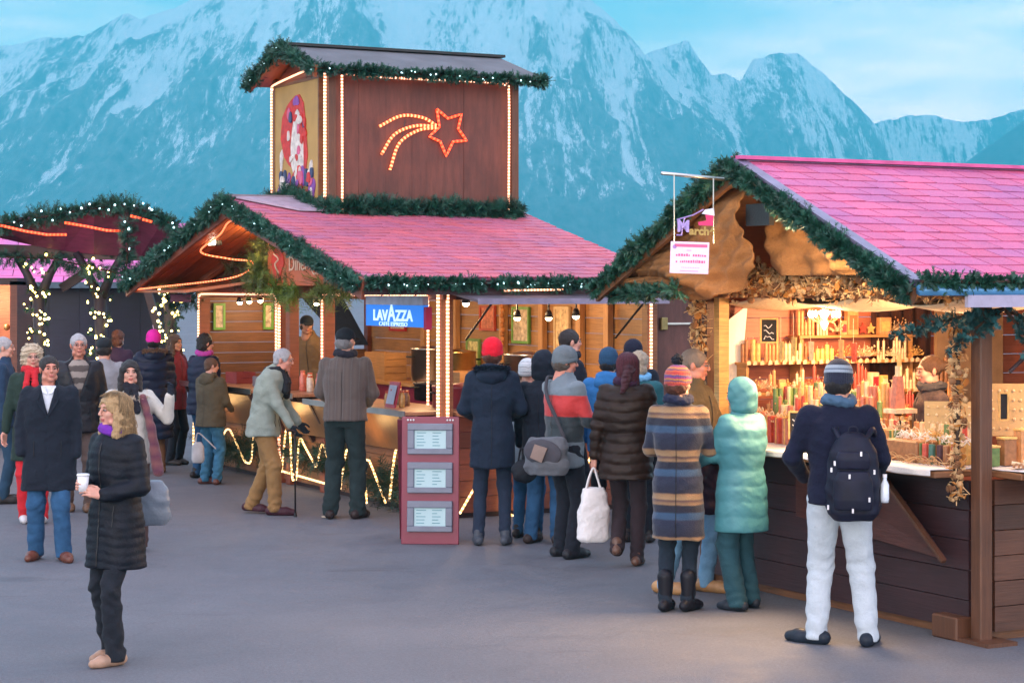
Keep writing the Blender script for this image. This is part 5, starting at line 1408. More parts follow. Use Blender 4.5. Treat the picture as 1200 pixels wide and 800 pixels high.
# a far white poster and blue water glimpse are open air: nothing built there
# ================================================================ PEOPLE
# signed-distance shapes meshed with surface nets: one smooth skin per body, garment, hair
A = np.array
def ell(c, r):
    c, r = A(c, float), A(r, float)
    def f(P):
        q = (P-c)/r; k0 = np.sqrt((q*q).sum(1)); k1 = np.sqrt(((q/r)**2).sum(1))+1e-9
        return k0*(k0-1)/k1
    return f, c-r, c+r
def cone(a, b, ra, rb):
    a, b = A(a, float), A(b, float); ba = b-a; L2 = (ba*ba).sum()+1e-12
    def f(P):
        t = np.clip(((P-a)@ba)/L2, 0, 1)
        return np.sqrt((((P-a)-t[:, None]*ba)**2).sum(1))-(ra+(rb-ra)*t)
    m = max(ra, rb); return f, np.minimum(a, b)-m, np.maximum(a, b)+m
def loft(prof, shift=lambda z: 0, n=2.3):
    """elliptical cross-sections up a profile of (z, half width, half depth)"""
    z, a, b = map(A, zip(*prof))
    def f(P):
        zz = np.clip(P[:, 2], z[0], z[-1]); aa = np.interp(zz, z, a); bb = np.interp(zz, z, b)
        sy = shift(zz)
        d = ((np.abs(P[:, 0])/aa)**n+(np.abs(P[:, 1]-sy)/bb)**n)**(1/n)
        dd = (d-1)*np.minimum(aa, bb)
        return np.maximum(dd, np.maximum(z[0]-P[:, 2], P[:, 2]-z[-1]))
    w = a.max(); h = b.max()+.25
    return f, A((-w, -h, z[0])), A((w, h, z[-1]))
def smin(a, b, k):
    if k <= 0: return np.minimum(a, b)
    h = np.clip(.5+.5*(b-a)/k, 0, 1); return b*(1-h)+a*h-k*h*(1-h)
class Shape:
    def __init__(s, k=.02): s.p = []; s.sub = []; s.k = k; s.disp = []; s.clip = []
    def add(s, prim, k=None): s.p.append((prim, s.k if k is None else k)); return s
    def cut(s, f, k=.0): s.sub.append((f, k)); return s
    def ev(s, P):
        d = None
        for (f, lo, hi), k in s.p:
            v = f(P); d = v if d is None else smin(d, v, k)
        for g in s.disp: d = d-g(P)
        for g, k in s.sub:
            v = -g(P); d = -smin(-d, -v, k) if k else np.maximum(d, v)
        return d
    def mesh(s, dx, T=None):
        lo = np.min([p[0][1] for p in s.p], 0)-dx*2.5-.012; hi = np.max([p[0][2] for p in s.p], 0)+dx*2.5+.012
        n = np.ceil((hi-lo)/dx).astype(int)+1
        g = [lo[i]+dx*np.arange(n[i]) for i in range(3)]
        X, Y, Z = np.meshgrid(*g, indexing='ij')
        P = np.stack([X, Y, Z], -1).reshape(-1, 3)
        d = s.ev(P).reshape(n)
        d[0], d[-1] = np.abs(d[0])+1e-3, np.abs(d[-1])+1e-3
        d[:, 0] = np.abs(d[:, 0])+1e-3; d[:, -1] = np.abs(d[:, -1])+1e-3
        d[:, :, 0] = np.abs(d[:, :, 0])+1e-3; d[:, :, -1] = np.abs(d[:, :, -1])+1e-3
        V, Q = surface_net(d); V = lo+V*dx
        return V, Q
def surface_net(d):
    nx, ny, nz = d.shape; s = d < 0
    c = [s[i:nx-1+i, j:ny-1+j, k:nz-1+k] for i in (0, 1) for j in (0, 1) for k in (0, 1)]
    cnt = sum(x.astype(np.int8) for x in c); act = (cnt > 0) & (cnt < 8)
    ids = np.full(act.shape, -1, np.int64); I = np.argwhere(act); ids[act] = np.arange(len(I))
    acc = np.zeros((len(I), 3)); num = np.zeros(len(I))
    off = [(i, j, k) for i in (0, 1) for j in (0, 1) for k in (0, 1)]
    vals = [d[I[:, 0]+o[0], I[:, 1]+o[1], I[:, 2]+o[2]] for o in off]
    for a in range(8):
        for b in range(a+1, 8):
            oa, ob = A(off[a]), A(off[b])
            if np.abs(oa-ob).sum() != 1: continue
            va, vb = vals[a], vals[b]; m = (va < 0) != (vb < 0)
            t = va[m]/(va[m]-vb[m]); acc[m] += oa+(ob-oa)*t[:, None]; num[m] += 1
    V = I+acc/num[:, None]; quads = []
    for ax in range(3):
        e = [0, 0, 0]; e[ax] = 1
        s0 = s[:nx-e[0], :ny-e[1], :nz-e[2]]; s1 = s[e[0]:, e[1]:, e[2]:]
        E = np.argwhere(s0 != s1); u, v = (ax+1) % 3, (ax+2) % 3
        sh = d.shape; ok = (E[:, u] > 0) & (E[:, v] > 0) & (E[:, u] < sh[u]-1) & (E[:, v] < sh[v]-1); E = E[ok]
        if not len(E): continue
        du = np.zeros(3, int); du[u] = 1; dv = np.zeros(3, int); dv[v] = 1
        q = [E-du-dv, E-dv, E, E-du]; q = [ids[x[:, 0], x[:, 1], x[:, 2]] for x in q]; q = np.stack(q, 1)
        flip = s1[E[:, 0], E[:, 1], E[:, 2]]; q[flip] = q[flip][:, ::-1]; quads.append(q)
    return V, np.concatenate(quads)
def mk(name, VQ, mat, parent, scale=1.0, mi=None, label=None):
    V, Q = VQ; me = np_mesh(name, V*scale, Q, True)
    for m in (mat if isinstance(mat, list) else [mat]): me.materials.append(m)
    if mi is not None: me.polygons.foreach_set('material_index', np.asarray(mi, np.int32))
    o = bpy.data.objects.new(name, me); COL.objects.link(o); o.parent = parent
    if label: o['label'] = label
    return o
def xf(VQ, R, t): return VQ[0]@A(R).T+A(t), VQ[1]
def join(parts):
    Vs, Qs, M, o = [], [], [], 0
    for (V, Q), m in parts:
        Vs.append(V); Qs.append(Q+o); M += [m]*len(Q) if np.isscalar(m) else list(m); o += len(V)
    return (np.concatenate(Vs), np.concatenate(Qs)), M
def rotm(yaw=0, pitch=0, roll=0):
    return A(Matrix.Rotation(rad(yaw), 3, 'Z') @ Matrix.Rotation(rad(pitch), 3, 'X') @ Matrix.Rotation(rad(roll), 3, 'Y'))
def tf(prim, R, t):
    """prim moved by rotation R and offset t"""
    f, lo, hi = prim; R = A(R); t = A(t, float)
    cs_ = A([[x, y, z] for x in (lo[0], hi[0]) for y in (lo[1], hi[1]) for z in (lo[2], hi[2])])@R.T+t
    return (lambda P: f((P-t)@R)), cs_.min(0), cs_.max(0)
def wrinkle(a, seed=0, f=22):
    r = np.random.default_rng(seed); K = r.normal(size=(6, 3)); K /= np.linalg.norm(K, axis=1)[:, None]
    K[:, 2] *= 1.5; ph = r.random(6)*6; F_ = f*(.6+r.random(6)*1.2)
    def g(P):
        s = 0
        for i_, (k, p, q) in enumerate(zip(K, ph, F_)):
            v_ = np.sin((P@k)*q+p+1.3*np.sin(P[:, 2]*q*.6+p*2)+.8*np.sin(P[:, 0]*q*.7+p))
            s = s+(v_ if i_ % 2 else 1.5*(.62-np.abs(v_)))
        return a*s/3
    return g
def puff(a, pitch, z0=0):
    return lambda P: a*(np.abs(np.sin(PI*(P[:, 2]-z0+.012*np.sin(P[:, 0]*14+P[:, 1]*9))/pitch))**.6-.75)

def skin_mat(name, c):
    if name in MATS: return MATS[name]
    m, nt, b = new_mat(name); f = noise(nt, coords(nt), 25, 3)
    nt.links.new(ramp(nt, [(.3, tuple(x*.88 for x in c)), (.7, (min(1, c[0]*1.12), c[1]*.98, c[2]*.96))], f), b.inputs['Base Color'])
    setin(b, Roughness=.5); b.inputs['Subsurface Weight'].default_value = .12; b.inputs['Subsurface Radius'].default_value = (.01, .004, .002)
    b.inputs['Subsurface Scale'].default_value = .5
    MATS[name] = m; return m
SK = {'fair': skin_mat('fair skin', (.58, .31, .23)), 'ruddy': skin_mat('ruddy skin', (.55, .24, .17)), 'tan': skin_mat('tanned skin', (.42, .22, .14))}
LIPS = plain('lips', (.42, .12, .10), .45, 0, .05, bumpd=0); EYEW = plain('eye white', (.26,.22,.2), .3, 0, 0, bumpd=0); IRIS = plain('eye dark', (.03,.022,.02), .2, 0, 0, bumpd=0)
def hair_mat(name, c, c2=None):
    if name in MATS: return MATS[name]
    m, nt, b = new_mat(name); c2 = c2 or tuple(x*.45 for x in c)
    f = noise(nt, coords(nt, (60, 60, 7)), 2.5, 4, .7); f2 = noise(nt, coords(nt), 9, 3)
    cc = mixc(nt, f2, ramp(nt, [(.32, c2), (.68, c)], f), tuple(x*.8 for x in c))
    gg = N(nt, 'ShaderNodeNewGeometry'); cc = mixc(nt, 1.0, cc, ramp(nt, [(0, (.6,.57,.55)), (.5, (1,1,1)), (1, (1.35,1.3,1.28))], gg.outputs['Random Per Island']), 'MULTIPLY')
    nt.links.new(cc, b.inputs['Base Color']); setin(b, Roughness=.48); bump(nt, b, f, .02, .9)
    MATS[name] = m; return m
HM = {'blonde': hair_mat('blonde hair', (.50,.34,.17), (.18,.11,.055)), 'brown': hair_mat('brown hair', (.10,.05,.028)), 'dark': hair_mat('dark hair', (.022,.016,.016)),
      'grey': hair_mat('grey hair', (.42,.43,.46), (.2,.2,.22)), 'pale': hair_mat('pale curly hair', (.62,.52,.38), (.3,.24,.17)), 'auburn': hair_mat('auburn hair', (.2,.06,.03)), 'purple': hair_mat('purple red hair', (.14,.03,.05), (.05,.012,.03)),
      'stubble': hair_mat('short grey brown hair', (.2,.16,.13))}

# ---- head, built about its centre, looking to -Y
def head_shape(sex='m'):
    s = Shape(.018)
    s.add(ell((0,.014,.03), (.075,.094,.086))); s.add(ell((0,-.022,-.03), (.058,.068,.078)))
    s.add(ell((0,-.062,-.092), (.028 if sex == 'm' else .022,.022,.018))); s.add(ell((0,-.074,.034), (.048,.014,.011)), .012)
    for q in (-1, 1):
        s.add(ell((q*.036,-.062,-.022), (.022,.022,.022))); s.add(ell((q*.05,-.02,-.075), (.018,.035,.022)), .02)
        s.add(tf(ell((0,0,0), (.009,.019,.032)), rotm(q*18, 0, q*8), (q*.078,.014,-.006)), .006)
    s.add(cone((0,-.086,.022), (0,-.108,-.016), .007, .0095), .01); s.add(ell((0,-.102,-.022), (.017,.012,.009)), .006)
    s.add(ell((0,-.089,-.052), (.022,.009,.006)), .006); s.add(ell((0,-.087,-.063), (.018,.009,.007)), .006)
    for q in (-1, 1): s.cut(ell((q*.031,-.101,.008), (.018,.015,.013))[0], .01)
    s.cut(ell((0,-.101,-.0575), (.02,.006,.0022))[0], .003)
    s.add(cone((0,.018,-.07), (0,.03,-.17), .056 if sex == 'm' else .047, .066 if sex == 'm' else .055), .03)
    return s
HEADS = {}
def head_mesh(sex, dx):
    if (sex, dx) not in HEADS:
        VQ = head_shape(sex).mesh(dx); V, Q = VQ; c = V[Q].mean(1)
        m = np.zeros(len(Q), int)
        lip = (np.abs(c[:, 0]) < .024) & (np.abs(c[:, 2]+.0575) < .0115-.16*np.abs(c[:, 0])) & (c[:, 1] < -.082); m[lip] = 1
        parts = [(VQ, m)]
        for q in (-1, 1):
            e = Shape(0); e.add(ell((q*.031,-.0835,.008), (.0145,.011,.0075))); parts.append((e.mesh(.0035), 2))
            e = Shape(0); e.add(ell((q*.031,-.0925,.008), (.0085,.0035,.0075))); parts.append((e.mesh(.002), 3))
            e = Shape(.004); e.add(cone((q*.017,-.0935,.026), (q*.034,-.0935,.031), .0036, .0042)); e.add(cone((q*.034,-.0935,.031), (q*.052,-.08,.027), .0042, .0024)); parts.append((e.mesh(.003), 4))
        HEADS[(sex, dx)] = join(parts)
    return HEADS[(sex, dx)]
def faceplane(f):  return f
def hair_shape(style, sex='m'):
    s = Shape(.02)
    if style in ('short', 'receding'):
        s.add(ell((0,.018,.034), (.085,.1025,.0925))); s.add(ell((0,.06,-.03), (.066,.045,.05)))
        s.cut(ell((0,-.135,-.02 if style == 'short' else .0), (.08,.10,.088 if style == 'short' else .11))[0], .012)
        s.cut(lambda P: np.maximum(P[:, 1]+.0-.03, P[:, 2]+.02)*1.0, .01)
        for q in (-1, 1): s.cut(ell((q*.09,.005,-.02), (.03,.03,.035))[0], .008)
        s.disp.append(wrinkle(.0035, 3, 70))
    elif style == 'cropbob':
        s.add(ell((0,.02,.036), (.09,.106,.094))); s.add(ell((0,.05,-.05), (.085,.07,.07)))
        s.cut(ell((0,-.14,-.03), (.078,.11,.1))[0], .012); s.disp.append(wrinkle(.008, 5, 60))
    elif style == 'curly':
        s.add(ell((0,.02,.045), (.112,.115,.103))); s.add(ell((0,.03,-.03), (.118,.09,.085)))
        s.cut(ell((0,-.145,-.03), (.072,.12,.095))[0], .015); s.disp.append(wrinkle(.014, 6, 85))
    elif style in ('long', 'longwavy'):
        s.add(ell((0,.016,.038), (.09,.106,.094))); s.add(ell((0,.055,-.08), (.098,.065,.13)))
        for q in (-1, 1): s.add(cone((q*.078,-.005,.03), (q*.088,-.03,-.15), .024, .034)); s.add(cone((q*.085,.0,-.05), (q*.09,.02,-.2), .035, .02))
        if style == 'longwavy': s.add(ell((0,.05,-.12), (.115,.075,.11)))
        s.cut(ell((0,-.14,-.035), (.064,.105,.11))[0], .012); s.disp.append(wrinkle(.01 if style == 'longwavy' else .005, 8, 55))
    elif style == 'under':      # hair showing below a hat
        s.add(ell((0,.035,-.03), (.086,.088,.075))); s.cut(ell((0,-.14,-.03), (.085,.14,.14))[0], .01)
        s.disp.append(wrinkle(.006, 9, 70))
    elif style == 'bun':
        s.add(ell((0,.02,.034), (.084,.1,.09))); s.add(ell((0,.12,.03), (.04,.035,.045))); s.cut(ell((0,-.13,-.03), (.075,.1,.1))[0], .012)
        s.cut(lambda P: np.maximum(P[:, 1]-.02, P[:, 2]+.02), .01); s.disp.append(wrinkle(.003, 4, 90))
    elif style == 'pony':
        s.add(ell((0,.02,.034), (.086,.103,.092))); s.add(cone((.03,.1,-.02), (.09,.1,-.2), .05, .03)); s.add(ell((0,.06,-.05), (.08,.06,.09)))
        s.cut(ell((0,-.13,-.03), (.075,.1,.1))[0], .012); s.disp.append(wrinkle(.008, 4, 70))
    return s
def hat_shapes(kind):
    out = []
    if kind.startswith('beanie') or kind == 'bobble':
        s = Shape(.02); s.add(ell((0,.016,.05), (.094,.112,.098 if kind != 'bobble' else .092)))
        s.add(ell((0,.02,.0), (.09,.108,.06)))
        s.cut(lambda P: (P[:, 2]-(-.005-.32*P[:, 1]))*.93, .004); s.disp.append(lambda P: .0022*np.sin(np.arctan2(P[:, 1], P[:, 0])*46))
        out.append(('crown', s))
        b = Shape(0); b.add(ell((0,.016,.02), (.099,.118,.10))); b.cut(lambda P: (P[:, 2]-(-.012-.32*P[:, 1])), .006); b.cut(lambda P: -(P[:, 2]-(.028-.32*P[:, 1])), .006)
        b.disp.append(lambda P: .002*np.sin(np.arctan2(P[:, 1], P[:, 0])*46)); out.append(('turned_brim', b))
        if kind == 'bobble': s = Shape(0); s.add(ell((0,.03,.175), (.042,.042,.04))); s.disp.append(wrinkle(.012, 2, 170)); out.append(('bobble', s))
    elif kind == 'cap':
        s = Shape(.01); s.add(ell((0,.014,.042), (.09,.108,.085))); s.cut(lambda P: (P[:, 2]-(.01-.18*P[:, 1])), .004); out.append(('crown', s))
        s = Shape(.01); s.add(tf(ell((0,-.105,.045), (.068,.075,.008)), rotm(0, 8), (0,0,0))); out.append(('peak', s))
    elif kind == 'hood':
        s = Shape(.03); s.add(ell((0,.025,.02), (.115,.13,.135))); s.add(ell((0,.03,-.08), (.11,.11,.09)))
        s.cut(ell((0,-.16,-.01), (.078,.13,.115))[0], .02); s.disp.append(wrinkle(.006, 12, 28)); out.append(('hood', s))
    return out

def strands(style, seed=1, n=260, w=.0035):
    """locks of hair lying over the hair mass, each a tapering strand"""
    r = np.random.default_rng(seed); mb = MB()
    L = dict(long=.30, longwavy=.26, cropbob=.17, pony=.24, curly=.12, short=.085, receding=.07, under=.1, bun=.09)[style]
    amp = dict(longwavy=.02, curly=.022, long=.006).get(style, .004); wf = 42 if style == 'curly' else 20
    for _ in range(n):
        th = r.random()*2*PI
        dx_, dy_ = math.sin(th), -math.cos(th)             # th=0 is the face
        face = math.cos(th) > .3
        l = L*(.7+.5*r.random())*(.32 if face else 1); l = .045*(.6+r.random()) if face else l
        if style in ('short', 'receding') and math.cos(th) > -.45: l = -.035+.02*r.random()
        if face: l = -.05-.03*r.random()
        kr = (.95 if style in ('short', 'receding') else 1.0)+.09*r.random(); z0 = .10+.03*r.random(); ph = r.random()*6; ph2 = r.random()*6; pts = []; k = 12; am_ = amp*(.4+1.1*r.random()); wv = wf*(.6+.9*r.random())
        for i in range(k):
            t = i/(k-1); s_ = t*(l+.11)
            if s_ < .11:
                a = s_/.11*PI/2*(.95); rr = math.sin(a+.12 if a+.12 < PI/2 else PI/2); zz = .036+.098*math.cos(min(a+.12, PI/2)); rx, ry = .092*rr, .108*rr
            else:
                q = s_-.11; zz = .03-q; fl = 1+.9*q if 'long' in style else 1-.6*q; rx, ry = .094*fl, .104*fl
            o = am_*t; rx *= kr; ry *= kr
            pts.append((dx_*rx+o*math.sin(s_*wv*2+ph), .018+dy_*ry+o*math.cos(s_*wv*2+ph2), zz+o*.4*math.sin(s_*wv+ph)))
        mb.tube(pts, [w*(1-.75*(i/(k-1))**2) for i in range(k)], 4)
    return mb
def ik(a, b, l1, l2, hint):
    a, b, h = A(a, float), A(b, float), A(hint, float); d = b-a; L = np.linalg.norm(d)
    if L > (l1+l2)*.995: b = a+d/L*(l1+l2)*.995; d = b-a; L = np.linalg.norm(d)
    u = d/L; x = (l1*l1-l2*l2+L*L)/(2*L); y = math.sqrt(max(1e-6, l1*l1-x*x)); h = h-u*(h@u); h /= np.linalg.norm(h)+1e-9
    return a+u*x+h*y, b
def hand(wr, d, nrm, thumb, curl=.5, spread=.0, dx=.0042):
    """palm, four bent fingers of unequal length and a thumb off the side of the palm"""
    d = A(d, float); d /= np.linalg.norm(d); nrm = A(nrm, float); nrm = nrm-d*(nrm@d); nrm /= np.linalg.norm(nrm); sd = np.cross(d, nrm)
    if sd@A(thumb, float) < 0: sd = -sd
    wr = A(wr, float); s = Shape(.006)
    s.add(cone(wr-d*.03, wr+d*.015, .026, .024), .012)
    for i, (o, Lf) in enumerate(((.027,.074), (.009,.084), (-.010,.077), (-.027,.060))):
        k = wr+d*(.088-.004*abs(i-1))+sd*o; s.add(cone(wr+d*.02+sd*o*.55, k, .015, .0115), .01)
        p = k; a = curl*.45; fr = .0092-.0006*i
        for j, q in enumerate((.45, .31, .24)):
            v = d*math.cos(a)+nrm*math.sin(a)+sd*o*spread*8; n_ = p+v*Lf*q; s.add(cone(p, n_, fr-.0006*j, fr-.0006*(j+1)), .0035); p = n_; a += curl*1.0
    p0 = wr+d*.022+sd*.022; p1 = p0+(d*.65+sd*.65+nrm*.25)*.038; p2 = p1+(d*.85+sd*.2+nrm*(.2+.4*curl))*.034; p3 = p2+(d*.85-sd*.05+nrm*(.3+.5*curl))*.026
    s.add(cone(p0, p1, .016, .0125), .01); s.add(cone(p1, p2, .0115, .0105), .004); s.add(cone(p2, p3, .0105, .0085), .003)
    return s.mesh(dx)

FOOT = dict(m=1.0, f=.84)
def person(X, Yf, H, phi, label, coat, legs, skin='fair', sex='m', hair=None, hat=None, head=(0, 0), lean=0.0, feet=((-.1,0),(.1,0)), footdir=(8,-8), lift=(0,0),
           armL=None, armR=None, gloves=None, shoes=(.03,.025,.025), boot=0, scarf=None, hood_down=None, extras=None, D=None, dx=.015, hdx=.0065, group=None, bulk=1.0, showhand=(1,1), z0=0, knee=None, bend=0, pos=None):
    """coat: dict(mat, hem, flare, puff, kind); arms: wrist targets in body space (figure's left is +x, front is -y)"""
    if pos is None:
        if D is None: D = ground_d(Yf)
        p = px(X, Yf, D); pos = (p.x, D, z0)
    root = empty('person', label, 'person', group, loc=pos, rz=rad(phi))
    root.name = 'person'
    S = H/1.75
    if pos[1] < 17.5 and dx > .011: dx = .0115
    def J(x, y, z):
        t = max(0, z-.92)/.8; return A((x, y-lean*t**1.15, z-bend*t*t*abs(lean)))
    shf = lambda z: -lean*(np.maximum(0, z-.92)/.8)**1.15
    sw = .175*bulk**.5 if sex == 'm' else .16*bulk**.5
    hipz = .92
    # skeleton points
    an, kn, hp = [], [], []
    for i, q in enumerate((-1, 1)):
        a = A((feet[i][0], feet[i][1], .085+lift[i])); h = A((q*.088, 0, hipz))
        kd = (0, -1, 0) if knee is None else knee[i]
        k, a = ik(h, a, .435, .42, kd); an.append(a); kn.append(k); hp.append(h)
    sh = [J(-sw, .005, 1.425), J(sw, .005, 1.425)]
    dfl = [J(-sw-.075, -.03, .87)-A((0,0,0)), J(sw+.075, -.03, .87)]
    tg = [armR or tuple(dfl[0]), armL or tuple(dfl[1])]; el, wr = [], []
    for i, q in enumerate((-1, 1)):
        t = tg[i]; hint = (q*.5, .8, -.35)
        if len(t) == 2: t, hint = t; hint = (hint[0]*.45, hint[1], hint[2])
        e, w_ = ik(sh[i], t, .285, .25, hint); el.append(e); wr.append(w_)
    hc = J(0, -.02, 1.635)+A((0, -.03*lean/.1 if lean > .05 else 0, 0)); Rh = rotm(head[0], -head[1])*.955
    # body: one continuous figure under the clothes, with head and hands
    b = Shape(.035)
    b.add(loft([(.86,.13,.10), (.98,.15,.105), (1.1,.125,.09), (1.3,.15,.105), (1.42,.13,.09), (1.47,.07,.06)], shf))
    for i in (0, 1):
        b.add(cone(hp[i], kn[i], .078, .052)); b.add(cone(kn[i], an[i], .05, .036)); b.add(cone(sh[i], el[i], .047, .037)); b.add(cone(el[i], wr[i], .036, .024))
    b.add(cone(J(0, .01, 1.44), hc+Rh@A((0,.02,-.1)), .062, .052))
    parts = [(b.mesh(.022), 0)]
    hv, hm_ = head_mesh(sex, hdx); parts.append((xf(hv, Rh, hc), hm_))
    skm = [SK[skin], LIPS, EYEW, IRIS, HM[hair[1]] if hair else IRIS]
    gl = []
    for i in (0, 1):
        if not showhand[i]: continue
        d = wr[i]-el[i]; d = d/np.linalg.norm(d); nrm = A((0,-.6,0))+A(((1, -1)[i]*.7, 0, 0)); nrm = nrm-d*(nrm@d)
        hm = hand(wr[i], d, nrm, (0, -1, .3), .55, dx=.0055 if dx > .012 else .0042)
        if gloves: gl.append((hm, 0))
        else: parts.append((hm, 0))
    VQ, mi = join(parts); mk('body', VQ, skm, root, S, mi)
    if gl: mk('glove', join(gl)[0], cloth('glove %s' % (gloves,), gloves), root, S)
    # hair and hat
    if hair: 
        hs_ = hair_shape(hair[0], sex); ho = mk('hair', xf(hs_.mesh(hdx*1.15), Rh, hc), HM[hair[1]], root, S)
        if not hat and hair[0] in ('longwavy', 'curly', 'pony'):
            sb = strands(hair[0], int(X), 760 if dx < .013 else 260, .0023 if dx < .013 else .0035)
            sb.v = [tuple((Rh@A(v_)+hc)*S) for v_ in sb.v]; sb.build('hair_strands', HM[hair[1]], ho, smooth=True)
    if hat:
        ht = empty('hat'); ht.parent = root
        mats = hat[1]
        for n_, s_ in hat_shapes(hat[0]):
            m_ = mats.get(n_, mats['all']) if isinstance(mats, dict) else mats
            V, Q = s_.mesh(.0065); mo = mk(n_, (V, Q), m_, ht, S)
            mo.matrix_local = Matrix.Translation(tuple(hc*S)) @ Matrix(Rh.tolist()).to_4x4()
    # legs wear
    t = Shape(.02); r = tuple(a_*b_ for a_, b_ in zip(legs.get('r', (.098, .072, .062)), (.97, .92, .84))); kk = legs.get('k', .02)
    t.add(loft([(.84,.125,.105), (.93,.155,.12), (1.06,.14,.105)], shf))
    for i in (0, 1):
        t.add(cone(hp[i]+A((0,.005,-.02)), kn[i], r[0], r[1]), .012); ft = an[i].copy(); ft[2] -= .035 if not boot else 0; t.add(cone(kn[i], ft, r[1], r[2]), .03)
    sd_ = int(X) % 97
    am = legs.get('fold', .004)
    t.disp.append(wrinkle(am, sd_, 24)); t.disp.append(lambda P: am*.8*np.sin(P[:, 2]*62+3*np.sin(P[:, 0]*17+P[:, 1]*23+sd_)+2*np.sin(P[:,2]*13+sd_))*(np.exp(-((P[:, 2]-.47)/.09)**2)+np.exp(-((P[:, 2]-.12)/.10)**2)*1.2+.12))
    for i in (0, 1):
        f0 = an[i][2]-.055
    t.cut(lambda P: P[:, 2]-.03, 0)
    mk('trousers', t.mesh(dx), legs['mat'], root, S)
    # shoes
    for i, q in enumerate((-1, 1)):
        a = rad(footdir[i]); fd = A((math.sin(a), -math.cos(a), 0)); s_ = Shape(.02); base = an[i]-A((0, 0, .085)); tilt = lift[i]*1.2
        heel = base-fd*.055+A((0,0,.042)); toe = base+fd*.19*FOOT[sex]+A((0,0,.03-tilt*.9 if tilt else .03)); ball_ = base+fd*.115*FOOT[sex]+A((0,0,.036-tilt*.5))
        s_.add(cone(heel, ball_, .044*FOOT[sex], .048*FOOT[sex])); s_.add(cone(ball_, toe, .048*FOOT[sex], .034*FOOT[sex])); s_.add(cone(base+A((0,0,.05)), an[i]+A((0,0,.02 if not boot else boot)), .042, .045 if not boot else .058), .03)
        zf = max(.0, base[2]-.0-tilt*.5); n3 = A((0,0,1))
        s_.cut(lambda P, b_=base, f_=fd, tl=tilt: P[:, 2]-(.001+b_[2]-((P-b_)@f_)*tl*.9), 0)
        mk('boot' if boot else 'shoe', s_.mesh(.009), plain('leather %s' % (shoes,), shoes, .45, 0, .2, 12), root, S)
    # coat
    hem = coat.get('hem', .80); fl = coat.get('flare', 1.0); B = bulk*coat.get('bulk', 1.0); thick = coat.get('th', 1.0)
    c = Shape(.03)
    wz = .165 if sex == 'm' else .145
    prof = [(hem, .185*fl*B, .15*fl*B)] + ([(.93, .182*(fl*.5+.5)*B, .145*B)] if hem < .9 else []) + [(1.09, wz*1.08*B, .13*B), (1.26, .195*B, .14*B), (1.38, .19*B, .13*B), (1.455, .14*B, .10*B), (1.50, .082, .08)]
    c.add(loft(prof, shf))
    rs_ = [(.068, .056, .046), (.068, .056, .046)] if coat.get('sleeve') is None else [coat['sleeve']]*2
    for i in (0, 1):
        cu = wr[i]+(el[i]-wr[i])/np.linalg.norm(el[i]-wr[i])*.012
        c.add(cone(sh[i]+A((0,0,-.005)), el[i], rs_[i][0]*thick*B**.5, rs_[i][1]*thick), .035); c.add(cone(el[i], cu, rs_[i][1]*thick, rs_[i][2]*thick), .02)
    if coat.get('collar', 1):
        c.add(cone(J(0,.012,1.46), J(0,.0,1.515)+A((0,-.01,0)), .082, .074), .02)
    if coat.get('puff'): c.disp.append(puff(*coat['puff']))
    c.disp.append(wrinkle(coat.get('fold', .005), sd_+1, coat.get('ff', 16))); c.disp.append(wrinkle(coat.get('fold', .005)*.4, sd_+5, 45))
    # centre front seam and open neck
    c.disp.append(lambda P: -.006*np.exp(-(P[:, 0]/.006)**2)*(P[:, 1] < shf(P[:, 2])))
    if coat.get('vneck'):
        zb, wd = coat['vneck']
        c.cut(lambda P: np.maximum.reduce([np.abs(P[:, 0])-(P[:, 2]-zb)*wd, P[:, 1]-shf(P[:, 2])+.045, zb-P[:, 2]]), .004)
    nk = hc+Rh@A((0,.02,-.10)); c.cut(cone(J(0,-.005,1.46), nk, .055, .064)[0], .004)
    cV = c.mesh(dx); co_ = mk(coat.get('name', 'coat'), cV, coat['mat'], root, S); V_ = cV[0]
    def seam(x, side, z0_, z1_, nm, r_=.0032, m_=None):
        pts = []
        for z in np.arange(z0_, z1_, .022):
            k_ = (np.abs(V_[:, 0]-x) < .014) & (np.abs(V_[:, 2]-z) < .014) & ((V_[:, 1]-shf(V_[:, 2]))*side > 0)
            if k_.any(): y = (V_[k_, 1]*side).max()*side; pts.append(tuple(A((x, y+side*.001, z))*S))
        if len(pts) > 3: MB().tube(pts, r_, 4).build(nm, m_ or M_BLACK, co_)
    if not coat.get('vneck'): seam(0, -1, hem+.02, 1.44, 'front_zip')
    if not coat.get('puff'): seam(0, 1, hem+.02, 1.38, 'back_seam', .0022)
    for q in (-1, 1): seam(q*.115, -1, max(hem+.1, .9), max(hem+.1, .9)+.15, 'pocket', .003)
    if coat.get('vneck'):
        v = Shape(.02); v.add(loft([(1.1,.13,.10), (1.3,.155,.118), (1.42,.13,.10), (1.5,.06,.065)], lambda z: shf(z)-.01)); v.disp.append(wrinkle(.003, 4, 30)); v.cut(cone(J(0,-.005,1.46), nk, .05, .06)[0])
        mk('shirt', v.mesh(dx), coat['shirt'], root, S)
    if hood_down:
        h = Shape(.03); h.add(ell(J(0,.10,1.45), (.13,.065,.085))); h.add(ell(J(0,.05,1.51), (.12,.09,.04))); h.disp.append(wrinkle(.006, 8, 30))
        h.cut(ell(nk+A((0,0,.02)), (.075,.075,.12))[0], .01); h.cut(ell(hc, (.09,.112,.13))[0], .005); mk('hood', h.mesh(.012), hood_down if not isinstance(hood_down, tuple) else hood_down[0], root, S)
        if isinstance(hood_down, tuple):
            f = MB(); pts = [J(.135*math.cos(a), .10+.085*math.sin(a)*.9-.02, 1.50+.02*math.sin(a)) for a in np.linspace(-.5, PI+.5, 18)]
            fur_ring(f, pts, .05, 90); f.v = [tuple(A(v_)*S) for v_ in f.v]; f.build('fur_trim', hood_down[1], root)
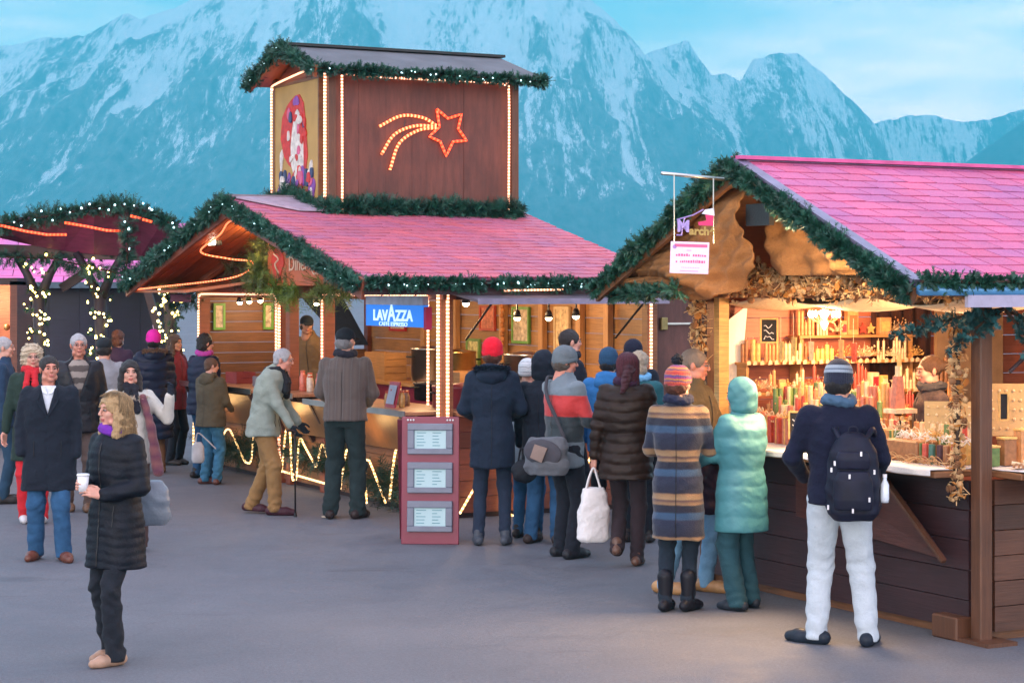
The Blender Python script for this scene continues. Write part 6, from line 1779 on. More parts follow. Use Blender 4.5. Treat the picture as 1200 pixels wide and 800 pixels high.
    if scarf:
        s_ = Shape(.02); kz = 1.515
        for q in range(12):
            a = q*2*PI/12; a2 = (q+1)*2*PI/12
            P1 = J(.078*math.cos(a), .0+.082*math.sin(a), kz+.012*math.sin(a*2)); P2 = J(.078*math.cos(a2), .0+.082*math.sin(a2), kz+.012*math.sin(a2*2)); s_.add(cone(P1, P2, .034, .034), .01)
        if len(scarf) > 1 and scarf[1]:
            for q, Ls in ((.03, scarf[1]), (-.035, scarf[1]*.8)):
                y0 = -.15*B
                s_.add(cone(J(q, -.10, kz-.03), J(q*1.3, y0, kz-.14), .03, .03)); s_.add(cone(J(q*1.3, y0, kz-.14), J(q*1.6, y0-.01, kz-Ls), .028, .034))
        s_.disp.append(wrinkle(.005, 4, 60)); mk('scarf', s_.mesh(.009), scarf[0], root, S)
    info = dict(root=root, S=S, hc=hc, Rh=Rh, sh=sh, el=el, wr=wr, J=J, an=an, shf=shf, B=B)
    if extras: extras(info)
    return info
def fur_ring(mb, pts, R, n):
    rr_ = np.random.default_rng(3); pts = [Vector(p) for p in pts]
    for a, b in zip(pts[:-1], pts[1:]):
        for _ in range(n):
            c_ = a.lerp(b, rr_.random()); d = Vector(rr_.normal(size=3)).normalized()*R*(.5+.5*rr_.random()); s_ = d.cross(Vector(rr_.normal(size=3))).normalized()*.005
            o = len(mb.v); mb.v += [tuple(c_-s_), tuple(c_+s_), tuple(c_+d)]; mb.f.append((o, o+1, o+2)); mb.m.append(0)
def glasses(info):
    S, hc, Rh = info['S'], info['hc'], info['Rh']; b = MB(); T = lambda p: Vector(tuple((hc+Rh@A(p))*S))
    for q in (-1, 1):
        b.tube([T((q*.031+.019*math.cos(a), -.101, .006+.015*math.sin(a))) for a in np.linspace(0, 2*PI, 13)], .0014, 5)
        b.tube([T((q*.05, -.098, .01)), T((q*.078, -.02, .012)), T((q*.082, .02, .005))], .0018, 5)
    b.tube([T((-.012,-.102,.01)), T((.012,-.102,.01))], .0018, 5)
    b.build('glasses', plain('thin metal frame', (.2,.2,.22), .3, .6), info['root'])
def wpt(info, p):
    """body-space point to world"""
    r = info['root']; ph = r.rotation_euler.z; q = Vector(tuple(A(p)*info['S'])); return Vector(r.location)+Matrix.Rotation(ph, 3, 'Z') @ q
def striped(name, stops, period=1.0, rough=.9, z0=0, noise_amt=.05, axis=2):
    """knitted or woven stripes lying at fixed heights of the garment"""
    if name in MATS: return MATS[name]
    m, nt, b = new_mat(name); v = coords(nt); sp_ = N(nt, 'ShaderNodeSeparateXYZ'); nt.links.new(v, sp_.inputs[0])
    nz = noise(nt, v, 18, 3)
    a = N(nt, 'ShaderNodeMath', operation='MULTIPLY_ADD'); a.inputs[1].default_value = noise_amt; nt.links.new(nz, a.inputs[0]); nt.links.new(sp_.outputs[axis], a.inputs[2])
    mr = N(nt, 'ShaderNodeMapRange'); setin(mr, From_Min=z0, From_Max=z0+period); mr.clamp = False; nt.links.new(a.outputs[0], mr.inputs[0])
    fr = N(nt, 'ShaderNodeMath', operation='FRACT'); nt.links.new(mr.outputs[0], fr.inputs[0])
    c = ramp(nt, stops, fr.outputs[0]); c = mixc(nt, .3, c, mixc(nt, noise(nt, v, 200, 2), (.01,.01,.015), c))
    nt.links.new(c, b.inputs['Base Color']); setin(b, Roughness=rough); b.inputs['Sheen Weight'].default_value = .2; bump(nt, b, noise(nt, v, 130, 3), .006, .8)
    MATS[name] = m; return m
C_ = cloth
def lapels(mat, zb=1.25, wd=.26, shirt=None):
    def f(info):
        B = info['B']*1.0; shf = info['shf']
        def ys(x, z, o=.006):
            a = np.interp(z, [1.26, 1.38, 1.455, 1.5], [.195*B, .19*B, .14*B, .082]); b_ = np.interp(z, [1.09, 1.26, 1.38, 1.455, 1.5], [.13*B, .14*B, .135*B, .10*B, .08])
            return shf(z)-b_*max(.02, 1-(abs(x)/a)**2.3)**(1/2.3)-o
        mb = MB()
        for q in (-1, 1):
            P = [(q*.004, zb-.02), (q*(.035+.05), zb+.10), (q*.098, zb+.13), (q*.078, zb+.145), (q*.082, 1.47), (q*(1.47-zb)*wd, 1.475)]
            mb.prism([tuple(A((x, float(ys(x, min(z, 1.49))), z))*info['S']) for x, z in P], (0, -.008, 0))
        mb.build('lapel', mat, info['root'], bevel=.002)
        if shirt:
            mb = MB()
            for q in (-1, 1): mb.prism([tuple(A(p)*info['S']) for p in [(q*.003,-.115,1.425), (q*.045,-.118,1.44), (q*.062,-.085,1.50), (q*.02,-.10,1.475)]], (0,-.006,0))
            mb.build('shirt_collar', shirt, info['root'])
    return f
def zipper(info):
    shf = info['shf']; mb = MB(); S = info['S']; B = info['B']
    def yb(z): return shf(z)+np.interp(z, [.9, 1.09, 1.26, 1.38, 1.455], [.145*B, .13*B, .14*B, .135*B, .10*B])
    mb.tube([tuple(A((0, float(yb(z))+.002, z))*S) for z in np.linspace(.92, 1.42, 14)], .003, 4)
    mb.build('back_seam', M_BLACK, info['root'])
NAVY_P = plain('navy nylon', (.009,.013,.034), .5, 0, .3, 6, .004, 30)
DENIM = C_('blue denim', (.025,.08,.17), .9, .45); DENIM_L = C_('pale denim', (.16,.32,.48), .9, .3); DENIM_D = C_('dark denim', (.02,.05,.09), .9, .3)
DARKT = C_('dark trousers', (.012,.014,.022), .9, .3)
FURB = plain('brown fur', (.2,.11,.07), .9); FURC = plain('cream fur', (.6,.5,.4), .9)

# --- far left cluster
person(2, 655, 1.74, 100, 'person in slate blue jacket cut off by the left edge', dict(mat=C_('slate blue jacket', (.02,.045,.09))), dict(mat=DENIM_D), hair=('short','grey'), D=21.0, showhand=(0,0), pos=tuple(px(3,0,21.5)[:2])+(0,))
person(38, 612, 1.70, 8, 'older woman with curly pale hair and glasses in dark green coat and red scarf', dict(mat=C_('bottle green coat', (.018,.035,.028)), hem=.62, flare=1.12), dict(mat=C_('red trousers', (.5,.02,.03)), r=(.09,.07,.062)),
       sex='f', hair=('curly','pale'), scarf=(C_('red scarf', (.5,.02,.03)), .3), head=(12,0), feet=((-.09,.04),(.11,-.06)), shoes=(.5,.5,.52), extras=glasses, armR=(-.27,-.02,.86), showhand=(1,0))
arg = striped('argyle jumper', [(0,(.1,.08,.07)), (.45,(.1,.08,.07)), (.5,(.35,.3,.26)), (.95,(.35,.3,.26)), (1,(.1,.08,.07))], .12)
person(92, 598, 1.79, 14, 'older man with grey hair and glasses in black jacket over patterned jumper', dict(mat=plain('black leather', (.015,.015,.02), .38, 0, .3, 8, .005, 30), vneck=(1.12,.34), shirt=arg, hem=.78, bulk=1.1, name='jacket'), dict(mat=C_('brown trousers', (.1,.07,.06))),
       skin='ruddy', hair=('short','grey'), head=(5,0), extras=glasses, feet=((-.1,.06),(.1,-.04)), shoes=(.12,.06,.03), showhand=(0,0), armR=(-.24,-.06,.92), armL=(.24,-.06,.92))
person(58, 655, 1.69, 6, 'dark haired man in long black overcoat white shirt and blue jeans', dict(mat=C_('black wool overcoat', (.010,.014,.024), .9, .25), hem=.60, flare=1.10, vneck=(1.25,.26), shirt=C_('white shirt', (.62,.66,.75), .8, .05), bulk=1.12), dict(mat=DENIM, r=(.1,.085,.08)),
       skin='ruddy', hair=('short','dark'), head=(20,2), feet=((-.12,.03),(.13,-.10)), footdir=(-12,22), shoes=(.12,.035,.02), extras=lapels(C_('black wool overcoat', (.010,.014,.024), .9, .25), shirt=C_('white shirt', (.62,.66,.75), .8, .05)), armR=((-.235,-.10,.92), (-.8,.6,-.2)), armL=((.235,-.08,.9), (.8,.6,-.2)), showhand=(0,0), bulk=1.05)
# woman with raised glove
def scarf_fall(info):
    s = Shape(.02); J = info['J']; s.add(cone(J(.10,-.14,1.42), J(.17,-.17,1.15), .035, .04)); s.add(cone(J(.17,-.17,1.15), J(.24,-.15,.74), .04, .055)); s.disp.append(wrinkle(.006, 3, 40))
    mk('shawl', s.mesh(.012), striped('burgundy shawl', [(0,(.12,.03,.06)), (.5,(.22,.08,.08)), (1,(.12,.03,.06))], .12), info['root'], info['S'])
    f = MB(); fur_ring(f, [info['J'](.15*math.cos(a), -.04+.13*math.sin(a), 1.46-.05*(math.sin(a) < 0)) for a in np.linspace(-PI*.75, -PI*.25+PI*1.5, 16)], .06, 60); f.v = [tuple(A(v)*info['S']) for v in f.v]; f.build('fur_trim', FURC, info['root'])
W5 = person(152, 645, 1.63, 18, 'dark haired woman in cream jacket raising a black gloved hand', dict(mat=C_('cream jacket', (.52,.5,.46)), hem=.80, bulk=1.05, name='jacket'), dict(mat=C_('brown skirt trousers', (.09,.05,.045)), r=(.1,.08,.08)),
       sex='f', hair=('long','dark'), scarf=(C_('black scarf', (.015,.015,.022)), .22), gloves=(.015,.02,.035), head=(-2,4), armL=((.34,-.20,1.44), (.7,.1,-.9)), armR=(-.2,-.12,.9), showhand=(0,1), extras=scarf_fall, shoes=(.03,.02,.02))
person(122, 0, 1.72, 190, 'person in dark cap and grey jacket seen from behind near the forked posts', dict(mat=C_('grey jacket', (.24,.25,.28)), hem=.8), dict(mat=DARKT), hair=('under','dark'), hat=('cap', C_('black cap cloth', (.014,.018,.024))), D=21.9, pos=tuple(px(122,0,22.2)[:2])+(0,), showhand=(0,0))
person(137, 0, 1.69, 165, 'auburn haired person seen from behind among the crowd at left', dict(mat=C_('dark plum coat', (.04,.02,.045)), hem=.7), dict(mat=DARKT), sex='f', hair=('cropbob','auburn'), pos=tuple(px(138,0,27.5)[:2])+(0,), showhand=(0,0))
MAG = C_('magenta knit', (.62,.02,.30), .95, .2)
def stalk(info):
    b = MB(); p = (info['hc']+A((0,.02,.14)))*info['S']; b.tube([tuple(p), tuple(p+A((.01,0,.05)))], .006, 5); b.build('hat_stalk', C_('pale knit stalk', (.5,.4,.5)), info['root'])
person(178, 0, 1.73, 200, 'woman in magenta beret and navy quilted coat with fur edged hood', dict(mat=NAVY_P, hem=.42, flare=1.1, puff=(.02,.105), bulk=1.22, th=1.25), dict(mat=C_('brown boots cloth', (.14,.07,.04)), r=(.09,.07,.06)), sex='f', hair=('under','dark'), hat=('beanie', MAG), hood_down=(NAVY_P, FURB),
       pos=tuple(px(180,0,25.0)[:2])+(0,), showhand=(0,0), shoes=(.12,.06,.03), extras=stalk)
person(205, 0, 1.66, 60, 'brown haired woman in dark red jacket behind the magenta beret', dict(mat=C_('dark red jacket', (.16,.02,.03)), hem=.75), dict(mat=DARKT), sex='f', hair=('long','brown'), skin='tan', pos=tuple(px(204,0,26.2)[:2])+(0,), showhand=(0,1), armL=((.15,-.35,1.1), (.5,.5,-.8)))
# woman and boy
person(238, 0, 1.71, 148, 'woman with short dark hair in navy quilted jacket beside the boy', dict(mat=NAVY_P, hem=.78, puff=(.012,.09), bulk=1.08, name='jacket'), dict(mat=DENIM, r=(.09,.07,.066)), sex='f', hair=('cropbob','dark'), scarf=(C_('purple pink scarf', (.4,.05,.3)), 0), pos=tuple(px(237,0,24.3)[:2])+(0,), head=(-22,-8), showhand=(0,0), armR=((-.12,-.3,1.05), (-.5,.5,-.8)), armL=((.12,-.3,1.05), (.5,.5,-.8)), lean=.05)
OLV = C_('olive brown jacket', (.085,.07,.045), .9, .3)
person(247, 567, 1.45, 150, 'boy in olive hooded jacket and jeans standing at the far hatch', dict(mat=OLV, hem=.80, flare=1.08, bulk=1.14, name='jacket'), dict(mat=C_('washed jeans', (.045,.15,.25), .9, .55), r=(.105,.085,.08), fold=.008), hair=('short','brown'), hood_down=OLV, head=(-30,-6), feet=((-.1,0),(.1,.02)), footdir=(30,-30), shoes=(.12,.04,.03), showhand=(0,0), armR=((-.16,-.26,1.02), (-.8,.3,-.7)), armL=((.16,-.26,1.02), (.8,.3,-.7)))
# man with cane
cane_info = {}
SAGE = C_('sage grey jacket', (.26,.30,.26), .9, .15)
CA = person(309, 602, 1.71, 82, 'stooped old man with white hair in sage jacket and tan trousers leaning on a cane', dict(mat=SAGE, hem=.80, flare=1.06, bulk=1.12, name='jacket', fold=.008), dict(mat=C_('tan corduroy', (.29,.165,.065), .9, .15), r=(.105,.088,.082), fold=.006), hair=('receding','grey'), skin='ruddy', head=(0,-10), lean=.16, bend=.5,
       feet=((-.09,-.14),(.09,.16)), footdir=(5,-5), lift=(0,.02), shoes=(.06,.02,.03), armR=((-.19,-.36,.86), (-.4,.8,-.5)), armL=((.19,-.32,.92), (.4,.8,-.5)), gloves=(.015,.02,.025), scarf=(C_('dark wool scarf', (.02,.02,.025)), .3))
w0 = wpt(CA, CA['wr'][0]); cn = empty('walking_cane', 'slim dark walking cane held by the old man in the sage jacket', 'cane')
MB().tube([(w0.x+.05, w0.y-.03, .0), (w0.x+.045, w0.y-.03, w0.z-.09)], .009, 7).build('shaft', M_BLACK, cn, smooth=True)
b = MB(); b.tube(smooth_path([(w0.x+.045, w0.y-.03, w0.z-.09), (w0.x+.045, w0.y-.03, w0.z-.06), (w0.x+.01, w0.y-.04, w0.z-.045), (w0.x-.04, w0.y-.05, w0.z-.05)], 5), .011, 7); b.build('handle', plain('dark handle', (.04,.02,.02), .3), cn, smooth=True)
MB().lathe([(.017,0), (.013,.035), (.01,.04)], (w0.x+.05, w0.y-.03, 0), 8).build('rubber_foot', M_BLACK, cn)
# man in brown grey jacket
JK = striped('ribbed brown grey jacket', [(0,(.085,.062,.054)), (.4,(.11,.082,.07)), (.8,(.085,.062,.054)), (.88,(.115,.10,.095)), (1,(.085,.062,.054))], .075, .8, axis=0, noise_amt=.012)
person(404, 607, 1.86, 172, 'tall man in brown grey jacket and black cap at the coffee hatch', dict(mat=JK, hem=.90, flare=1.04, bulk=1.0, name='jacket', fold=.006), dict(mat=C_('dark green trousers', (.018,.030,.032), .9, .3), r=(.105,.088,.084), fold=.007), hair=('under','grey'), hat=('cap', C_('black cap cloth', (.014,.018,.024))), head=(-25,-4), feet=((-.12,0),(.13,.04)), footdir=(-14,12), shoes=(.03,.02,.02),
       armR=((-.16,-.28,1.04), (-.9,.3,-.5)), armL=((.16,-.28,1.04), (.9,.3,-.5)), bulk=1.05, scarf=(C_('black collar', (.02,.02,.03)), 0), lean=.04)
# vendor leaning in the open hatch
person(368, 0, 1.70, -20, 'vendor in brown jacket and dark hat leaning in the chalet', dict(mat=C_('vendor jacket', (.16,.10,.05)), bulk=1.08, name='jacket'), dict(mat=DARKT), hair=('under','brown'), hat=('cap', C_('black cap cloth', (.014,.018,.024))), skin='tan', pos=tuple(px(368,0,25.1)[:2])+(.22,), lean=.16, head=(35,-8), showhand=(0,0), armR=((-.3,-.1,1.1), (-.5,.6,-.5)))
# red hat woman
NVC = C_('navy down coat', (.008,.016,.034), .75, .3)
person(577, 638, 1.80, 178, 'woman in bright red knitted hat and navy hooded coat at the long hatch', dict(mat=NVC, hem=.66, flare=1.02, bulk=1.04, th=1.05, fold=.005, ff=22), dict(mat=C_('navy jeans', (.02,.03,.055), .9, .2), r=(.088,.066,.058)), sex='f', hair=('under','auburn'), hat=('beanie', C_('red knit', (.62,.012,.03), .95, .2)), hood_down=(NVC, plain('dark fur', (.012,.02,.035), .9)),
       feet=((-.11,0),(.12,.02)), footdir=(-10,8), shoes=(.06,.07,.09), armR=((-.16,-.25,1.08), (-.9,.3,-.7)), armL=((.16,-.25,1.08), (.9,.3,-.7)), showhand=(0,0))
# cluster at the centre
person(618, 630, 1.60, 165, 'person in pale jacket with white patterned hat beside the red hat woman', dict(mat=C_('pale ice jacket', (.45,.52,.58)), hem=.66, fold=.008, bulk=1.08), dict(mat=DENIM), sex='f', hat=('beanie', striped('white patterned knit', [(0,(.6,.65,.68)), (.45,(.7,.72,.75)), (.5,(.06,.1,.12)), (.6,(.6,.65,.68)), (1,(.6,.65,.68))], .05)), scarf=(plain('brown scarf', (.25,.17,.12), .9), 0), showhand=(0,0))
person(637, 636, 1.68, 160, 'person in black hooded coat and blue jeans behind the grey beanie', dict(mat=C_('black coat', (.008,.012,.022)), hem=.72, bulk=1.1), dict(mat=DENIM, r=(.1,.08,.076)), hat=('hood', C_('black coat', (.008,.012,.022))), feet=((-.13,0),(.12,.03)), shoes=(.04,.03,.03), showhand=(0,0))
person(664, 0, 1.86, 112, 'tall dark haired man in black jacket turned to the right at the hatch', dict(mat=C_('black jacket b', (.01,.012,.022)), hem=.76, bulk=1.15, name='jacket'), dict(mat=DARKT), hair=('short','dark'), pos=tuple(px(666,0,19.5)[:2])+(0,), showhand=(0,0), scarf=(C_('black collar', (.02,.02,.03)), 0))
TRI = striped('grey red and dark green jacket', [(0,(.02,.035,.045)), (.335,(.02,.035,.045)), (.345,(.56,.03,.03)), (.62,(.56,.03,.03)), (.63,(.16,.21,.25)), (1,(.16,.21,.25))], .62, .7, z0=.98*1.0, noise_amt=.01)
G19 = person(661, 653, 1.75, 128, 'man in grey beanie and grey red dark jacket with a shoulder bag', dict(mat=TRI, hem=.76, bulk=1.0, name='jacket', fold=.008), dict(mat=DARKT, r=(.105,.085,.08)), skin='ruddy', hair=('under','stubble'), hat=('beanie', C_('grey knit', (.13,.16,.18), .95)), head=(-28,-8), feet=((-.1,0),(.1,-.04)), shoes=(.02,.02,.025),
       armL=((.1,-.36,1.12), (.7,.3,-.8)), armR=((-.2,-.3,1.08), (-.7,.3,-.8)), showhand=(1,1), gloves=(.02,.04,.05))
# woman with purple hair and white bag
BRP = plain('brown black nylon', (.022,.012,.009), .5, 0, .35, 6, .004, 30)
G20 = person(734, 662, 1.72, 168, 'woman with purple red hair in quilted brown black jacket holding a white bag', dict(mat=BRP, hem=.72, flare=1.04, puff=(.014,.085), bulk=1.18, th=1.15, name='jacket'), dict(mat=C_('dark brown trousers', (.03,.02,.025)), r=(.09,.072,.07)), sex='f', hair=('pony','purple'), scarf=(C_('dark plum scarf', (.04,.015,.04)), 0), head=(35,-4),
       feet=((-.09,0),(.06,.12)), lift=(0,.10), footdir=(-5,5), shoes=(.12,.06,.04), armL=((.27,.02,.86), (.7,.5,-.2)), armR=((-.2,-.2,1.0), (-.7,.4,-.6)), showhand=(0,1))
person(716, 0, 1.70, 175, 'person in slate blue knitted hat and blue hood beyond the purple hair', dict(mat=C_('bright blue jacket', (.03,.16,.4)), bulk=1.1), dict(mat=DARKT), hat=('beanie', C_('slate blue knit', (.02,.06,.12), .95)), hair=('under','dark'), pos=tuple(px(713,0,18.5)[:2])+(0,), showhand=(0,0), hood_down=C_('bright blue jacket', (.03,.16,.4)))
person(748, 0, 1.69, 160, 'blonde person with pale blue scarf and teal hood beyond the quilted jacket', dict(mat=C_('teal dark jacket', (.02,.1,.12)), bulk=1.05), dict(mat=DARKT), sex='f', hair=('cropbob','pale'), pos=tuple(px(749,0,18.2)[:2])+(0,), showhand=(0,0), scarf=(C_('pale blue scarf', (.15,.4,.65)), 0))
person(740, 0, 1.75, 185, 'person in black beanie before the closed brown shutter', dict(mat=C_('black coat', (.008,.012,.022)), bulk=1.1), dict(mat=DARKT), hat=('beanie', C_('black knit', (.012,.014,.03), .95)), hair=('under','dark'), pos=tuple(px(742,0,19.4)[:2])+(0,), showhand=(0,0))
# man with glasses behind
person(822, 697, 1.80, 58, 'man with glasses in olive jacket pale jeans and tan shoes by the left post', dict(mat=C_('olive jacket', (.10,.075,.04)), hem=.74, bulk=1.12, name='jacket'), dict(mat=DENIM_L, r=(.09,.072,.066)), skin='ruddy', hair=('short','stubble'), head=(22,-6), extras=glasses, feet=((-.12,.17),(.12,-.04)), footdir=(0,0), shoes=(.38,.2,.08), pos=tuple(px(812,0,15.15)[:2])+(0,), armL=((.12,-.34,1.06), (.7,.3,-.8)), armR=((-.16,-.34,1.06), (-.7,.3,-.8)), showhand=(1,1))
# striped coat lady
ST = striped('blanket striped coat', [(0,(.012,.018,.045)), (.16,(.012,.018,.05)), (.2,(.03,.07,.14)), (.32,(.03,.08,.16)), (.36,(.01,.012,.03)), (.5,(.012,.014,.03)), (.54,(.30,.18,.09)), (.62,(.10,.05,.05)), (.66,(.34,.22,.11)), (.76,(.28,.16,.08)), (.8,(.01,.012,.03)), (1,(.012,.018,.045))], .30, noise_amt=.012)
KN = striped('rainbow knit', [(0,(.4,.02,.05)), (.18,(.5,.1,.04)), (.3,(.06,.03,.15)), (.45,(.5,.22,.03)), (.6,(.3,.02,.18)), (.78,(.05,.08,.25)), (.9,(.55,.12,.05)), (1,(.4,.02,.05))], .085, noise_amt=.03)
person(795, 715, 1.70, 168, 'woman in long navy and brown striped coat and rainbow bobble hat', dict(mat=ST, hem=.52, flare=1.06, bulk=.96, th=.92, fold=.005), dict(mat=C_('black leggings', (.014,.022,.035)), r=(.085,.066,.06)), sex='f', hair=('under','auburn'), hat=('bobble', dict(all=KN, turned_brim=KN, bobble=C_('black bobble', (.01,.012,.02)))), head=(-30,-4), feet=((-.07,0),(.09,.04)), footdir=(-25,-10), shoes=(.012,.012,.018), boot=.16,
       armR=((-.14,-.3,1.1), (-.8,.3,-.7)), armL=((.1,-.28,1.12), (.9,.3,-.6)), showhand=(1,1), scarf=(C_('navy scarf', (.015,.02,.05)), 0))
# teal hooded coat
TEAL = plain('teal padded nylon', (.055,.22,.255), .6, 0, .12, 5, .004, 22)
person(869, 713, 1.60, -138, 'woman in pale turquoise hooded padded coat facing the striped coat', dict(mat=TEAL, hem=.60, flare=1.06, puff=(.006,.12), bulk=1.14, th=1.15, fold=.003, ff=20), dict(mat=C_('teal dark trousers', (.02,.065,.085)), r=(.105,.09,.088)), sex='f', hat=('hood', TEAL), hair=('under','brown'), head=(20,-4), feet=((-.11,0),(.1,.05)), footdir=(-10,10), shoes=(.02,.025,.035),
       armR=((-.08,-.38,1.13), (-.7,.2,-.9)), armL=((.12,-.38,1.1), (.7,.2,-.9)), showhand=(1,1))
# backpack man
NVJ = C_('navy jacket', (.008,.010,.028), .9, .25)
BK = striped('navy and white banded knit', [(0,(.01,.015,.04)), (.60,(.01,.015,.04)), (.62,(.35,.42,.5)), (.70,(.35,.42,.5)), (.72,(.03,.05,.1)), (.77,(.35,.42,.5)), (.85,(.35,.42,.5)), (.87,(.01,.015,.04)), (1,(.01,.015,.04))], .20, z0=-.07, noise_amt=.0)
def bclip(info): pass
G25 = person(983, 755, 1.78, 170, 'man in white trousers navy jacket and banded beanie wearing a backpack', dict(mat=NVJ, hem=.88, bulk=1.04, name='jacket', fold=.008, th=1.08), dict(mat=C_('white trousers', (.46,.52,.57), .9, .12), r=(.112,.088,.08), fold=.004), hair=('under','dark'), hat=('beanie', BK), head=(-6,-6), feet=((-.18,.0),(.14,-.02)), footdir=(-12,62), shoes=(.015,.022,.035),
       armR=((-.2,-.22,1.0), (-1,.3,-.5)), armL=((.22,-.2,1.02), (1,.3,-.5)), showhand=(0,0), scarf=(C_('slate scarf', (.06,.12,.2)), 0), bulk=1.0)
# foreground woman
BQ = plain('black quilt', (.005,.007,.013), .6, 0, .35, 14, .003, 60)
G6 = person(136, 775, 1.62, -38, 'blonde woman in black quilted coat and purple scarf holding a paper cup', dict(mat=BQ, hem=.62, flare=1.10, puff=(.006,.055), bulk=1.04, th=1.06, fold=.004, ff=20), dict(mat=C_('black trousers', (.012,.015,.022), .9, .3), r=(.092,.07,.082), fold=.007), sex='f', hair=('longwavy','blonde'), head=(-12,0), feet=((-.07,.03),(.10,-.10)), footdir=(0,-10), shoes=(.36,.22,.15),
       armR=((-.08,-.20,1.16), (-.8,.2,-.8)), armL=((.09,-.19,1.10), (.8,.2,-.8)), showhand=(0,0), scarf=(C_('purple scarf', (.16,.03,.36), .9), 0), dx=.012, hdx=.0052)
# her hands round the cup
def hands_cup(info):
    S = info['S']; wl, wr_ = info['wr'][1], info['wr'][0]
    cupc = A((.0, -.285, 1.175)); parts = []
    for w_, sgn in ((wr_, -1), (wl, 1)):
        d = cupc+A((sgn*.04, -.01, .0 if sgn < 0 else -.03))-w_; nrm = A((-sgn*1.0, -.55, .0)); parts.append((hand(w_+d*.02, d, nrm, (0, .2, 1), .62, dx=.0042), 0))
    VQ, mi = join(parts); o = mk('hand', VQ, SK['fair'], info['root'], S)
    c = wpt(info, cupc+A((.012,.0,.0))); e = empty('paper_cup', 'white paper cup in the hands of the blonde woman', 'cup', loc=c)
    MB().lathe([(.026,-.04), (.036,.055), (.034,.055), (.025,-.035)], n=16).build('cup_wall', M_WHITE, e, smooth=True)
    MB().lathe([(.038,.053), (.039,.06), (.034,.066), (.0001,.066)], n=16).build('lid', plain('pale lid', (.7,.72,.75), .4), e, smooth=True)
hands_cup(G6)
# saleswoman
person(1085, 0, 1.66, -82, 'brown haired saleswoman in profile behind the display card', dict(mat=C_('dark cardigan', (.06,.045,.05)), name='cardigan'), dict(mat=DARKT), sex='f', hair=('bun','brown'), pos=tuple(px(1092,0,14.9)[:2])+(.10,), head=(0,-6), showhand=(0,0), scarf=(C_('charcoal scarf', (.05,.05,.06)), 0))

# ---------------------------------------------------------------- things carried
def bag_mesh(name, label, cat, shape, mat, world, rz, strap=None, strapmat=None, extra=None, dx=.011):
    e = empty(name, label, cat, loc=world, rz=rz)
    mk('bag_body', shape.mesh(dx), mat, e)
    if strap: 
        for s_ in strap: MB().tube(smooth_path(s_, 8), .009, 6).build('strap', strapmat or mat, e, smooth=True)
    if extra: extra(e)
    return e
# white carrier bag
h = wpt(G20, G20['wr'][1]+A((0,-.0,-.10)))
s = Shape(.03); s.add(loft([(-.60,.10,.07), (-.57,.135,.085), (-.4,.14,.08), (-.22,.10,.06), (-.16,.085,.04)])); s.disp.append(wrinkle(.006, 5, 20)); s.disp.append(wrinkle(.002, 7, 70))
bag_mesh('carrier_bag', 'white cotton carrier bag held low by the woman with purple hair', 'bag', s, C_('white cotton', (.74,.72,.72), .85, .06), (h.x-.01, h.y-.02, h.z), rad(10), [[(-.07,0,-.2), (-.04,0,-.08), (0,0,.0), (.03,0,-.08), (.07,0,-.2)], [(-.06,.03,-.2), (-.03,.02,-.08), (0,.01,.0), (.04,.02,-.08), (.06,.03,-.2)]], C_('white cotton', (.74,.72,.72), .85, .06))
# backpack
def bp(e):
    s = Shape(.02); s.add(loft([(-.16,.115,.05), (-.1,.125,.06), (.02,.12,.055), (.08,.09,.03)])); V, Q = s.mesh(.01); mk('front_pocket', (V+A((0,.11,-.03)), Q), NAVY_B, e)
    s = Shape(.02); s.add(loft([(.06,.10,.03), (.12,.11,.04), (.17,.09,.03)])); V, Q = s.mesh(.01); mk('top_pocket', (V+A((0,.11,.0)), Q), NAVY_B, e)
    for (x, z) in ((-.10,-.12), (.13,.06), (-.05,.16), (.02,.02), (.0,-.19), (.15,-.17), (-.13,.05), (.11,.1)):
        MB().box(x-.006, x+.006, .17, .176, z-.014, z+.014).build('reflective_tab', plain('reflective tab', (.6,.6,.65), .3, .3), e)
    for sg in (-1, 1):
        b_ = MB(); b_.tube(smooth_path([(sg*.08,.02,.24), (sg*.12,-.09,.29), (sg*.14,-.24,.18), (sg*.15,-.24,.0), (sg*.16,-.1,-.16), (sg*.14,0,-.22)], 8), .019, 6); b_.build('shoulder_strap', NAVY_B, e, smooth=True)
    b_ = MB(); b_.tube(smooth_path([(-.03,.03,.27), (-.02,.03,.31), (.02,.03,.31), (.03,.03,.27)], 5), .007, 6); b_.build('grab_handle', NAVY_B, e)
NAVY_B = plain('backpack nylon', (.009,.010,.024), .55, 0, .3, 10, .001, 60)
s = Shape(.03); s.add(loft([(-.27,.12,.09), (-.22,.16,.12), (0,.165,.12), (.16,.145,.10), (.25,.10,.07), (.28,.05,.04)])); s.disp.append(wrinkle(.006, 2, 25))
w_ = wpt(G25, (-.09, .215, 1.06)); bag_mesh('backpack', 'large navy backpack worn by the man in white trousers', 'backpack', s, NAVY_B, w_, rad(170), None, None, bp)
w2 = wpt(G25, (-.28, .225, .99)); bt = empty('water_bottle', 'small clear water bottle in the side pocket of the backpack', 'bottle', loc=w2)
MB().lathe([(.024,-.08), (.027,-.06), (.027,.03), (.012,.06), (.012,.075)], n=12).build('bottle_body', plain('clear plastic', (.6,.66,.72), .15), bt, smooth=True); MB().lathe([(.014,.075), (.014,.095), (.001,.096)], n=10).build('cap', M_WHITE, bt)
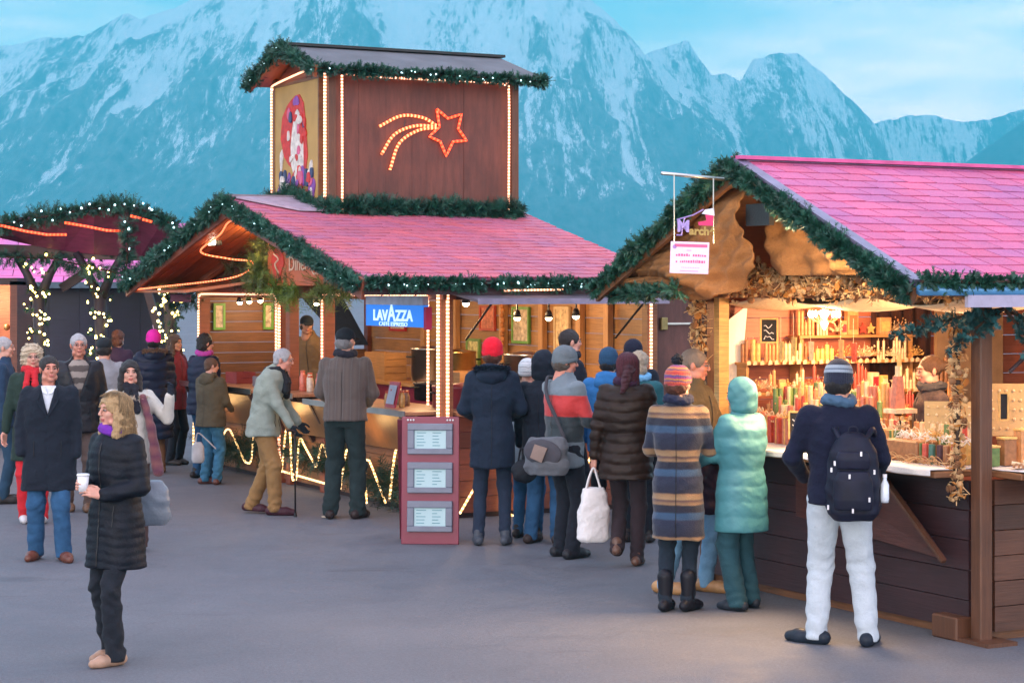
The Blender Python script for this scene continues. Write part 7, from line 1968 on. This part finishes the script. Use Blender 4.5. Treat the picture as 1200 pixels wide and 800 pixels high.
# messenger bag
GB = C_('grey bag cloth', (.11,.12,.14), .8, .2)
def mbx(e):
    s = Shape(.02); s.add(tf(ell((0,0,0), (.17,.03,.11)), rotm(0,0,-8), (0,.08,.02))); mk('bag_flap', s.mesh(.01), C_('dark bag flap', (.06,.06,.075)), e)
    b = MB(); b.prism([(-.06,.125,.06), (.05,.125,.09), (.09,.125,-.02), (-.01,.125,-.06)], (0,.01,0)); b.build('leather_panel', plain('brown grey leather', (.2,.14,.12), .4), e)
    Mi = (Matrix.Translation(e.location) @ Matrix.Rotation(e.rotation_euler.z, 4, 'Z')).inverted()
    b = MB(); b.tube(smooth_path([Mi @ wpt(G19, q) for q in [(-.22,.17,1.0), (-.12,.185,1.18), (.02,.17,1.36), (.12,.08,1.50), (.15,-.05,1.49)]], 8), .016, 6); b.build('shoulder_strap', C_('dark bag strap', (.05,.05,.06)), e, smooth=True)
s = Shape(.03); s.add(loft([(-.17,.15,.08), (-.1,.20,.10), (.06,.19,.095), (.14,.14,.06)])); s.disp.append(wrinkle(.009, 3, 22))
w_ = px(640, 532, 16.85); bag_mesh('messenger_bag', 'grey messenger bag slung behind the man in the grey beanie', 'bag', s, GB, w_, rad(158), None, None, mbx)
s = Shape(.03); s.add(ell((0,0,0), (.11,.07,.10))); s.disp.append(wrinkle(.008, 5, 26)); w_ = px(614, 552, 17.6)
bag_mesh('shoulder_bag', 'small black bag hanging below the messenger bag', 'bag', s, plain('black bag cloth', (.012,.014,.02), .7), w_, 0, [[(-.05,0,.08), (-.02,-.02,.2), (.05,0,.08)]])
# grey handbag of the foreground woman side
s = Shape(.03); s.add(loft([(-.16,.07,.05), (-.12,.10,.06), (.04,.09,.05), (.12,.05,.025)])); s.disp.append(wrinkle(.006, 6, 24)); w_ = px(181, 585, 12.75)
bag_mesh('handbag', 'smooth grey handbag at the back of the blonde woman', 'bag', s, plain('grey bag leather', (.14,.17,.21), .35), w_, rad(15), [[(-.05,0,.08), (-.07,.02,.25), (-.13,.05,.45), (-.16,.06,.56)]], plain('dark strap', (.03,.03,.04), .4))
# dark bag between the striped and the turquoise coats
s = Shape(.03); s.add(loft([(-.22,.12,.06), (-.17,.14,.075), (.1,.13,.07), (.2,.11,.04)])); s.disp.append(wrinkle(.01, 6, 22)); w_ = px(838, 566, 14.75)
bag_mesh('tote_bag', 'big dark bag between the striped coat and the turquoise coat', 'bag', s, plain('dark plum bag', (.03,.015,.03), .5), w_, rad(20), [[(-.08,0,.18), (-.05,0,.32), (.03,0,.36), (.09,0,.2)]])
# belongings at the boy's side
s = Shape(.02); s.add(loft([(-.14,.06,.03), (-.1,.075,.04), (.05,.07,.035), (.1,.04,.02)])); w_ = px(214, 470, 24.0) if False else px(232, 528, 23.3)
bag_mesh('pouch', 'small pale pouch hanging beside the boy', 'bag', s, plain('pale pouch', (.4,.4,.42), .7), w_, 0, [[(-.03,0,.08), (.0,0,.2), (.1,.02,.12), (.2,.03,.02)]])
